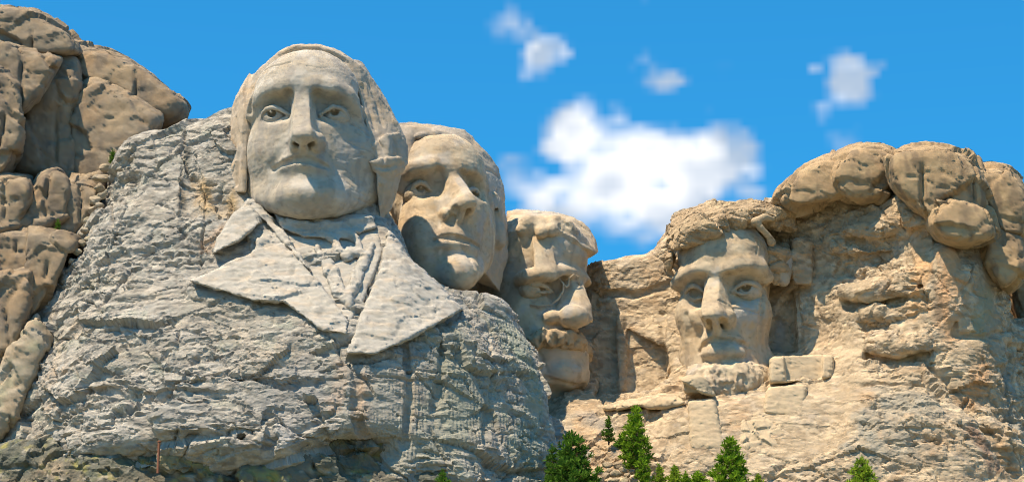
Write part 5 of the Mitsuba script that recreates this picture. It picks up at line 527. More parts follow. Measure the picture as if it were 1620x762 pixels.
rock('carved_head__cravat', [('h','a',.05,[[-23.37,222,76.87],[-20.27,222,75.83],[-17.19,222,75.7],[-13.4,222,76.35],[-13.13,222,75.19],[-16.24,222,74.03],[-20.22,222,74.15],[-22.33,222,75.06],[-26.32,250,86.35],[-22.82,250,85.18],[-19.36,250,85.04],[-15.09,250,85.77],[-14.79,250,84.46],[-18.28,250,83.15],[-22.77,250,83.29],[-25.15,250,84.31]],0),
    ('s','i',.5,[[-41.58,92.18,244.9],[-37.9,94.38,244.9],[-33.81,95.49,244.9],[-31.71,94.06,242.1],[-29.68,93.16,240.7],[-29.34,89.34,240.1],[-34.62,89.45,242.4],[-30.52,85.85,240.3],[-28.96,84.79,239.3],[-39.16,86.41,241.9],[-43.07,80.4,240.9],[-37.34,82.18,239.9],[-31.84,81.15,238.9],[-27.6,83.25,238.9],[-44.69,73.53,238.9],[-39.82,74.29,236.9],[-33.07,73.5,235.4],[-26.59,75.04,234.9],[-46.93,64.45,237.9],[-42.15,66.04,233.9],[-35.49,66.14,231.9],[-29.05,66.52,230.9],[-22.59,66.1,229.4],[-16.18,64.39,227.9],[-11.88,64.67,228.9],[-6.98,67.13,231.9],[-3.2,66.17,234.4],[.65,64.45,237.9],[-46,57.77,234.9],[-40.99,56.58,229.9],[-34.48,56.1,227.9],[-28.17,55.24,226.9],[-21.92,54.07,225.9],[-15.93,57,226.4],[-9.89,56.34,228.9],[-3.75,56.3,231.4],[1.91,55.63,236.9],[-10.41,52.03,227.9],[-3.7,52.15,229.9],[1.9,53.33,235.9],[-21.71,78.92,237.4],[-24.62,82.01,239.4],[-19.3,82.01,239.4],[-14.66,81.83,239.9],[-16.18,74.88,234.4],[-11.05,75.2,235.4],[-7.82,73.27,236.9],[-4.59,72.36,238.4],[-1.33,73.04,241.9],[-22.55,87.45,244.9],[-26.99,91.81,246.9],[-17.3,91.81,246.9],[-22.88,101.59,252.9],[-47.65,90.94,254.9],[-48.68,83.65,250.9],[-51.43,77.95,248.9],[-53.25,69.59,246.9],[-56.86,63.36,246.9],[-61.35,83.47,254.9],[-57.19,55.29,244.9],[-50.7,58.53,240.9],[-44.84,54.21,234.9],[-38.19,53.57,232.9],[-31.85,53.21,232.4],[-24.17,52.05,230.9],[-20.48,52.88,230.9],[-14.3,54.59,230.9],[-44.68,51.32,234.9],[-31.93,50.47,233.9],[-19.32,50.27,232.9],[-6.83,50.06,231.9],[3.2,51.51,238.9],[-57.02,52.76,244.9],[-15.54,55.74,230.4],[-42.45,94.1,245.9],[-42.75,94.9,259.9],[-43.35,96.5,276.7],[-39.82,95.42,245.9],[-40.02,96.42,259.9],[-40.42,98.42,276.7],[-36.21,97.14,246.9],[-36.21,98.14,260.9],[-36.21,100.14,277.7],[-34.14,97.59,246.9],[-34.14,98.59,260.9],[-34.14,100.59,277.7],[-32.55,98.65,247.9],[-32.55,99.65,261.9],[-32.55,101.65,278.7],[-44.67,85.97,246.9],[-45.47,86.47,252.9],[-47.07,87.47,260.1],[-43.73,91.44,247.9],[-44.53,91.84,254.9],[-46.13,92.64,263.3],[-46.11,80.85,244.9],[-46.91,81.35,249.9],[-48.51,82.35,255.9],[-12.87,83.57,240.9],[-12.07,83.57,272.9],[-10.47,83.57,311.3],[-11.26,80.1,238.9],[-10.46,80.4,270.9],[-8.86,81,309.3],[-10.23,78.2,238.4],[-9.43,78.6,270.4],[-7.83,79.4,308.8],[-8.82,76.68,238.4],[-8.32,77.48,270.4],[-7.32,79.08,308.8],[-7.25,75.94,238.9],[-6.95,76.84,270.9],[-6.35,78.64,309.3],[-4.64,75.36,240.4],[-4.44,76.36,272.4],[-4.04,78.36,310.8],[-.67,75.52,243.9],[-.27,76.32,275.9],[.53,77.92,314.3],[1,72.58,243.9],[1.9,72.78,275.9],[3.7,73.18,314.3],[2.33,69.81,243.9],[3.23,69.91,275.9],[5.03,70.11,314.3],[3.85,66.02,243.9],[4.75,66.02,275.9],[6.55,66.02,314.3],[4.89,62.61,243.9],[5.79,62.61,275.9],[7.59,62.61,314.3],[5.23,57.66,242.9],[6.13,57.66,274.9],[7.93,57.66,313.3],[5.31,52.79,241.9],[6.21,52.79,273.9],[8.01,52.79,312.3],[-70,104,270.9],[-70,112,270.9],[-40,104,270.9],[-40,112,270.9],[-10,104,270.9],[-10,112,270.9],[10,104,270.9],[10,112,270.9],[20,104,270.9],[20,112,270.9],[12,40,278.9],[12,55,278.9],[12,70,278.9],[12,85,278.9],[12,95,278.9],[16,40,278.9],[16,55,278.9],[16,70,278.9],[16,85,278.9],[16,95,278.9],[20,40,278.9],[20,55,278.9],[20,70,278.9],[20,85,278.9],[20,95,278.9],[-9,98,278.9],[-3,98,278.9],[4,98,278.9]],.7),
    ('p','a',.3,[[-24.05,239.11,81.65,.4],[-21.19,238.53,80.76,.4],[-17.91,238.79,81.06,.4],[-14.8,239.85,82.04,.4]]),
    ('p','a',.3,[[-22.67,239.71,82.45,.38],[-20.62,239.21,81.86,.38],[-19.23,238.65,81.11,.38],[-19.97,238.16,80.39,.38]]),
    ('p','a',.3,[[-19.94,238.46,80.03,.5],[-18.41,237.68,78.95,.5],[-17.9,236.55,77.35,.5],[-17.07,236.07,76.64,.5],[-16.63,236.91,77.73,.5]]),
    ('p','a',.5,[[-17.3,238.39,79.89,.36],[-16.06,237.84,78.95,.36],[-15.63,236.73,77.42,.36],[-16.81,235.97,76.56,.36]]),
    ('p','a',.6,[[-18.9,236.36,76.66,.4],[-17.75,234.62,74.07,.4],[-16.92,232.8,71.18,.4]]),
    ('p','a',.6,[[-15.33,236.53,76.71,.4],[-16.13,234.61,74.07,.4],[-16.36,232.3,70.36,.4]]),
    ('p','a',.6,[[-20.18,237.37,77.99,.4],[-18.91,235.24,74.93,.4],[-17.72,233.16,71.6,.4]]),
    ('p','a',.6,[[-14.47,237.98,78.57,.4],[-15.18,235.53,75.39,.4],[-15.91,233.56,72.42,.4]]),
    ('p','c',.15,[[-23.75,238.47,81.2,.16],[-20.81,237.76,80.13,.16],[-16.56,238.27,80.58,.16]])],
     [-26,228,62], [-12,246,86], .18, 'dressed', 'pale')
name('carved_head_001', 'second carved stone head from the left, turned right and gazing upward', category='carved head')
rock('carved_head_001__face', [('e','a',0,[-8.62,258.48,91.8],[5.29,6.64,6],[27,-9,0]),
    ('e','a',1.58,[-7.36,255.91,86.86],[4.74,5.69,6],[27,-9,0]),
    ('e','a',1.58,[-8.03,255.17,93.21],[4.74,3.87,3.79],[27,-9,0]),
    ('p','a',1.82,[[-10.45,255.31,83.73,1.42],[-8.86,252.53,80.22,1.58],[-6.06,251.04,79.47,1.58],[-4.76,253.46,80.77,1.66],[-4.09,259.67,84.97,1.82]]),
    ('e','a',1.26,[-5.51,250.62,79.55],[1.98,1.74,1.98],[27,-9,0]),
    ('e','a',1.58,[-7.03,252.32,82.9],[2.84,2.77,2.53],[27,-9,0]),
    ('e','a',1.74,[-10.79,253.63,85.88],[1.58,1.98,2.69],[27,-9,0]),
    ('e','a',1.74,[-3.9,257.84,87.25],[1.74,2.05,2.84],[27,-9,0]),
    ('e','a',1.74,[-9.84,252.32,83.36],[1.9,2.21,3.16],[27,-9,0]),
    ('e','a',1.58,[-4.01,256.55,84.37],[1.42,2.05,2.84],[27,-9,0]),
    ('p','a',.95,[[-12.23,253.41,90.26,.79],[-11.97,252.43,91.35,.91],[-10.97,251.26,91.73,.95],[-9.78,251.19,92,.95],[-8.67,251.24,92.09,.95],[-7.08,252.02,91.93,.79],[-6.18,252.36,92.27,.95],[-5.22,253.58,92.34,.95],[-4.32,255.06,92.05,.95],[-3.52,256.36,91.49,.87],[-3.21,257.48,90.33,.79]]),
    ('e','c',.55,[-9.96,250.5,89.61],[2.21,1.82,1.5],[27,-9,0]),
    ('e','c',.55,[-4.08,253.06,90.21],[2.05,1.82,1.66],[27,-9,0]),
    ('e','c',.47,[-8.08,250.59,89.79],[1.11,1.5,1.9],[27,-9,0]),
    ('e','c',.47,[-5.46,251.82,90.22],[.79,1.26,1.58],[27,-9,0]),
    ('h','a',.55,[[-7.02,252,91.62],[-6.26,252.41,91.77],[-7,251.44,90.46],[-6.16,251.54,90.64],[-5.25,248.81,87.85],[-4.43,249.08,88.01],[-4.96,248.33,86.8],[-4.14,248.98,87.1],[-7.48,250.06,86.08],[-4.32,251.93,86.56],[-7.59,252.77,90.56],[-5.3,254.02,90.99],[-4.98,249.73,86.19]],.08),
    ('e','a',.71,[-5.15,249.6,86.92],[1.19,1.34,.95],[27,-9,0]),
    ('e','a',.32,[-7.5,250.2,85.95],[.43,1.03,.79],[27,-9,0]),
    ('e','a',.32,[-5.11,251.55,86.19],[.63,1.19,.95],[27,-9,0]),
    ('e','c',.24,[-6.28,249.03,85.95],[.59,.71,.71],[27,-9,0]),
    ('e','c',.24,[-4.98,249.56,86.2],[.47,.71,.71],[27,-9,0]),
    ('p','a',.24,[[-5.09,249.03,86.77,.28],[-5.92,250.42,85.15,.4]]),
    ('b','a',0,[[-10.77,252.11,88.25,.95],[-9.9,251.47,87.73,.95],[-8.92,251.08,87.89,.79]],.28),
    ('p','a',.09,[[-11.28,252.19,89.16,.17],[-11.09,251.98,89.66,.22],[-10.68,251.78,90.08,.27],[-10.2,251.76,90.29,.28],[-9.64,251.96,90.15,.27],[-9.2,252.1,89.7,.22],[-8.62,252.37,89.23,.16]]),
    ('p','a',.24,[[-11.2,252.27,88.97,.16],[-10.58,252.01,88.49,.21],[-9.74,252.09,88.52,.21],[-8.67,252.39,89.17,.13]]),
    ('p','a',.09,[[-5.2,253.28,89.62,.16],[-4.82,253.46,90.02,.24],[-4.35,253.78,90.26,.27],[-3.93,254.44,90.27,.27],[-3.56,255.21,89.89,.21]]),
    ('p','a',.2,[[-5.13,253.54,89.42,.14],[-4.6,253.87,88.75,.22],[-3.91,254.6,88.85,.22],[-3.47,255.26,89.71,.16]]),
    ('b','a',0,[[-7.24,249.71,83.92,.79],[-5.66,250,83.73,.79]],.2),
    ('p','a',.55,[[-8.07,249.92,82.32,.32],[-7.17,249.82,82.51,.4],[-6,250.03,82.43,.43],[-4.98,250.7,82.36,.4],[-4.31,251.68,82.38,.32]]),
    ('b','a',0,[[-7.36,249.72,81.47,.79],[-5.84,249.45,81.31,.87],[-4.55,250.35,81.52,.71]],-.25),
    ('b','a',0,[[-7.82,249.97,85.54,.47],[-8.29,249.93,84.43,.63],[-8.61,249.67,83.04,.71]],-.24),
    ('b','a',0,[[-10.05,250.48,85.34,1.42],[-9.51,249.92,82.25,1.26]],.24),
    ('b','a',0,[[-2.8,253.3,85.55,1.11]],-.2),
    ('p','c',.2,[[-8.44,249.82,82.99,.22],[-7.81,249.58,83.16,.3],[-7.05,249.5,83.25,.36],[-6.16,249.63,83.18,.4],[-5.14,250.17,83.03,.36],[-4.32,251.21,83.08,.28],[-3.65,252.65,83.11,.19]]),
    ('p','c',.16,[[-5.31,250.07,82.01,.16],[-4.83,250.46,81.41,.2],[-4.33,249.53,80.39,.2],[-3.98,249.61,79.63,.16]])],
     [-20,246,64], [4,276,98], .13, 'bare', 'facewarm', cracks=[([[-12.13,254.18,88.81,0],[-10.8,251.48,87.29,0],[-9.57,250.51,86.08,0],[-8.45,250.32,85.15,0]],.1,.06),([[-7.76,250.36,85.16,0],[-7.72,249.65,83.47,0]],.09,.08)], stains_and_shade=[([[-3.14,252.47,86.38,.9],[-3.49,252.24,85.2,.9]],.7,(.33,.33,.32)),([[-7.9,250.42,85.32,.25],[-7.85,249.98,81.55,.25]],.6,(.55,.5,.42))])  # grey patch on the right cheek paints in its shaded side
rock('carved_head_001__hair', [('h','a',.63,[[-12.49,256.19,98.61],[-11.34,255.92,98.81],[-9.15,257.03,98.77],[-6.73,258.36,99.35],[-5.8,258.8,99.13],[-5.1,260.04,99.05],[-3.35,260.6,97.16],[-1.83,262.96,96],[-1.24,262.78,93.3],[-1.02,263.42,91.2],[-.8,262.96,87.98],[-.79,262.46,85.15],[-1.72,261.25,81.01],[-10.19,254.82,96.41],[-8.56,255.03,96.95],[-7.58,255.67,96.73],[-6.31,256.59,96.23],[-4.84,255.22,94.44],[-3.78,256,92.75],[-3,256.9,91.56],[-2.85,257.07,89.05],[-2.49,257.21,85.72],[-2.97,256.94,81.55],[-8.12,265.74,94.33],[-7.98,263.4,85.84],[-12.16,256.47,94.13],[-11.78,257.05,91.3],[-10.97,257.03,83.8]],.32),
    ('p','a',.4,[[-8.64,253.45,96.35,.63],[-7.77,254.18,96.43,.87],[-6.72,255.21,96.21,1.03],[-5.58,255.38,94.91,1.03],[-4.58,255.8,93.4,1.03],[-3.66,256.71,91.84,1.03],[-2.99,257.13,89.76,.95]]),
    ('p','a',.4,[[-8.74,253.32,96.42,.55],[-9.99,253.55,96.77,.79],[-11.43,253.61,96.67,1.03],[-11.68,253.06,95.34,.87],[-11.24,252.69,94,.55]]),
    ('p','a',.32,[[-12.5,253.81,96.82,1.03],[-12.38,253.2,95.09,1.03],[-11.82,252.58,93.55,.63]]),
    ('p','a',.24,[[-10.58,252.54,96.03,.28],[-9.76,252.87,96.29,.32]]),
    ('p','a',.4,[[-2.39,258.91,90.49,1.19],[-2.1,258.98,88.03,1.19],[-1.78,259.21,85.88,1.11]]),
    ('p','c',.2,[[-3.56,255.37,93.28,.24],[-2.46,259.43,94.43,.25],[-1.46,261.99,94.57,.2]]),
    ('p','c',.16,[[-1.73,259.9,92.3,.16],[-1.86,257.79,88.54,.2],[-1.85,257.89,86.69,.2]]),
    ('p','c',.2,[[-2.27,256.94,85.86,.32],[-2.13,257.72,84.02,.36],[-2.68,256.9,81.17,.24]]),
    ('b','a',0,[[-1.43,257.99,88.23,.79]],-.47),
    ('b','a',0,[[-1.85,258.48,84.26,1.03],[-2.13,258.34,81.98,.95]],-.71),
    ('b','a',0,[[-5.39,256.76,97.13,.63]],-.4),
    ('b','a',0,[[-4.44,256.39,95.62,.55]],-.32)],
     [-22,246,62], [6,282,99], .15, 'hair', 'hair')
rock('carved_head_001__eye', [('e','a',0,[-10.61,253.17,89.33],[1.42,1.34,1.26],[27,-9,0]),
    ('e','c',.05,[-10.15,251.96,89.72],[.48,.9,.48],[27,0,0]),
    ('e','a',.03,[-10.17,252.01,89.82],[.12,.3,.1],[27,0,0])],
     [-12.3,251.5,87.6], [-8.9,254.9,91], .07, 'bare', 'facewarm')
rock('carved_head_001__eye_001', [('e','a',0,[-4.69,255.12,89.41],[1.42,1.34,1.26],[27,-9,0]),
    ('e','c',.05,[-3.95,254.06,89.81],[.48,.9,.48],[27,0,0]),
    ('e','a',.03,[-3.97,254.11,89.91],[.12,.3,.1],[27,0,0])],
     [-6.4,253.4,87.7], [-3,256.8,91.1], .07, 'bare', 'facewarm')
name('carved_head_002', 'carved stone head with moustache and spectacles, set deepest in the mountain', category='carved head')
rock('carved_head_002__face', [('e','a',0,[1.33,269.3,84.61],[5.48,7.05,6.31],[48,0,0]),
    ('e','a',1.66,[2.04,267.48,77.95],[4.81,5.81,6.31],[48,0,0]),
    ('e','a',1.66,[4.68,265.7,86.19],[4.48,3.82,4.32],[48,0,0]),
    ('p','a',1.91,[[.36,267.35,73.84,1.66],[3.11,265.32,72.15,1.41],[6.25,264.83,71.43,1.41],[7.29,266.36,72.14,1.33]]),
    ('h','a',.83,[[3.14,262.25,74.01],[6.07,262.53,74.39],[8.56,264.55,74.65],[3.7,262.63,71.98],[3.99,263.2,70.95],[5.91,262.84,70.49],[8.54,265.02,70.76],[8.76,264.77,72.55],[6.77,262.56,72.1],[2.75,266.28,73.85],[3.65,268.52,75.82],[8.53,272.7,76.97],[4.01,268.92,72.3],[8.49,272.66,72.68]],.41,.29),
    ('e','a',1.66,[4.71,264.87,75.31],[3.32,2.9,2.82],[48,0,0]),
    ('e','a',1.83,[1.33,264.59,78.22],[1.83,2.07,2.99],[48,0,0]),
    ('e','a',1.66,[2.41,264.92,75.32],[1.83,2.16,2.99],[48,0,0]),
    ('e','a',1.83,[2.31,265.05,72.45],[2.66,2.66,2.66],[48,0,0]),
    ('p','a',1.24,[[2.25,266.72,70.49,1.99],[4.64,267.39,70.51,1.99],[6.58,268.55,70.87,1.66]]),
    ('p','a',.58,[[.97,262.81,82.45,.83],[1.87,261.27,82.32,.95],[2.98,260.83,82.4,1],[4.3,261.25,82.61,.95],[5.8,262.35,83.19,.91],[6.9,263.7,83.48,.83],[7.83,265.23,83.31,1],[8.61,267.09,82.81,1]]),
    ('h','a',.25,[[2.39,261.91,87.33],[4.27,262.01,86.99],[2.88,261.22,84.99],[5.02,260.87,83.44],[2.72,260.04,82.51],[2.65,267.42,87.89],[4.43,268.15,86.58]],.12),
    ('e','c',.41,[3.28,260.18,80.69],[2.74,2.24,1.12],[48,0,0]),
    ('e','c',.5,[5.33,262.7,81.23],[1.24,1.49,1.83],[48,0,0]),
    ('e','c',.5,[9.06,266.59,81.79],[1.99,1.91,1.58],[48,0,0]),
    ('h','a',.58,[[6.38,263.86,83.7],[7.58,265.2,84.11],[6.16,264.11,82.26],[7.53,264.15,82.12],[8.15,261.36,78.43],[8.89,262.19,79.27],[9.01,261.82,77.45],[8.29,261.76,76.91],[4.86,261.93,77.63],[5.44,264.8,80.95],[7.71,268.07,81.93],[7.34,263.94,77.32],[9.22,266.03,78.44]],.12),
    ('e','a',.66,[6.88,260.94,77.51],[1.58,1.83,1.41],[48,0,0]),
    ('e','a',.41,[4.43,261.58,77.55],[.75,1.41,.91],[48,0,0]),
    ('e','c',.25,[6.64,261.42,77.11],[.66,1,.5],[48,0,0]),
    ('p','a',.12,[[1.7,262.24,81.49,.23],[2.35,261.59,81.46,.32],[3.2,261.69,81.53,.33],[4.02,262.16,81.32,.2],[4.65,263.02,81.07,.14]]),
    ('p','a',.21,[[1.91,262.08,81.24,.14],[2.76,261.8,80.7,.14],[3.69,262.37,80.78,.25],[4.65,263.15,81.03,.15]]),
    ('b','a',0,[[4.98,260.61,77.1,.58],[4.14,261.56,76.63,.75]],-.25),
    ('b','a',0,[[2.01,262.14,79.41,1]],-.25),
    ('b','a',0,[[4.98,262.1,72.79,.66],[6.41,262.42,72.81,.75],[7.72,263.36,72.99,.66]],-.25),
    ('p','c',.29,[[3.7,262.7,70.89,.25],[4.99,263.07,70.62,.29],[6.42,263.52,70.37,.29],[8.03,265.03,70.62,.25]]),
    ('b','a',0,[[5.7,262.52,71.8,.91],[7.57,263.41,72.04,.83]],.29),
    ('p','c',.25,[[2.99,261.77,73.66,.21],[3.41,261.96,72.53,.25],[3.98,262.3,71.6,.21]])],
     [-6,250,50], [14,282,90], .2, 'bare', 'facewarm', cracks=[([[4.45,262.54,79.38,0],[4.42,261.31,76.93,0]],.1,.11),([[3.47,261.64,87.17,0],[4.03,261.13,85.11,0],[4.45,260.67,83.61,0]],.12,.11)], stains_and_shade=[([[6.81,261.94,79.35,.9],[6.03,259.62,77.77,.9]],.6,(.33,.34,.35)),([[4.98,262.02,73.43,.9],[6.42,262.52,73.2,.9]],.5,(.42,.37,.31))])  # bluish grey along the nose paints in its shaded front
rock('carved_head_002__moustache', [('p','a',0,[[2.29,262.43,74.15,.75],[2.73,261.42,74.79,.91],[3.8,261,75.1,1],[5.08,261.18,75.15,1],[6.37,261.87,75.2,1],[7.44,263.25,75.22,.95],[8.15,264.84,74.8,.83],[8.53,266,74.33,.66]]),
    ('p','c',.25,[[3.98,260.44,75.94,.23],[3.75,260.06,74.73,.25],[3.55,261.19,74.02,.25]]),
    ('p','c',.25,[[4.96,260.15,74.98,.25],[4.76,260.88,74.15,.25]]),
    ('p','c',.25,[[6.18,260.62,75.11,.25],[6.04,261.13,74.29,.25]]),
    ('p','c',.25,[[7.34,261.47,75.2,.25],[7.27,261.96,74.45,.25]]),
    ('p','c',.21,[[3.05,260.25,75.15,.21],[2.98,260.51,74.34,.21]])],
     [0,250,55], [14,278,78], .2, 'curls', 'hairrock')
rock('carved_head_002__spectacles', [('p','a',0,[[6.44,262.41,81.71,.14],[6.51,261.99,82.41,.14],[7.02,262.18,82.85,.14],[7.62,262.84,82.82,.14],[7.69,263.3,82.06,.14]]),
    ('p','a',.17,[[5.21,261.79,82.42,.14],[5.85,261.5,81.58,.14],[5.78,261.79,80.7,.14],[5.2,261.77,79.79,.14],[4.41,261.88,79.23,.14],[3.19,261.77,79.05,.14],[2.12,262.07,79.28,.14]]),
    ('p','a',.17,[[5.86,262.01,81.66,.14],[6.15,262.08,81.38,.14],[6.44,262.41,81.64,.14]])],
     [0,252,62], [14,278,84], .09, 'bare', 'facewarm')
rock('carved_head_002__hair', [('h','a',0,[[-.3,267.86,92.09],[1.34,268.44,92.6],[2.91,268.94,92.69],[4.33,269.27,92.64],[5.75,269.61,92.21],[7.32,270.12,92.06],[8.79,271.75,91.58],[9.63,272.69,90.62],[9.85,272.93,89.27],[9.41,266.73,87.05],[8.15,264.1,86.75],[7.03,262.6,87.25],[5.07,261.91,87.94],[3.69,262.12,87.71],[1.88,262.09,88],[-.29,264.15,88.37],[-.75,272.32,88.68],[.77,277.72,92.02],[3.86,279.92,92.73],[-.29,263.65,85.91],[1.01,263.61,84.38],[.87,264.69,81.68],[-.44,266.46,80.69],[-.3,271.58,82.98]],.33),
    ('p','a',.33,[[1.26,262.15,88.29,.83],[1.89,262.35,88.9,1.16],[2.9,262.48,88.79,1.16]]),
    ('p','a',.29,[[3.44,262.33,88.96,.83],[3.34,261.35,87.59,.75]]),
    ('p','a',.29,[[4.6,262.38,89.13,.83],[4.57,261.48,87.94,.75]]),
    ('p','a',.41,[[5.13,263.1,89.35,.91],[5.97,263.28,88.58,1.24],[7.02,264.58,87.91,1.33],[8.08,266.49,87.5,1.16]]),
    ('p','c',.17,[[5.95,262.14,89.08,.25],[6.67,262.24,88.51,.21]]),
    ('p','c',.17,[[7.1,267.35,90.82,.14],[8.26,267.06,89.48,.14],[9.1,265.91,87.87,.17]])],
     [-8,250,70], [14,286,92], .15, 'hair', 'facewarm')
rock('carved_head_002__eye', [('e','a',0,[2.26,263.01,81.18],[1.58,1.41,1.16],[48,0,0]),
    ('e','c',.05,[3.45,262.23,81.27],[.42,.5,.36],[48,0,0])],
     [.6,261.3,79.5], [4,264.7,82.9], .08, 'bare', 'facewarm')
name('carved_head_003', 'rightmost carved stone head with chin beard and hollow cheeks', category='carved head')
rock('carved_head_003__face', [('e','a',0,[24.5,263.89,83.41],[5.1,7.57,6.86],[-14,0,0]),
    ('e','a',1.76,[24.04,262.29,76.84],[5.02,5.72,7.04],[-14,0,0]),
    ('e','a',1.76,[24.05,260.11,84.03],[4.93,4.4,4.22],[-14,0,0]),
    ('p','a',1.76,[[20.46,263.9,73.57,1.41],[21.62,260.71,70.45,1.67],[23.31,257.75,68.78,1.76],[25.04,257.68,68.76,1.76],[28.01,262.02,71.82,1.94]]),
    ('e','a',1.41,[23.66,257.3,69.33],[2.29,1.94,1.94],[-14,0,0]),
    ('e','a',1.58,[23.7,258.65,72.56],[3.26,3.08,2.99],[-14,0,0]),
    ('e','a',1.23,[19.8,261.89,78.04],[1.23,1.94,1.58],[-14,0,0]),
    ('e','a',1.41,[27.46,259.98,77.87],[1.67,2.11,1.76],[-14,0,0]),
    ('p','a',1.14,[[18.55,261.43,81.47,.66],[19.01,259.55,81.7,.7],[19.85,258.21,81.72,.75],[21.06,257.18,81.74,.84],[22.59,256.84,81.55,.88],[23.52,256.38,81.42,.84],[24.77,256.07,81.69,.84],[26.36,256.4,82.09,.84],[27.85,257.35,82.1,.79],[28.71,258.58,81.4,.7]]),
    ('e','c',.62,[20.3,257.23,79.42],[2.38,2.55,2.02],[-14,0,0]),
    ('e','c',.62,[26.09,255.79,79.43],[2.46,2.55,2.02],[-14,0,0]),
    ('e','c',.53,[21.53,256.75,79.13],[1.06,1.58,2.02],[-14,0,0]),
    ('e','c',.53,[24.01,256.13,79.24],[1.23,1.58,1.94],[-14,0,0]),
    ('h','a',.53,[[22.07,256.79,81.06],[23.11,256.53,80.98],[21.97,256.63,80.27],[23.07,256.36,80.19],[20.89,253.91,76.25],[22.54,253.59,76.3],[20.99,253.52,75.55],[22.55,253.22,75.54],[21.02,256.51,76.13],[24.45,255.83,75.86],[21.69,258.34,80.79],[23.77,257.82,80.64],[22.11,254.79,75.05]],.09),
    ('e','a',.62,[22.19,254.4,75.63],[1.41,1.41,.97],[-14,0,0]),
    ('e','a',.4,[21.62,256.09,75.71],[.66,1.32,.88],[-14,0,0]),
    ('e','a',.44,[24.07,256.02,75.71],[.88,1.5,1.06],[-14,0,0]),
    ('e','c',.26,[21.82,254.59,75.07],[.48,1.06,.53],[-14,0,0]),
    ('e','c',.26,[22.98,254.39,75.01],[.57,1.06,.53],[-14,0,0]),
    ('p','a',.26,[[22.27,254.22,75.22,.37],[22.67,255.83,74.43,.44]]),
    ('p','a',.26,[[19.48,260.12,79.65,.17],[19.54,259.64,80.08,.24],[19.94,259.04,80.41,.28],[20.41,258.67,80.47,.3],[20.95,258.49,80.17,.26],[21.28,258.43,79.8,.19],[21.83,258.42,79.45,.14]]),
    ('p','a',.4,[[19.68,260.07,79.38,.17],[20.49,259.37,79.05,.21],[21.23,258.89,79.13,.18],[21.83,258.48,79.4,.11]]),
    ('p','a',.26,[[24.6,257.73,79.53,.14],[25.02,257.5,79.89,.19],[25.66,257.31,80.29,.26],[26.29,257.16,80.39,.26],[27,257.25,80.2,.26],[27.51,257.62,80,.21],[27.87,257.85,79.71,.17]]),
    ('p','a',.4,[[24.67,257.7,79.45,.12],[25.45,257.68,79.24,.21],[26.35,257.55,79.16,.21],[27.36,257.72,79.55,.18]]),
    ('b','a',0,[[21.94,256.45,74.08,.88],[24.05,255.82,73.83,.88]],.26),
    ('p','a',.53,[[21.2,257.03,71.94,.44],[22.18,256.19,72,.75],[23.33,255.81,71.96,.79],[24.51,255.83,71.97,.66],[25.52,256.22,72,.4]]),
    ('b','a',0,[[21.58,256.52,70.7,.88],[23.23,255.49,70.42,.97],[24.84,255.65,70.61,.88]],-.31),
    ('p','c',.26,[[20.97,254.4,75.09,.31],[20.67,257.89,75.07,.44],[20.03,259,74.21,.35]]),
    ('p','c',.35,[[19.49,259.36,77.25,.31],[19.6,259.32,75.99,.4],[19.54,259.86,74.89,.31]]),
    ('b','a',0,[[20.17,258.91,74.77,1.14],[20.24,258.65,72.37,1.23]],-.88),
    ('b','a',0,[[26.67,257.57,74.39,1.32],[26.7,257.2,72.11,1.23]],-.79),
    ('b','a',0,[[24.67,255.35,75.22,.62],[26,257.84,74.84,.79],[26.72,258.45,73.55,.88]],-.26),
    ('p','c',.22,[[20.86,259.11,72.91,.26],[21.38,256.6,73.23,.35],[22.25,255.97,73.42,.42],[23.26,255.63,73.18,.37],[24.02,255.56,73.23,.4],[25.02,255.89,73.14,.35],[26.45,258.46,73.39,.23]]),
    ('p','c',.18,[[28.1,258.72,80.47,.26],[28.03,258.03,78.34,.26],[27.77,258.07,76.73,.31],[27.59,259.22,74.13,.31],[27.62,258.84,71.69,.26]]),
    ('b','a',0,[[21.19,256.4,83.6,1.06],[25,255.63,83.35,1.23]],.18)],
     [10,244,52], [38,276,92], .13, 'bare', 'facewarm', cracks=[([[23.91,256.02,86,0],[26.95,256.85,85.83,0],[27.54,257.14,85.48,0]],.08,.08),([[27.6,257.12,85.32,0],[27.35,256.55,83.5,0]],.1,.11),([[24.7,256.64,77.27,0],[25.87,257.14,77.27,0],[27.18,257.66,77.05,0],[27.81,258.35,77.11,0]],.12,.14),([[27.42,258.08,78.94,0],[27.18,257.61,77.33,0]],.1,.11),([[22.69,254.2,77.49,0],[23.77,255.51,77.44,0]],.1,.11),([[20.49,256.73,82.96,0],[23.21,255.56,82.44,0]],.07,.06),([[21.91,256.1,84.98,0],[26.13,255.97,84.65,0]],.07,.06)], stains_and_shade=[([[26.09,257.72,78.1,1],[25.26,256.89,76.39,1],[26.75,257.93,75.96,1]],.7,(.36,.37,.37)),([[26.24,257.69,71.52,1],[24.97,255.71,69.91,.9]],.6,(.32,.33,.34)),([[26.76,258.12,75.65,.5]],.6,(.46,.33,.17)),([[27.94,258.32,76.8,.5],[27.99,259.67,74.25,.4]],.5,(.36,.26,.17)),([[22.96,255.05,74.77,.4]],.5,(.4,.28,.14))])  # grey on right cheek and chin paints in shade; ochre spots are staining
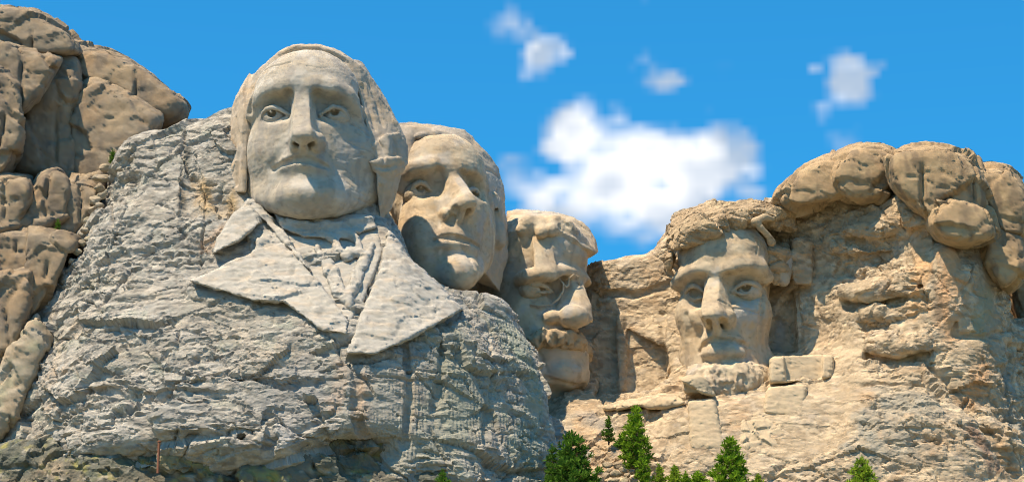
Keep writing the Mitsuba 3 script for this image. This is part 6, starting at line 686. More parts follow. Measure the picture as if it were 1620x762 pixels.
rock('carved_head_003__beard', [('p','a',0,[[20.4,259.02,70.16,1.06],[21.24,256.82,69.05,1.41],[22.53,255.5,68.31,1.58],[24.09,255.29,68.11,1.58],[25.92,256.37,68.68,1.58],[27.83,258.71,69.6,1.5]]),
    ('h','a',.26,[[27.08,257.9,70.78],[28.32,258.5,70.65],[28.26,258.51,68.78],[27,257.92,68.12],[27.49,262.51,71.95],[28.86,262.17,71.27],[28.66,262.22,69.52]],.13),
    ('p','a',1.06,[[20.7,259.76,70.86,.79],[21.68,257.61,70,1.06],[23.09,255.9,69.43,1.23],[24.6,255.8,69.4,1.23],[26.43,257.61,70.05,1.14]]),
    ('p','c',.13,[[21.28,254.88,69.33,.26],[21.62,254.21,68.44,.26],[21.49,254.49,67.66,.26]]),
    ('p','c',.13,[[21.95,254.5,69.52,.26],[22.29,253.94,68.51,.26],[22.21,254.2,67.45,.26]]),
    ('p','c',.13,[[22.74,254.12,69.27,.26],[22.9,253.85,68.35,.26],[22.69,254.2,67.3,.26]]),
    ('p','c',.13,[[23.44,254.18,69.43,.26],[23.51,253.77,68.33,.26],[23.36,253.99,67.39,.26]]),
    ('p','c',.13,[[24.09,253.89,68.93,.26],[24.04,253.72,67.89,.26],[23.78,254.08,67.13,.26]]),
    ('p','c',.13,[[24.77,253.93,68.65,.26],[24.6,253.82,67.77,.26],[24.47,254.2,67.02,.26]]),
    ('p','c',.13,[[20.64,255.54,69.51,.26],[20.86,255.03,68.52,.26],[20.93,255.23,67.86,.26]]),
    ('p','c',.13,[[22.33,254.33,68.9,.26],[23.12,253.92,68.65,.26],[23.82,253.94,68.94,.26]]),
    ('p','c',.13,[[22.02,254.13,68,.26],[22.98,254.19,67.73,.26],[24.07,254.02,67.82,.26]]),
    ('p','c',.13,[[25.48,254.25,68.59,.26],[25.32,254.31,67.62,.26]])],
     [12,246,58], [36,272,76], .2, 'curls', 'facewarm')
rock('carved_head_003__ear', [('p','a',0,[[30.38,260.52,84.7,.7],[30.12,260.41,83.76,.7],[30.24,260.56,82.76,.7],[30.71,260.71,81.79,.62]]),
    ('p','a',.26,[[30.38,260.52,84.7,.7],[31,260.91,84.97,.7],[31.27,261.03,84.26,.7],[31.09,261.07,82.99,.7],[30.8,260.87,81.69,.62]]),
    ('h','a',.26,[[30.1,260.23,84.67],[31,260.55,84.77],[30.77,260.61,82.09],[30.05,260.24,82.95],[30.63,263.55,85.58],[31.46,263.34,85.05],[31.1,263.43,82.81]],.18)],
     [22,246,70], [40,276,90], .2, 'bare', 'facewarm')
rock('carved_head_003__eye', [('e','a',0,[20.88,260.54,79.69],[1.58,1.5,1.41],[-14,0,0]),
    ('e','c',.05,[20.45,259.09,79.78],[.56,1,.54],[-14,0,0]),
    ('e','a',.03,[20.37,259.14,79.9],[.12,.3,.12],[-14,0,0])],
     [19.1,258.7,77.9], [22.7,262.3,81.5], .07, 'bare', 'facewarm')
rock('carved_head_003__eye_001', [('e','a',0,[26.54,258.76,79.82],[1.58,1.5,1.41],[-14,0,0]),
    ('e','c',.05,[26.11,257.32,79.94],[.56,1,.54],[-14,0,0]),
    ('e','a',.03,[26.03,257.37,80.06],[.12,.3,.12],[-14,0,0])],
     [24.7,257,78], [28.3,260.6,81.6], .07, 'bare', 'facewarm')
rock('carved_head_003__collar', [('h','a',0,[[17.93,252.6,68.02],[19,252.2,68.48],[20.64,252.2,68.34],[21.6,252.6,67.17],[22.27,252.8,66.1],[20.56,251.8,66.26],[19.48,251.6,67.48],[18.29,252,67.58],[18.44,256,68.91],[19.5,257,69.75],[21.17,257,69.61],[22.64,257,67.31],[20.9,256,67.34]],0,.1),
    ('h','a',.2,[[18.36,253,67.91],[19.56,252.6,67.74],[20.64,252.8,66.52],[18.77,253.4,66.53],[18.79,257,68.74],[20.98,257,67.6],[19.04,257,67.45]],0,.1)],
     [14,248,58], [26,260,70], .12, 'dressed', 'cream')
rock('carved_head_003__hair', [('h','a',0,[[17.26,260.5,87.02],[18.52,261,90.54],[20.09,260.5,91.2],[23.12,260.2,91.71],[26.71,260,91.57],[30.77,259,91.15],[31.94,259,89.7],[30.56,256.9,87.49],[26.87,255.3,87.85],[23.2,253.9,87.38],[21.49,253.9,86.49],[20.26,254.5,85.95],[19.82,255.5,85.24],[19.65,256.5,83.78],[18.54,256.7,84.14],[17.32,257.9,83.48],[17.01,259.5,84.59],[18.5,268,89.63],[31.33,266,92.08],[23.02,268,92.76]],0,.35),
    ('h','a',.5,[[26.85,257.9,88.73],[30.57,258.7,90.51],[32.2,259.5,89.42],[31.84,259.7,86.76],[30.49,259.1,87.02],[29.73,258.5,87.57],[27.82,257.9,87.67],[31.43,264,90.63],[32.45,264,88.32]],0,.3),
    ('h','a',.4,[[17.06,258.1,84.14],[18.55,256.9,84.2],[18.17,258.1,82.65],[17.8,259.5,81.15],[16.98,259.5,82.79],[17.45,264,86.03],[18.91,264,86.03],[18.11,264,82.53]],0,.25),
    ('h','a',.4,[[28.69,258.6,85.8],[29.82,258.6,85.5],[29.78,259.6,81.18],[28.74,259.4,80.67],[29.53,265,87.57],[32.31,265,87.57],[32.13,265,82.53],[31.61,260.6,85.69],[31.51,261,81.61]],0,.25)],
     [14,246,74], [34,272,98], .17, 'rough', 'hairrock')
rock('carved_head_003__hair_lock', [('p','a',0,[[27.15,255.6,87.05,.35],[28.23,256.3,87.74,.42],[29.3,257,87.82,.38]]),
    ('p','a',.4,[[27.3,255.7,86.94,.4],[28.01,256,86.22,.36],[28.76,256.6,85.6,.34],[29.15,257.1,85.16,.45]]),
    ('h','a',.3,[[26.91,255.8,87.72],[27.93,256,88.08],[29.46,257,88.27],[29.62,257.4,87.51],[27.96,256.6,87.24],[27.7,260,88.83],[29.79,260,88.83]],0,.3)],
     [22,250,80], [34,264,94], .1, 'hair', 'hairrock')
# blocks and boulders
rock('stone_block', [('h','a',0,[[28.04,253.6,70.84],[35.41,255.5,71.65],[35.15,254.4,68.63],[27.74,253,67.56],[28.97,262,73.13],[36.6,263,73.7],[28.72,262,69.76],[36.33,262,70.49]],.1,.22),
    ('h','c',.08,[[29.07,251,70.77],[33.77,252.4,71.44],[33.58,252,67.72],[29.09,251,67.32],[29.86,255.4,71.98],[34.31,256.4,72.54],[33.9,255.4,68.75],[29.93,254.6,68.47]],0)],
     [22,246,58], [40,268,76], .15, 'sawn', 'cream')
name('stone_block', 'smooth tan stone block with a hollowed face, beside the bearded head on its right', category='stone block')
rock('stone_block_001', [('h','a',0,[[27.57,252.2,67.07],[31.94,252.6,67.6],[31.14,251.2,63.46],[26.73,251,63.76],[28.17,259,68.83],[33.11,258,69],[32.94,258,64.56],[27.54,258,65.13]],.1,.22)],
     [22,244,54], [40,266,72], .15, 'sawn', 'cream')
name('stone_block_001', 'large smooth tan block with a slanting side, below the hollowed block', category='stone block')
rock('stone_block_002', [('h','a',0,[[23.69,251,63.76],[26.43,251.2,64.29],[30.47,250.2,63.07],[31.65,249.6,60.31],[31.33,248.6,58.58],[23.68,248.8,58.42],[23.49,249.6,61],[24.68,258,65.13],[32.18,257,64.17],[32.39,257,60.5],[24.46,257,60.5]],0,.5)],
     [16,242,48], [40,264,66], .15, 'rounded', 'cream')
name('stone_block_002', 'rounded pale ledge of stone low under the bearded head', category='stone block')
rock('stone_block_003', [('h','a',0,[[18.87,252.2,65.66],[21.91,251.8,65.84],[22.34,251.2,63.46],[22.8,249.9,59.56],[18.81,250.3,59.65],[19.3,258,66.99],[22.59,258,67.28],[23.45,257,61.2],[19.31,257,61.2]],.1,.22)],
     [10,242,44], [24,266,68], .15, 'sawn', 'cream')
name('stone_block_003', 'dressed pale buttress under the collar of the bearded head', category='stone block')
rock('stone_block_004', [('h','a',0,[[9.48,260,67.06],[13.25,258,67.42],[17.24,255,67.16],[18.77,252.6,65.91],[18.74,252.4,65.15],[14.5,256,65.35],[10.49,259.4,66.05],[10.13,268,69.08],[17.98,266,69.98],[19.1,262,67.86]],0,.2)],
     [4,246,44], [22,270,70], .15, 'rounded', 'cream')
name('stone_block_004', 'sunlit stone ledge running in front of the recess between the two right heads', category='stone block')
rock('rock_slab', [('h','a',0,[[5.94,259.5,64.78],[8.69,258.4,63.8],[11.18,256.8,62.57],[11.54,256,60.69],[7.61,257.8,61.81],[5.99,259,63.23],[6.42,265,65.97],[11.71,264,64.13],[11.69,264,62.53]],0,.15)],
     [3,244,46], [14,268,66], .15, 'sawn', 'bust')
name('rock_slab', 'weathered grey slab on the slope left of the tallest pine', category='rock')
rock('rock_slab_001', [('h','a',0,[[7.46,257.4,61.72],[11.39,255.8,60.64],[11.98,254.2,58.47],[8.23,256,59.15],[7.8,264,63.11],[12.27,263,62.16],[12.34,262,60.21]],0,.15)],
     [3,244,44], [14,268,64], .15, 'sawn', 'bust')
name('rock_slab_001', 'lower grey slab on the slope just above the loose stones', category='rock')
rock('boulder', [('h','a',0,[[-62.44,258,113.57],[-60.96,255.6,112.1],[-64.86,268,117.9],[-59.48,258,113.25],[-58.5,255.6,111.84],[-61.79,268,117.57],[-55.06,258,112.93],[-54.82,255.6,111.57],[-57.19,268,117.24],[-51.06,258,109.76],[-51.49,255.6,108.93],[-53.04,268,113.95],[-50.57,258,108.81],[-51.08,255.6,108.15],[-52.53,268,112.96],[-54.35,258,108.5],[-54.23,255.6,107.88],[-56.46,268,112.63],[-59.28,258,110.23],[-58.34,255.6,109.33],[-61.58,268,114.44],[-62.21,258,110.23],[-60.78,255.6,109.33],[-64.62,268,114.44]],1.07,.3)],
     [-68.2,252.3,104.6], [-47.3,271.3,121.2], .26, 'weathered', 'brown')
name('boulder', 'top slab of the tall brown rock at the upper left corner against the sky', category='boulder')
rock('boulder_001', [('h','a',0,[[-61.6,255.5,109.02],[-60.12,252.7,107.24],[-63.53,263.5,112.38],[-58.68,255.5,108.71],[-57.7,252.7,106.98],[-60.52,263.5,112.06],[-53.97,255.5,107.46],[-53.78,252.7,105.94],[-55.66,263.5,110.77],[-51.88,255.5,106.37],[-52.05,252.7,105.04],[-53.5,263.5,109.65],[-53.31,255.5,103.73],[-53.24,252.7,102.84],[-54.98,263.5,106.92],[-54.47,255.5,101.57],[-54.2,252.7,101.05],[-56.18,263.5,104.69],[-55.56,255.5,100.49],[-55.1,252.7,100.15],[-57.29,263.5,103.58],[-56.14,255.5,102.96],[-55.59,252.7,102.2],[-57.9,263.5,106.13],[-58.48,255.5,105.75],[-57.54,252.7,104.52],[-60.32,263.5,109],[-61.39,255.5,106.06],[-59.95,252.7,104.78],[-63.32,263.5,109.33]],1.07,.3)],
     [-66.8,249.4,96.9], [-48.6,266.8,115.7], .26, 'weathered', 'brown')
name('boulder_001', 'bulging brown rock under the top slab at the upper left', category='boulder')
rock('boulder_002', [('h','a',0,[[-60.65,252.5,104.52],[-59.52,250.1,102.44],[-62.57,260.5,107.78],[-57.77,252.5,104.06],[-57.12,250.1,102.06],[-59.6,260.5,107.31],[-55.97,252.5,102.68],[-55.63,250.1,100.91],[-57.74,260.5,105.88],[-55.29,252.5,101],[-55.06,250.1,99.52],[-57.04,260.5,104.15],[-55.08,252.5,95.4],[-54.89,250.1,94.85],[-56.82,260.5,98.37],[-56.03,252.5,92.55],[-55.67,250.1,92.48],[-57.8,260.5,95.43],[-56.91,252.5,91.06],[-56.41,250.1,91.24],[-58.72,260.5,93.89],[-59.63,252.5,89.72],[-58.68,250.1,90.12],[-61.52,260.5,92.51]],1.07,.3)],
     [-65.9,246.8,86.4], [-51.6,263.8,111.1], .26, 'weathered', 'brown')
name('boulder_002', 'rounded tall rock cut by the left edge of the picture', category='boulder')
rock('boulder_003', [('h','a',0,[[-52.65,258.5,107.91],[-52.23,256.42,105.86],[-54.48,267.5,111.61],[-50.57,258.5,107.28],[-50.5,256.42,105.34],[-52.33,267.5,110.96],[-50.27,258.5,104.54],[-50.25,256.42,103.05],[-52.02,267.5,108.12],[-51.77,258.5,102.74],[-51.5,256.42,101.56],[-53.57,267.5,106.26],[-51.1,258.5,98.71],[-50.94,256.42,98.2],[-52.88,267.5,102.08],[-49.76,258.5,92.87],[-49.82,256.42,93.33],[-51.49,267.5,96.05],[-53.19,258.5,92.57],[-52.68,256.42,93.07],[-55.05,267.5,95.73],[-56.56,258.5,93.48],[-55.49,256.42,93.84],[-58.53,267.5,96.68],[-56.26,258.5,100.25],[-55.24,256.42,99.49],[-58.22,267.5,103.68],[-54.62,258.5,104.14],[-53.87,256.42,102.73],[-56.52,267.5,107.71]],1.07,.3)],
     [-61.8,253.1,89.3], [-46.5,270.8,114.9], .26, 'weathered', 'brown')
name('boulder_003', 'broad brown dome flank left of the shadowed crease', category='boulder')
rock('boulder_004', [('h','a',0,[[-51.38,259.5,102.97],[-50.11,256.94,101.37],[-53.16,268.5,106.49],[-48.59,259.5,105.48],[-47.8,256.94,103.45],[-50.28,268.5,109.08],[-46.05,259.5,104.38],[-45.69,256.94,102.54],[-47.64,268.5,107.95],[-40.77,259.5,100.79],[-41.3,256.94,99.55],[-42.18,268.5,104.23],[-43.91,259.5,98.15],[-43.91,256.94,97.36],[-45.44,268.5,101.5],[-46.2,259.5,95.99],[-45.81,256.94,95.56],[-47.8,268.5,99.26],[-46.54,259.5,92.77],[-46.09,256.94,92.88],[-48.15,268.5,95.93],[-49.65,259.5,92.92],[-48.68,256.94,93],[-51.37,268.5,96.09]],1.21,.36)],
     [-56.5,253.6,89.4], [-37.4,271.9,112.4], .26, 'weathered', 'brown')
name('boulder_004', 'reddish brown dome face to the right of the crease', category='boulder')
rock('boulder_005', [('h','a',0,[[-52.54,262,110.47],[-50.94,260,108.94],[-54.54,272,114.62],[-47.83,262,109.83],[-47.02,260,108.41],[-49.66,272,113.96],[-44.71,262,108.23],[-44.42,260,107.08],[-46.42,272,112.3],[-41.33,262,105.53],[-41.61,260,104.83],[-42.91,272,109.5],[-38.42,262,103],[-39.18,260,102.72],[-39.89,272,106.87],[-38.83,262,102.22],[-39.52,260,102.06],[-40.31,272,106.05],[-41.47,262,102.06],[-41.72,260,101.93],[-43.05,272,105.89],[-48.78,262,106.8],[-47.81,260,105.88],[-50.64,272,110.81],[-51.58,262,106.64],[-50.15,260,105.75],[-53.55,272,110.65]],1.07,.3)],
     [-57.8,256.7,98.6], [-35.1,275.3,117.9], .26, 'weathered', 'brown')
name('boulder_005', 'sunlit golden slab sloping down to the right on the brown dome', category='boulder')
rock('boulder_006', [('h','a',0,[[-51.77,252,91.18],[-51.36,250.24,90.07],[-53,258,93.31],[-50.38,252,91.47],[-50.2,250.24,90.32],[-51.58,258,93.61],[-49.47,252,90.28],[-49.45,250.24,89.33],[-50.65,258,92.39],[-49.38,252,86.22],[-49.37,250.24,85.94],[-50.56,258,88.23],[-51.55,252,85.12],[-51.17,250.24,85.02],[-52.77,258,87.1],[-54.32,252,84.97],[-53.49,250.24,84.9],[-55.62,258,86.95],[-53.4,252,88.06],[-52.72,250.24,87.48],[-54.67,258,90.12]],1,.27)],
     [-58.9,247,81.6], [-46.1,261.3,96.9], .26, 'weathered', 'brown')
name('boulder_006', 'smooth leaning pillar of rock below the brown dome', category='boulder')
rock('boulder_007', [('h','a',0,[[-49.59,252.5,90.76],[-49.14,251.22,89.85],[-50.77,258.5,92.87],[-47.89,252.5,90.61],[-47.73,251.22,89.72],[-49.03,258.5,92.72],[-46.29,252.5,89.57],[-46.39,251.22,88.85],[-47.39,258.5,91.66],[-46.98,252.5,86.76],[-46.97,251.22,86.5],[-48.1,258.5,88.78],[-48.67,252.5,84.4],[-48.38,251.22,84.53],[-49.82,258.5,86.37],[-49.81,252.5,84.84],[-49.33,251.22,84.9],[-50.99,258.5,86.82],[-49.44,252.5,88.23],[-49.02,251.22,87.74],[-50.62,258.5,90.29]],.93,.24)],
     [-54.2,248,81.2], [-43.1,261.7,96.1], .26, 'weathered', 'brown')
name('boulder_007', 'cracked rock wedge between the leaning pillar and the gully', category='boulder')
rock('boulder_008', [('h','a',0,[[-58.66,251,90.3],[-57.82,249.4,89.28],[-60.06,257,92.42],[-55.84,251,89.93],[-55.47,249.4,88.97],[-57.17,257,92.04],[-53.61,251,90.08],[-53.61,249.4,89.09],[-54.9,257,92.19],[-53.34,251,87.87],[-53.38,249.4,87.25],[-54.61,257,89.93],[-54.3,251,85.52],[-54.18,249.4,85.28],[-55.6,257,87.52],[-56.16,251,84.2],[-55.73,249.4,84.19],[-57.5,257,86.17],[-58.23,251,84.06],[-57.46,249.4,84.06],[-59.62,257,86.03]],1.07,.3)],
     [-63.4,246.1,80.8], [-50,260.3,95.7], .26, 'weathered', 'brown')
name('boulder_008', 'dark bluish rock low at the left edge below the tall rock', category='boulder')
rock('boulder_009', [('h','a',0,[[-57.76,249,83.26],[-56.81,247.4,82.4],[-59.15,255,85.22],[-54.36,249,83.83],[-53.98,247.4,82.88],[-55.66,255,85.81],[-52.44,249,83.98],[-52.38,247.4,83],[-53.7,255,85.96],[-51.35,249,81.96],[-51.47,247.4,81.31],[-52.59,255,83.89],[-51.86,249,79.08],[-51.89,247.4,78.91],[-53.11,255,80.94],[-54,249,78.36],[-53.68,247.4,78.31],[-55.31,255,80.21],[-57.37,249,77.65],[-56.5,247.4,77.72],[-58.76,255,79.48]],1.07,.3)],
     [-62.4,244.1,74.3], [-48.1,258.3,89.3], .26, 'weathered', 'brown')
name('boulder_009', 'greenish rounded rock at the left edge beneath the leaning pillar', category='boulder')
rock('boulder_010', [('h','a',0,[[-51.83,247.5,83.2],[-51.38,246.22,81.94],[-53.09,253.5,85.17],[-49.07,247.5,82.76],[-49.07,246.22,81.58],[-50.26,253.5,84.73],[-47.65,247.5,81.9],[-47.89,246.22,80.86],[-48.81,253.5,83.85],[-48.87,247.5,79.33],[-48.91,246.22,78.71],[-50.05,253.5,81.21],[-50.43,247.5,75.78],[-50.2,246.22,75.74],[-51.65,253.5,77.57],[-51.97,247.5,72.25],[-51.49,246.22,72.79],[-53.23,253.5,73.96],[-52.73,247.5,71.55],[-52.14,246.22,72.21],[-54.01,253.5,73.25],[-52.19,247.5,75.78],[-51.68,246.22,75.74],[-53.45,253.5,77.57],[-51.32,247.5,79.33],[-50.95,246.22,78.71],[-52.56,253.5,81.21]],1.07,.3)],
     [-57.3,242.9,68.3], [-44.4,256.8,88.5], .26, 'weathered', 'brown')
name('boulder_010', 'tan rock rib slanting down along the gully', category='boulder')
rock('boulder_011', [('h','a',0,[[-56.73,246,77.44],[-55.9,244.4,76.24],[-58.11,252,79.29],[-53.35,246,77.44],[-53.08,244.4,76.24],[-54.66,252,79.29],[-51.78,246,78.15],[-51.77,244.4,76.83],[-53.04,252,80.01],[-51.83,246,74.62],[-51.81,244.4,73.89],[-53.09,252,76.4],[-53.04,246,70.43],[-52.82,244.4,70.4],[-54.33,252,72.11],[-54.02,246,66.98],[-53.63,244.4,67.51],[-55.33,252,68.57],[-55.97,246,66.29],[-55.27,244.4,66.93],[-57.34,252,67.86]],1,.27)],
     [-61.4,241.1,63], [-48.5,255.3,83.3], .26, 'weathered', 'brown')
name('boulder_011', 'tan and green rock at the left edge beside the slanting rib', category='boulder')
rock('boulder_012', [('h','a',0,[[-51.48,243.5,70.42],[-51.3,242.38,69.29],[-52.75,249.5,72.12],[-50.11,243.5,71.8],[-50.15,242.38,70.44],[-51.34,249.5,73.53],[-49.05,243.5,69.74],[-49.27,242.38,68.71],[-50.26,249.5,71.41],[-50.13,243.5,65.63],[-50.17,242.38,65.28],[-51.36,249.5,67.21],[-51.84,243.5,61.57],[-51.6,242.38,61.88],[-53.12,249.5,63.04],[-53.63,243.5,58.88],[-53.1,242.38,59.63],[-54.96,249.5,60.29],[-54.99,243.5,59.55],[-54.24,242.38,60.19],[-56.34,249.5,60.97],[-53.38,243.5,64.95],[-52.89,242.38,64.71],[-54.69,249.5,66.51]],1.07,.3)],
     [-59.6,239.1,55.6], [-45.8,252.8,76.8], .26, 'weathered', 'tan')
name('boulder_012', 'low tan rib of rock running to the lower left corner', category='boulder')
rock('boulder_013', [('h','a',0,[[-49.14,256,92.07],[-48.62,254.8,91.49],[-50.1,261,93.83],[-46.33,256,92.82],[-46.27,254.8,92.12],[-47.24,261,94.6],[-45.88,256,90.94],[-45.89,254.8,90.55],[-46.77,261,92.68],[-46.87,256,89.58],[-46.72,254.8,89.42],[-47.79,261,91.3],[-48.32,256,90.18],[-47.94,254.8,89.92],[-49.27,261,91.91]],1.07,.3)],
     [-53.4,251.5,86.1], [-42.6,264.3,97.9], .26, 'weathered', 'brown')
name('boulder_013', 'small ledge of rock at the head of the gully', category='boulder')
rock('boulder_014', [('h','a',0,[[30.66,258,91.18],[31.12,256.72,90.92],[31.62,266,93.95],[32.46,258,93.31],[32.62,256.72,92.69],[33.47,266,96.15],[35.25,258,94.83],[34.95,256.72,93.97],[36.34,266,97.72],[37.43,258,95.29],[36.77,256.72,94.35],[38.59,266,98.19],[38.69,258,94.53],[37.83,256.72,93.71],[39.89,266,97.41],[38.28,258,91.63],[37.48,256.72,91.3],[39.47,266,94.42],[35.07,258,90.27],[34.8,256.72,90.15],[36.16,266,93.02],[32.04,258,89.51],[32.27,256.72,89.52],[33.03,266,92.24],[30.49,258,90.27],[30.97,256.72,90.15],[31.44,266,93.02]],1.14,.33)],
     [27.2,253.4,86.2], [43.2,269.3,101.5], .26, 'weathered', 'gold')
name('boulder_014', 'smooth golden rock cap left of the summit boulders on the right', category='boulder')
rock('boulder_015', [('h','a',0,[[36.61,256.5,93.99],[36.95,255.06,93.32],[37.75,264.5,96.87],[38.53,256.5,95.36],[38.56,255.06,94.47],[39.73,264.5,98.28],[41.56,256.5,95.81],[41.08,255.06,94.85],[42.85,264.5,98.75],[43.22,256.5,94.75],[42.48,255.06,93.96],[44.57,264.5,97.65],[43.58,256.5,93.38],[42.78,255.06,92.81],[44.94,264.5,96.24],[41.72,256.5,90.21],[41.22,255.06,90.16],[43.02,264.5,92.97],[38.57,256.5,89.91],[38.59,255.06,89.91],[39.78,264.5,92.66],[36.77,256.5,91.11],[37.09,255.06,90.92],[37.92,264.5,93.9]],1.14,.33)],
     [33.3,251.7,86.6], [48.3,267.8,102.1], .26, 'weathered', 'gold')
name('boulder_015', 'middle rounded boulder of the summit cap on the right', category='boulder')
rock('boulder_016', [('h','a',0,[[41.96,251.5,92.93],[42.54,249.9,91.81],[43.46,260.5,96.2],[44.26,251.5,93.98],[44.46,249.9,92.68],[45.84,260.5,97.28],[47.77,251.5,94.05],[47.39,249.9,92.74],[49.48,260.5,97.36],[50.52,251.5,92.93],[49.68,249.9,91.81],[52.33,260.5,96.2],[51.9,251.5,90.26],[50.84,249.9,89.57],[53.76,260.5,93.43],[52.41,251.5,87.15],[51.27,249.9,86.98],[54.29,260.5,90.21],[50.73,251.5,84.66],[49.86,249.9,84.9],[52.55,260.5,87.63],[47.94,251.5,84.51],[47.53,249.9,84.78],[49.66,260.5,87.48],[46.24,251.5,86.42],[46.11,249.9,86.37],[47.89,260.5,89.45],[43.95,251.5,87.89],[44.2,249.9,87.6],[45.52,260.5,90.98],[42.37,251.5,89.96],[42.89,249.9,89.33],[43.89,260.5,93.12]],1,.27)],
     [38.7,246.6,81.2], [57.6,263.8,100.6], .26, 'weathered', 'gold')
name('boulder_016', 'largest rounded boulder on the summit at the right', category='boulder')
rock('boulder_017', [('h','a',0,[[46.43,250.4,88.1],[46.54,248.64,87.07],[47.72,257.4,90.52],[49.3,250.4,87.37],[48.94,248.64,86.46],[50.68,257.4,89.76],[52.16,250.4,86.34],[51.32,248.64,85.6],[53.61,257.4,88.71],[52.29,250.4,84.01],[51.43,248.64,83.65],[53.75,257.4,86.31],[50.46,250.4,83.42],[49.91,248.64,83.17],[51.87,257.4,85.71],[47.71,250.4,83.71],[47.61,248.64,83.41],[49.04,257.4,86.01],[46.13,250.4,85.17],[46.29,248.64,84.63],[47.42,257.4,87.51]],1,.27)],
     [42.9,245.4,79.9], [57,260.7,93.8], .26, 'weathered', 'gold')
name('boulder_017', 'overhanging lower lip of the largest summit boulder', category='boulder')
rock('boulder_018', [('h','a',0,[[52.72,254.5,92.21],[52.71,252.58,90.95],[54.37,262.5,95.06],[55.27,254.5,92.21],[54.83,252.58,90.95],[57,262.5,95.06],[56.85,254.5,90.41],[56.15,252.58,89.45],[58.64,262.5,93.2],[57.03,254.5,86.69],[56.3,252.58,86.35],[58.82,262.5,89.36],[56.5,254.5,85.06],[55.86,252.58,84.99],[58.28,262.5,87.68],[54.41,254.5,85.35],[54.12,252.58,85.23],[56.12,262.5,87.98],[53.18,254.5,88.17],[53.09,252.58,87.59],[54.85,262.5,90.89]],1.14,.33)],
     [49.4,249.2,81.7], [62.2,265.8,98.4], .26, 'weathered', 'gold')
name('boulder_018', 'rounded boulder at the far right behind the largest one', category='boulder')
rock('boulder_019', [('h','a',0,[[53.16,254.5,85.5],[53.07,252.9,84.53],[54.83,262.5,88.14],[55.55,254.5,85.5],[55.07,252.9,84.53],[57.29,262.5,88.14],[56.6,254.5,84.47],[55.95,252.9,83.67],[58.38,262.5,87.07],[55.62,254.5,80.06],[55.13,252.9,79.99],[57.36,262.5,82.52],[54.45,254.5,79.33],[54.16,252.9,79.38],[56.16,262.5,81.77],[53.05,254.5,81.52],[52.99,252.9,81.21],[54.72,262.5,84.03]],1,.27)],
     [49.7,249.6,76.1], [61.7,265.8,91.4], .26, 'weathered', 'gold')
name('boulder_019', 'dark streaked block under the far right boulder', category='boulder')
rock('boulder_020', [('h','a',0,[[58.07,268,83.29],[58.28,266.4,82.6],[59.8,276,85.73],[61.38,268,88.86],[61.04,266.4,87.24],[63.21,276,91.46],[65.82,268,88.86],[64.74,266.4,87.24],[67.78,276,91.46],[64.82,268,75.07],[63.92,266.4,75.73],[66.76,276,77.26],[60.55,268,76.58],[60.35,266.4,76.99],[62.36,276,78.82],[58.71,268,79.62],[58.81,266.4,79.53],[60.46,276,81.94]],1.07,.3)],
     [54.8,263.1,71.8], [71.1,279.3,94.8], .26, 'weathered', 'gold')
name('boulder_020', 'distant orange rock at the right edge of the picture', category='boulder')
rock('rock', [('h','a',0,[[-44.62,252.7,93.13],[-45.11,252.76,93.25],[-44.72,252.04,93.37],[-44.93,252.59,92.89],[-44.36,252.5,93.47],[-44.82,252.07,93.09],[-44.49,252.06,93.22],[-44.44,252.6,93.41],[-44.82,252.74,93.4],[-44.74,252.11,93.07],[-44.39,252.43,93.16],[-45.11,252.51,93.6],[-44.69,252.47,92.91],[-44.43,252.62,93.39]],.04,.03)],
     [-45.7,251.4,92.3], [-43.8,253.4,94.2], .14, 'pebble', 'tan')
name('rock', 'stone lying in the gully at the left, first from the top', category='rock', group='stones filling the gully')
rock('rock_001', [('h','a',0,[[-45.49,252.55,91.85],[-45.73,251.68,92.4],[-44.22,252.14,92.27],[-44.78,252.26,91.61],[-45.79,251.5,91.84],[-45.29,252.57,92.23],[-44.75,252.28,91.64],[-44.37,251.65,91.89],[-45.56,251.9,92.61],[-44.81,251.42,92.33],[-45.85,252.16,92.32],[-45.9,251.59,91.88],[-45.19,251.46,92.37],[-45.18,252.03,91.48]],.04,.03)],
     [-46.5,250.8,90.9], [-43.6,253.2,93.2], .14, 'pebble', 'tan')
name('rock_001', 'stone lying in the gully at the left, second from the top', category='rock', group='stones filling the gully')
rock('rock_002', [('h','a',0,[[-44.31,251.65,90.75],[-46.22,251.33,91.08],[-46.12,251.32,91.09],[-46.64,251.45,90.62],[-46.13,251.06,90.76],[-46.54,251.42,90.58],[-45.34,251.63,91.15],[-44.85,251.51,91.19],[-44.98,251.65,90.21],[-46.16,251.79,90.4],[-46.11,251.89,90.82],[-45.71,251.56,91.2],[-46.03,251.32,91.1],[-45.48,250.95,90.48]],.04,.03)],
     [-47.2,250.4,89.6], [-43.7,252.5,91.8], .14, 'pebble', 'tan')
name('rock_002', 'stone lying in the gully at the left, third from the top', category='rock', group='stones filling the gully')
rock('rock_003', [('h','a',0,[[-46.17,250.74,89.28],[-45.55,250.91,88.8],[-45.75,251.01,89.69],[-44.97,251.09,89.47],[-45.6,251.01,89.75],[-45.44,250.39,89.78],[-45.93,250.44,89.33],[-45.12,251.22,89.72],[-46.03,250.91,89.51],[-45.37,250.75,89.81],[-44.79,250.88,89.23],[-45.51,251.43,89.44],[-45.05,250.41,89.33],[-45.01,250.87,88.91]],.04,.03)],
     [-46.8,249.8,88.2], [-44.2,252,90.4], .14, 'pebble', 'tan')
name('rock_003', 'stone lying in the gully at the left, fourth from the top', category='rock', group='stones filling the gully')
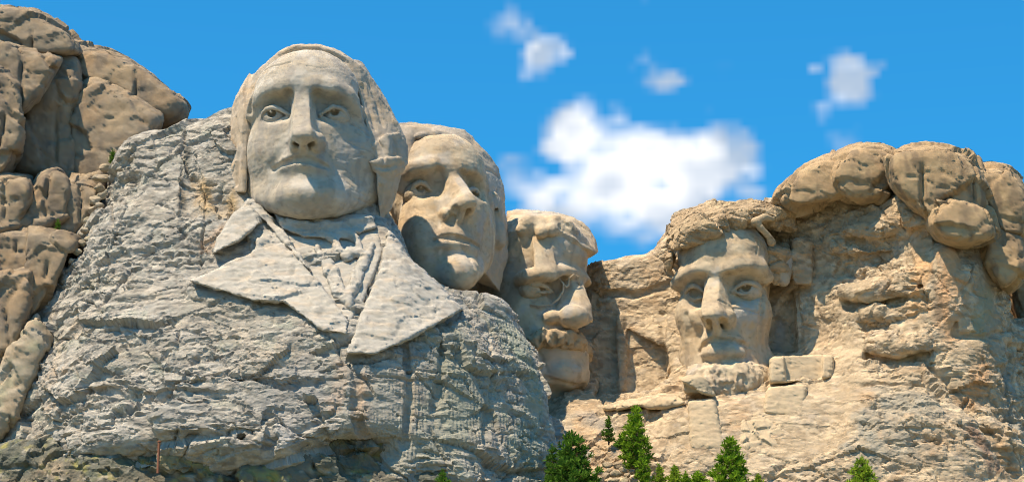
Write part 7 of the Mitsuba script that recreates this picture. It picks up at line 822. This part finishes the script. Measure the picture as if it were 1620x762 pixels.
rock('rock_004', [('h','a',0,[[-45.11,250.26,88.52],[-45.55,250.1,87.86],[-44.81,250.42,88.06],[-44.72,249.91,88.56],[-44.61,249.95,88.57],[-45.49,249.84,88.27],[-44.79,250.2,87.67],[-45.48,249.64,88.15],[-44.42,250.19,88.45],[-45.57,249.71,88.15],[-45.21,250.36,88.32],[-44.98,250.42,87.98],[-44.74,250.11,88.49],[-45.17,250.22,87.73]],.04,.03)],
     [-46.2,249,87.1], [-43.8,251,89.2], .14, 'pebble', 'tan')
name('rock_004', 'stone lying in the gully at the left, fifth from the top', category='rock', group='stones filling the gully')
rock('rock_005', [('h','a',0,[[-46.31,250.66,87.59],[-45.68,249.52,86.93],[-46.46,250.27,87.62],[-46.3,249.85,88.03],[-45.8,250.4,88.05],[-45.08,249.5,87.65],[-46.4,250.31,87.2],[-45.78,250.67,87.6],[-44.94,250.02,87.72],[-45.16,249.54,87.37],[-46.39,249.8,87.83],[-45.43,249.89,88.12],[-46.45,249.75,87.85],[-46.14,249.3,87.5]],.04,.03)],
     [-47.1,248.7,86.3], [-44.3,251.3,88.7], .14, 'pebble', 'tan')
name('rock_005', 'stone lying in the gully at the left, sixth from the top', category='rock', group='stones filling the gully')
rock('rock_006', [('h','a',0,[[-45.39,249.47,86.39],[-45,249.72,86.52],[-45.63,249.24,86.85],[-45.56,249.13,86.9],[-44.56,249.59,86.92],[-45.57,249.35,86.58],[-44.61,249.09,86.88],[-44.63,248.99,86.84],[-44.84,249.69,86.54],[-45.11,249.22,87.16],[-45.58,249.27,87.1],[-44.88,248.87,86.77],[-44.95,249,86.89],[-44.77,249.47,86.47]],.04,.03)],
     [-46.2,248.3,85.8], [-44,250.3,87.8], .14, 'pebble', 'tan')
name('rock_006', 'stone lying in the gully at the left, seventh from the top', category='rock', group='stones filling the gully')
rock('rock_007', [('h','a',0,[[-46.47,249.67,86.3],[-46.25,249.93,85.96],[-45.52,249.6,85.83],[-46.33,249.94,86.02],[-45.42,249.64,86.62],[-45.44,249.07,86.69],[-45.92,249.74,85.79],[-46.13,249.69,86.65],[-46.16,250,86.26],[-46.31,249.58,86.57],[-45.88,249.87,85.89],[-46.19,248.89,86.3],[-45.73,249.12,85.72],[-45.85,248.67,86.19]],.04,.03)],
     [-47.1,248.1,85.1], [-44.8,250.6,87.3], .14, 'pebble', 'tan')
name('rock_007', 'stone lying in the gully at the left, eighth from the top', category='rock', group='stones filling the gully')
rock('rock_008', [('h','a',0,[[-45.43,249.19,85.42],[-45.64,248.74,85.59],[-44.65,248.99,85.5],[-44.95,249.07,85.14],[-45.22,249.2,85.36],[-44.59,248.49,85.61],[-44.57,248.72,85.54],[-44.55,248.79,85.52],[-45.61,248.86,85.62],[-44.59,248.78,85.66],[-44.74,248.89,85.17],[-44.89,248.34,85.43],[-45.26,248.29,85.35],[-44.92,249.08,85.86]],.04,.03)],
     [-46.2,247.7,84.5], [-43.9,249.8,86.5], .14, 'pebble', 'tan')
name('rock_008', 'stone lying in the gully at the left, ninth from the top', category='rock', group='stones filling the gully')
rock('rock_009', [('h','a',0,[[-45.15,248.74,84.99],[-46.57,248.72,84.46],[-46.66,248.58,84.88],[-46.52,248.91,84.5],[-45.84,248.79,85.15],[-45.47,248.87,84.31],[-46.49,248.16,84.69],[-45.87,248.59,84.19],[-46.26,248.18,84.64],[-46.19,248.55,85.15],[-45.92,248.07,84.54],[-45.85,248.36,84.23],[-46.23,248.29,85.13],[-45.57,248.45,85.1]],.04,.03)],
     [-47.3,247.5,83.6], [-44.6,249.5,85.8], .14, 'pebble', 'tan')
name('rock_009', 'stone lying in the gully at the left, tenth from the top', category='rock', group='stones filling the gully')
rock('rock_010', [('h','a',0,[[-44.95,248.14,83.34],[-45.81,247.92,83.93],[-45.83,248.08,84.01],[-45.91,248.18,83.58],[-45.15,247.61,83.54],[-45.17,248.44,83.51],[-45,248.38,83.84],[-45.42,247.49,83.62],[-45.31,248.42,83.61],[-45.36,247.54,83.67],[-45.12,248.25,83.4],[-45.01,248,83.36],[-44.9,247.81,83.82],[-45.45,247.61,83.93]],.04,.03)],
     [-46.5,246.9,82.7], [-44.3,249,84.6], .14, 'pebble', 'tan')
name('rock_010', 'stone lying in the gully at the left, eleventh from the top', category='rock', group='stones filling the gully')
rock('rock_011', [('h','a',0,[[-46.69,248.39,83.34],[-45.83,248.3,82.89],[-46.18,248.42,83.04],[-46.2,248.59,83.21],[-46.74,247.61,83.62],[-46.42,248.52,83.51],[-46.16,247.37,83.33],[-45.96,248.37,83.7],[-46.43,248.51,83.59],[-46.26,247.83,83.84],[-45.86,248.36,83.72],[-45.48,248.09,83.78],[-46.96,248.16,83.5],[-45.78,248.39,83.59]],.04,.03)],
     [-47.6,246.8,82.3], [-44.9,249.2,84.4], .14, 'pebble', 'tan')
name('rock_011', 'stone lying in the gully at the left, twelfth from the top', category='rock', group='stones filling the gully')
rock('rock_012', [('h','a',0,[[-46.27,247.2,82.3],[-46.16,247.08,82.26],[-45.28,247.56,82.54],[-45.78,247.09,82],[-45.8,247.75,81.92],[-45.59,247.64,82],[-45.23,247.49,82.53],[-46.12,247.85,82.3],[-45.52,247.04,82.44],[-45.81,247.69,82.68],[-45.29,247.25,82.06],[-46.37,247.3,82.27],[-45.69,247.83,82.21],[-46.01,247.39,82.72]],.04,.03)],
     [-47,246.4,81.3], [-44.6,248.4,83.3], .14, 'pebble', 'tan')
name('rock_012', 'stone lying in the gully at the left, thirteenth from the top', category='rock', group='stones filling the gully')
rock('rock_013', [('h','a',0,[[-46.37,247.49,81.46],[-46.65,247.47,82.25],[-46.72,247.72,82.25],[-46.88,247,81.93],[-45.76,247.28,81.85],[-46.4,247.2,81.51],[-46.93,246.99,81.88],[-46.42,247.01,82.06],[-46.3,246.91,81.68],[-46.55,247.23,82.25],[-46.41,247.84,81.7],[-45.78,247.45,81.99],[-46.91,247.02,81.97],[-45.96,247.64,81.83]],.04,.03)],
     [-47.5,246.3,80.9], [-45.2,248.4,82.8], .14, 'pebble', 'tan')
name('rock_013', 'stone lying in the gully at the left, fourteenth from the top', category='rock', group='stones filling the gully')
rock('rock_014', [('h','a',0,[[-46.54,246.9,81.08],[-47.25,247.21,80.67],[-46.61,247.27,80.67],[-47.1,246.47,80.96],[-46.76,246.99,80.22],[-46.69,247.1,80.95],[-47.31,247.13,80.77],[-47.5,246.42,80.73],[-46.67,247.24,80.76],[-46.98,246.96,80.32],[-46.56,246.85,81.09],[-47.18,247.14,80.45],[-46.24,246.68,80.64],[-46.13,246.8,80.7]],.04,.03)],
     [-48.1,245.8,79.6], [-45.5,247.9,81.7], .14, 'pebble', 'tan')
name('rock_014', 'stone lying in the gully at the left, fifteenth from the top', category='rock', group='stones filling the gully')
rock('rock_015', [('h','a',0,[[-46.86,246.21,79.6],[-47.35,245.95,79.61],[-47.62,246.57,79.22],[-47.16,246.57,79.9],[-47.1,246.08,79.42],[-47.49,246.18,79.79],[-47.16,246.74,79.55],[-47.07,246,79.42],[-46.94,246.16,79.55],[-47.18,246.01,79.55],[-47.29,246.7,79.26],[-47.63,246.57,79.33],[-47.1,246.15,79.26],[-47.59,246.51,79.84]],.04,.03)],
     [-48.2,245.4,78.6], [-46.3,247.3,80.5], .14, 'pebble', 'tan')
name('rock_015', 'stone lying in the gully at the left, sixteenth from the top', category='rock', group='stones filling the gully')
rock('rock_016', [('h','a',0,[[8.62,250.26,56.85],[9.72,249.83,56.96],[9.36,249.53,57.31],[9.04,250.01,57.56],[8.61,249.4,57.36],[8.63,249.44,56.74],[8.7,249.38,56.74],[8.42,250.02,57.22],[9.07,249.22,56.95],[8.59,249.9,56.68],[8.73,250.3,56.87],[9.66,249.97,57.01],[9.53,249.91,57.47],[8.25,249.73,57.1]],.04,.03)],
     [7.6,248.6,56.1], [10.3,250.9,58.2], .14, 'pebble', 'tan')
name('rock_016', 'loose pale stone on the slope between the pines, first from the left', category='rock', group='stones on the slope')
rock('rock_017', [('h','a',0,[[9.31,248.91,55.94],[9.29,248.76,56.49],[9.76,248.86,56.25],[9.48,248.7,55.81],[9.46,248.94,56.25],[9.52,248.98,56.21],[9.16,248.32,55.96],[8.95,248.34,55.95],[9.55,248.48,55.84],[9.06,248.65,56.49],[9.38,248.25,56.32],[8.86,248.37,56.19],[9.73,248.83,56.24],[8.87,248.6,56.33]],.04,.03)],
     [8.3,247.6,55.2], [10.4,249.6,57.1], .14, 'pebble', 'tan')
name('rock_017', 'loose pale stone on the slope between the pines, second from the left', category='rock', group='stones on the slope')
rock('rock_018', [('h','a',0,[[9.65,249.38,56.55],[10.22,248.64,56.82],[9.5,249.28,56.58],[9.49,249.32,56.42],[9.42,249.2,56.53],[9.93,248.55,56.49],[10.28,249.18,56.45],[10.26,248.92,56.97],[10.22,249.2,56.84],[9.34,249.24,56.84],[9.61,249.02,57.03],[9.72,248.72,56.39],[9.92,248.82,56.24],[10.37,249.09,56.81]],.04,.03)],
     [8.7,248,55.6], [11,250,57.6], .14, 'pebble', 'tan')
name('rock_018', 'loose pale stone on the slope between the pines, third from the left', category='rock', group='stones on the slope')
rock('rock_019', [('h','a',0,[[10.1,251.23,58.65],[9.76,251.52,58.35],[10.88,250.92,58.31],[10.08,251.07,57.83],[10.95,251.36,58.33],[9.54,251.13,58.49],[10.81,251.48,58.27],[10.61,251.37,58.54],[10.01,250.93,58.04],[9.67,251.54,58.13],[10.65,250.91,58.39],[10.53,251.59,58.11],[9.59,251.32,58.48],[9.69,251.34,58.44]],.04,.03)],
     [8.9,250.3,57.2], [11.5,252.2,59.2], .14, 'pebble', 'tan')
name('rock_019', 'loose pale stone on the slope between the pines, fourth from the left', category='rock', group='stones on the slope')
rock('rock_020', [('h','a',0,[[10.83,250.25,57.25],[9.97,249.77,57.31],[10.6,249.82,57.01],[10.04,249.87,57.71],[10,250.15,57.19],[10.62,249.7,57.14],[10.49,249.58,57.26],[10.64,250.33,57.63],[11.01,250.25,57.28],[10.43,250.42,57.61],[10.19,249.99,56.95],[10.43,250.34,57.75],[10.37,249.6,57.59],[10.91,250.26,57.33]],.04,.03)],
     [9.4,249,56.4], [11.6,251,58.4], .14, 'pebble', 'tan')
name('rock_020', 'loose pale stone on the slope between the pines, fifth from the left', category='rock', group='stones on the slope')
rock('rock_021', [('h','a',0,[[11.81,249.66,56.86],[10.79,249.32,57.31],[10.22,249.39,56.9],[11.69,249.32,57],[11.36,249.83,56.67],[10.24,249.43,56.72],[10.62,249.07,57.23],[10.21,249.63,56.66],[10.41,248.92,56.99],[10.48,248.96,56.64],[10.21,249.63,56.84],[10.82,249.38,57.45],[10.42,249.13,56.84],[11.04,249.74,57.28]],.04,.03)],
     [9.6,248.3,56], [12.4,250.4,58], .14, 'pebble', 'tan')
name('rock_021', 'loose pale stone on the slope between the pines, sixth from the left', category='rock', group='stones on the slope')
rock('rock_022', [('h','a',0,[[10.28,247.97,56.06],[11.24,248.14,56.15],[11.25,248.5,56.23],[11.33,248.26,55.94],[10.06,248.3,55.65],[10.54,247.89,55.89],[10.74,248.7,55.71],[11.1,248.67,55.93],[10.55,248.71,56.25],[10.69,248.26,55.58],[10.71,248.75,56.17],[10.35,248.52,55.62],[11.09,248.72,56.07],[9.91,248.17,55.87]],.04,.03)],
     [9.3,247.3,55], [11.9,249.4,56.8], .14, 'pebble', 'tan')
name('rock_022', 'loose pale stone on the slope between the pines, seventh from the left', category='rock', group='stones on the slope')
rock('rock_023', [('h','a',0,[[11.17,250.92,58.67],[12.08,251.18,57.86],[12.21,250.93,57.99],[11.01,251.39,57.86],[10.84,250.72,58.22],[10.91,250.96,58.58],[11.71,250.58,58.52],[11.71,251.33,57.83],[11.87,250.61,57.95],[10.64,251.27,58.31],[11.68,251.51,58.36],[11.22,250.78,57.76],[11.41,251.49,58.24],[11.01,251.15,57.79]],.04,.03)],
     [10,250,57.2], [12.8,252.1,59.3], .14, 'pebble', 'tan')
name('rock_023', 'loose pale stone on the slope between the pines, eighth from the left', category='rock', group='stones on the slope')
rock('rock_024', [('h','a',0,[[12.03,250.37,57.32],[11.42,249.68,57.77],[11.75,250.55,57.17],[11.22,249.46,57.47],[11.66,250.28,57.92],[12.04,250.09,57.01],[12.24,250.04,57.11],[11.54,249.42,57.59],[11.65,250.5,57.64],[12.15,250.03,57.8],[12.22,250.04,57.58],[11.53,249.53,57.05],[11.85,249.58,57.18],[11.94,250.43,57.06]],.04,.03)],
     [10.6,248.8,56.4], [12.8,251.2,58.5], .14, 'pebble', 'tan')
name('rock_024', 'loose pale stone on the slope between the pines, ninth from the left', category='rock', group='stones on the slope')
rock('rock_025', [('h','a',0,[[12.05,247.96,55.69],[11.87,248.75,56.2],[12.11,248.06,55.62],[12.46,248.43,55.95],[11.71,248.85,55.68],[12.17,248.14,55.61],[12.27,248.21,56.23],[12.33,248.48,55.56],[11.79,248.37,56.37],[12.01,248.4,56.28],[11.89,248.96,55.79],[12.23,248.52,55.49],[11.38,248.1,55.62],[11.21,248.5,55.74]],.04,.03)],
     [10.6,247.4,54.9], [13.1,249.6,57], .14, 'pebble', 'tan')
name('rock_025', 'loose pale stone on the slope between the pines, tenth from the left', category='rock', group='stones on the slope')
rock('rock_026', [('h','a',0,[[12.13,248.93,56.69],[11.8,249.6,56.87],[11.91,249.83,56.51],[11.77,249.37,57],[12.26,248.84,56.65],[12.37,249.48,57.08],[12.11,249.94,56.64],[11.8,249.25,57],[12.17,249.88,56.48],[11.78,249.79,56.66],[12.02,249.01,56.4],[12.46,249.26,57.09],[12.51,249.61,56.74],[12.22,249.81,56.52]],.04,.03)],
     [11.2,248.2,55.8], [13.1,250.5,57.7], .14, 'pebble', 'tan')
name('rock_026', 'loose pale stone on the slope between the pines, eleventh from the left', category='rock', group='stones on the slope')
rock('rock_027', [('h','a',0,[[12.56,249.52,57.11],[12.26,249.62,57.11],[12.87,249.52,57.46],[13.08,249.96,57.16],[12.79,249.86,57.55],[12.38,249.91,57.02],[13.06,250,57.23],[12.28,249.71,57.25],[12.6,250.18,57.08],[12.85,249.44,57.2],[12.94,249.84,56.94],[12.91,249.72,56.95],[12.93,249.59,57.36],[12.53,249.92,57.55]],.04,.03)],
     [11.7,248.8,56.3], [13.7,250.8,58.2], .14, 'pebble', 'tan')
name('rock_027', 'loose pale stone on the slope between the pines, twelfth from the left', category='rock', group='stones on the slope')
rock('rock_028', [('h','a',0,[[12.31,248.38,55.62],[12.73,248.5,56.1],[12.58,248.25,55.32],[13.23,248.54,55.41],[12.35,248.28,55.48],[12.54,247.85,55.95],[12.53,247.89,56.13],[13.07,248.74,55.55],[12.16,248.16,55.87],[12.74,247.78,55.39],[12.63,248.41,55.39],[12.69,247.71,55.97],[13.14,247.78,56.02],[12.4,248.13,56.22]],.04,.03)],
     [11.6,247.1,54.7], [13.8,249.3,56.8], .14, 'pebble', 'tan')
name('rock_028', 'loose pale stone on the slope between the pines, thirteenth from the left', category='rock', group='stones on the slope')
rock('rock_029', [('h','a',0,[[12.75,249.02,56.6],[13.6,249.16,56.24],[13.11,249.37,56.31],[12.71,248.88,56.37],[13.05,248.58,56.34],[13.06,248.68,56.72],[13.47,248.75,56.82],[13.5,248.58,56.49],[13.21,249.29,56.1],[13.04,248.74,56.18],[13.4,249.33,56.33],[12.88,248.65,56.62],[13.45,249.28,56.67],[13.03,248.84,56.92]],.04,.03)],
     [12.1,248,55.5], [14.2,250,57.5], .14, 'pebble', 'tan')
name('rock_029', 'loose pale stone on the slope between the pines, fourteenth from the left', category='rock', group='stones on the slope')
rock('rock_030', [('h','a',0,[[14.58,249.53,56.85],[14.13,249.71,57.45],[14.29,249.61,57.4],[14.48,249.7,56.93],[13.77,249.09,56.99],[13.6,249.69,56.49],[13.86,249.39,56.53],[13.23,249.94,56.89],[13.87,249.53,57.61],[14.01,250.15,57.3],[14.23,250.09,56.94],[13.91,249.04,56.77],[14.29,250.03,56.77],[14.46,249.23,57.22]],.04,.03)],
     [12.6,248.4,55.9], [15.2,250.8,58.2], .14, 'pebble', 'tan')
name('rock_030', 'loose pale stone on the slope between the pines, fifteenth from the left', category='rock', group='stones on the slope')
rock('rock_031', [('h','a',0,[[14.71,248.76,55.93],[14.6,249.21,56.79],[14.05,249.32,55.99],[14.51,249.53,56.43],[14.94,249.37,56.34],[14.12,248.74,56.63],[15.06,249.12,56.42],[14.07,248.96,56.75],[14.9,248.85,56.55],[13.76,249.14,56.32],[14.48,249.05,55.77],[14.19,249.46,56.14],[14.12,248.85,56.72],[14.99,248.62,56.14]],.04,.03)],
     [13.2,248,55.2], [15.7,250.1,57.4], .14, 'pebble', 'tan')
name('rock_031', 'loose pale stone on the slope between the pines, sixteenth from the left', category='rock', group='stones on the slope')
# the rusty post in the mossy rock
scene['rust'] = plain((.20, .085, .05), .75)
if not ONLY:
    post = trimesh.creation.cylinder(radius=.13, height=3.10, sections=14); post.apply_translation([-34.22, 228.20, 53.86])
    scene['iron_post__shaft'] = mikit.ply(post, 'rust', smooth=30)
    cap = trimesh.creation.revolve(np.array([[.001, -.05], [.19, -.05], [.2, .03], [.12, .09], [.001, .11]]), sections=14); cap.apply_translation([-34.22, 228.20, 55.41])
    scene['iron_post__cap'] = mikit.ply(cap, 'rust', smooth=30)
    name('iron_post', 'thin rusty iron post standing in the mossy rock at the lower left', 'post')

# ---------------------------------------------------------------- ground far below the frame, and the talus
def slope():
    xs, ys = np.arange(-140, 141, 3.0), np.arange(60, 300, 3.0)
    X, Yg = np.meshgrid(xs, ys, indexing='ij')
    P = np.stack([X, Yg, 0 * X], -1)
    Z = np.clip((Yg - 110) / 150, 0, 2) ** 1.25 * 44 - 0.3 + 2.5 * (meshkit.fbm(P / 14, 4, 3) - .5) * np.clip((Yg - 80) / 60, 0, 1)
    V = np.stack([X, Yg, Z], -1).reshape(-1, 3)
    n = len(ys); i, j = np.meshgrid(np.arange(len(xs) - 1), np.arange(n - 1), indexing='ij')
    a = (i * n + j).ravel()
    return V, np.stack([a, a + n, a + n + 1, a + 1], 1)
def earth(p, n, uv):
    f = mikit.fbm(p[0] / 3, p[1] / 3, p[2] / 3, 4)
    return mikit.mix(mi.Color3f(.26, .23, .17), mi.Color3f(.12, .14, .07), mikit.smoothstep(.42, .6, f))
scene['earth'] = {'type': 'twosided', 'b': {'type': 'diffuse', 'reflectance': mikit.proc(earth)}}
if not ONLY or 'ground' in ONLY:
    scene['ground'] = mikit.ply((np.array([[-6000, -6000, -.4], [6000, -6000, -.4], [6000, 6000, -.4], [-6000, 6000, -.4]], float), np.array([[0, 1, 2, 3]])), 'earth')
    name('ground', 'flat earth and grass around the foot of the mountain', kind='structure')
    scene['talus'] = mikit.ply(slope(), 'earth', smooth=True)
    name('talus', 'long slope of broken stone and earth rising to the foot of the cliff', kind='structure')

DEEP, BRIGHT, YOUNG = ((.04, .10, .02), (.12, .24, .03)), ((.10, .20, .02), (.24, .40, .03)), ((.16, .26, .025), (.32, .45, .05))
TREES = [('pine_tree', (5.98, 236.00, 51.32), 3, 6.84, 5.79, 15, DEEP, 0.00, 1.15, 'broad dark green pine in front of the right edge of the grey cliff', None),
    ('pine_tree_001', (12.97, 246.00, 56.23), 5, 7.11, 3.82, 17, BRIGHT, 0.00, 1.00, 'tallest slender pine, on the slope at bottom centre', None),
    ('pine_tree_002', (13.44, 243.00, 54.24), 8, 3.72, 1.84, 9, BRIGHT, 0.00, 0.80, 'small young pine standing directly below the tallest pine', None),
    ('pine_tree_003', (22.19, 240.00, 51.51), 11, 7.01, 5.53, 15, BRIGHT, 0.00, 1.10, 'broad bright green pine under the collar of the bearded head', None),
    ('pine_tree_004', (35.73, 241.00, 52.37), 13, 4.33, 3.29, 10, YOUNG, 0.00, 1.00, 'bright yellow green pine top by itself at the bottom right', None),
    ('pine_tree_005', (10.48, 255.00, 61.58), 17, 2.81, 1.32, 7, DEEP, 0.00, 0.70, 'tiny sparse pine on the ledge left of the tallest pine', None),
    ('pine_tree_006', (4.06, 238.00, 51.74), 19, 5.52, 2.24, 9, DEEP, 0.00, 1.00, 'small dark pine leaning out left behind the broad dark pine', None),
    ('shrub', (11.69, 249.00, 59.35), 23, 1.78, 2.11, 5, DEEP, 0.00, 0.80, 'low dark bush at the left foot of the tallest pine', None),
    ('shrub_001', (15.25, 244.00, 54.19), 29, 2.39, 1.45, 6, YOUNG, 0.00, 0.80, 'pale green bush right of the small young pine', None),
    ('shrub_002', (16.74, 243.00, 53.78), 31, 2.45, 1.97, 7, YOUNG, 0.00, 0.80, 'wide feathery light green bush left of the broad bright pine', None),
    ('shrub_003', (19.05, 242.00, 53.37), 37, 2.11, 2.37, 6, BRIGHT, 0.00, 0.80, 'low bright bush against the left side of the broad bright pine', None),
    ('shrub_004', (25.08, 241.00, 53.16), 41, 1.70, 1.71, 5, YOUNG, 0.00, 0.80, 'low light green bush at the right foot of the broad bright pine', None),
    ('shrub_005', (-44.23, 251.00, 92.31), 43, 1.34, 0.92, 4, DEEP, 0.00, 0.70, 'small dark bush at the top of the gully beside the brown dome', None),
    ('shrub_006', (-48.98, 246.50, 82.01), 47, 2.01, 1.05, 4, DEEP, 0.00, 0.70, 'green tuft growing under the leaning pillar on the left', None),
    ('shrub_007', (-6.67, 227.00, 50.35), 53, 1.85, 1.45, 4, DEEP, 0.00, 0.80, 'dark bush at the bottom edge below the grey cliff', None),
    ('shrub_008', (13.75, 243.00, 53.58), 59, 1.72, 1.45, 5, YOUNG, 0.00, 0.80, 'small light green bush between the small young pine and the pale green bush', None),
    ('shrub_009', (8.20, 240.00, 52.81), 61, 1.83, 1.58, 5, BRIGHT, 0.00, 0.80, 'low green bush at the right foot of the broad dark pine', None),
    ('shrub_010', (17.76, 242.00, 53.37), 67, 1.98, 1.32, 5, BRIGHT, 0.00, 0.80, 'small bush between the feathery bush and the low bright bush', None)]
# ---------------------------------------------------------------- pines and shrubs on the slope
scene['bark'] = plain((.13, .085, .055), .9)
def needles(dark, light):
    return {'type': 'principledthin', 'base_color': {'type': 'mesh_attribute', 'name': 'vertex_color'}, 'roughness': .55, 'diff_trans': .6}
scene['needle'] = needles(0, 0)
def tuft(R, c, out, size, n):
    """a clump of needle fans round a twig end"""
    V, F, C = [], [], []
    for _ in range(n):
        d = np.array([R.gauss(0, 1), R.gauss(0, 1), R.gauss(.25, .8)]) + out * 1.1
        d /= np.linalg.norm(d) + 1e-9
        s = np.cross(d, [R.gauss(0, 1), R.gauss(0, 1), R.gauss(0, 1)]); s /= np.linalg.norm(s) + 1e-9
        L = size * R.uniform(.7, 1.25); w = L * .13; b = c + d * L * .08; k = len(V)
        V += [b - s * w * .5, b + s * w * .5, c + d * L * .75 + s * w * .8, c + d * L, c + d * L * .75 - s * w * .8]
        F += [[k, k + 1, k + 2], [k, k + 2, k + 4], [k + 4, k + 2, k + 3]]
        q = R.uniform(0, 1); C += [q] * 5
    return V, F, C
def pine(seed, height, width, levels, bare=.08, lean=0.0, thick=1.0):
    R = random.Random(seed)
    V, F, C = [], [], []; limbs = []
    for i in range(levels):
        t = bare + (1 - bare) * (i + R.uniform(-.3, .3)) / levels
        z = height * t
        r = width * .5 * (1 - t) ** .75 * (.45 + .55 * min(1, t / .22)) * R.uniform(.8, 1.15) + .12
        m = max(4, int(4 + 6 * (1 - t)))
        a0 = R.uniform(0, 6.28)
        for j in range(m):
            a = a0 + j * 6.283 / m + R.uniform(-.35, .35); rr = r * R.uniform(.6, 1.15)
            e = np.array([math.cos(a) * rr + lean * t, math.sin(a) * rr, z + rr * R.uniform(.05, .4)])
            s0 = np.array([lean * t, 0, z - rr * .1])
            limbs.append((s0, e))
            d = (e - s0) / (np.linalg.norm(e - s0) + 1e-9)
            for f in np.arange(.42, 1.01, max(.13, .30 / max(rr, .3))):
                c = s0 + (e - s0) * f + np.array([R.gauss(0, .09), R.gauss(0, .09), R.gauss(.05, .09)]) * min(rr, 1)
                v, ff, cc = tuft(R, c, d * .5 + np.array([0, 0, .5]), R.uniform(.38, .58) * thick, 16)
                F += [[x + len(V) for x in y] for y in ff]; V += v; C += cc
    top = np.array([lean, 0, height])
    for k in range(6):
        v, ff, cc = tuft(R, top - [0, 0, .16 * k], np.array([0, 0, 1.0]), .34, 10)
        F += [[x + len(V) for x in y] for y in ff]; V += v; C += cc
    C = np.array(C)[:, None]
    return np.array(V), np.array(F), C, limbs
def tree(key, foot, seed, height, width, levels, tint, lean=0.0, thick=1.0, trunk=True):
    V, F, C, limbs = pine(seed, height, width, levels, lean=lean, thick=thick)
    V = V + foot
    clump = meshkit.fbm(V / 1.1, 3, seed)[:, None]
    a, b = np.array(tint[0]), np.array(tint[1])
    w = np.clip(.5 * C + 1.6 * (clump - .5) + .25, 0, 1)
    scene[key + '__crown'] = mikit.ply((V, F), 'needle', color=a * (1 - w) + b * w)
    if trunk:
        parts = []
        zs = np.linspace(-.8, 1, 9)
        prof = [[.001, -.8 * height * .1]] + [[(.030 * height) * (1 - max(z, 0)) ** .9 + .015, z * height if z > 0 else z * height * .1] for z in zs]
        tr = trimesh.creation.revolve(np.array(prof), sections=9)
        tr.apply_transform([[1, 0, lean / height, 0], [0, 1, 0, 0], [0, 0, 1, 0], [0, 0, 0, 1]])
        for s0, e in limbs:
            parts.append(trimesh.creation.cylinder(radius=.02 + .006 * height * .3, segment=[s0, s0 + (e - s0) * .9], sections=5))
        tr.apply_translation(foot)
        scene[key + '__trunk'] = mikit.ply(tr, 'bark', smooth=40)
        lb = trimesh.util.concatenate(parts); lb.apply_translation(foot)
        scene[key + '__limbs'] = mikit.ply(lb, 'bark')
        labels[key + '__limbs'] = {'kind': 'stuff', 'label': 'thin brown limbs'}
for key, foot, seed, hgt, wid, lev, tint, lean, thick, lab, grp in TREES:
    if ONLY and 'tree' not in ONLY: break
    tree(key, np.array(foot), seed, hgt, wid, lev, tint, lean, thick)
    name(key, lab, 'shrub' if key.startswith('shrub') else 'tree', grp)
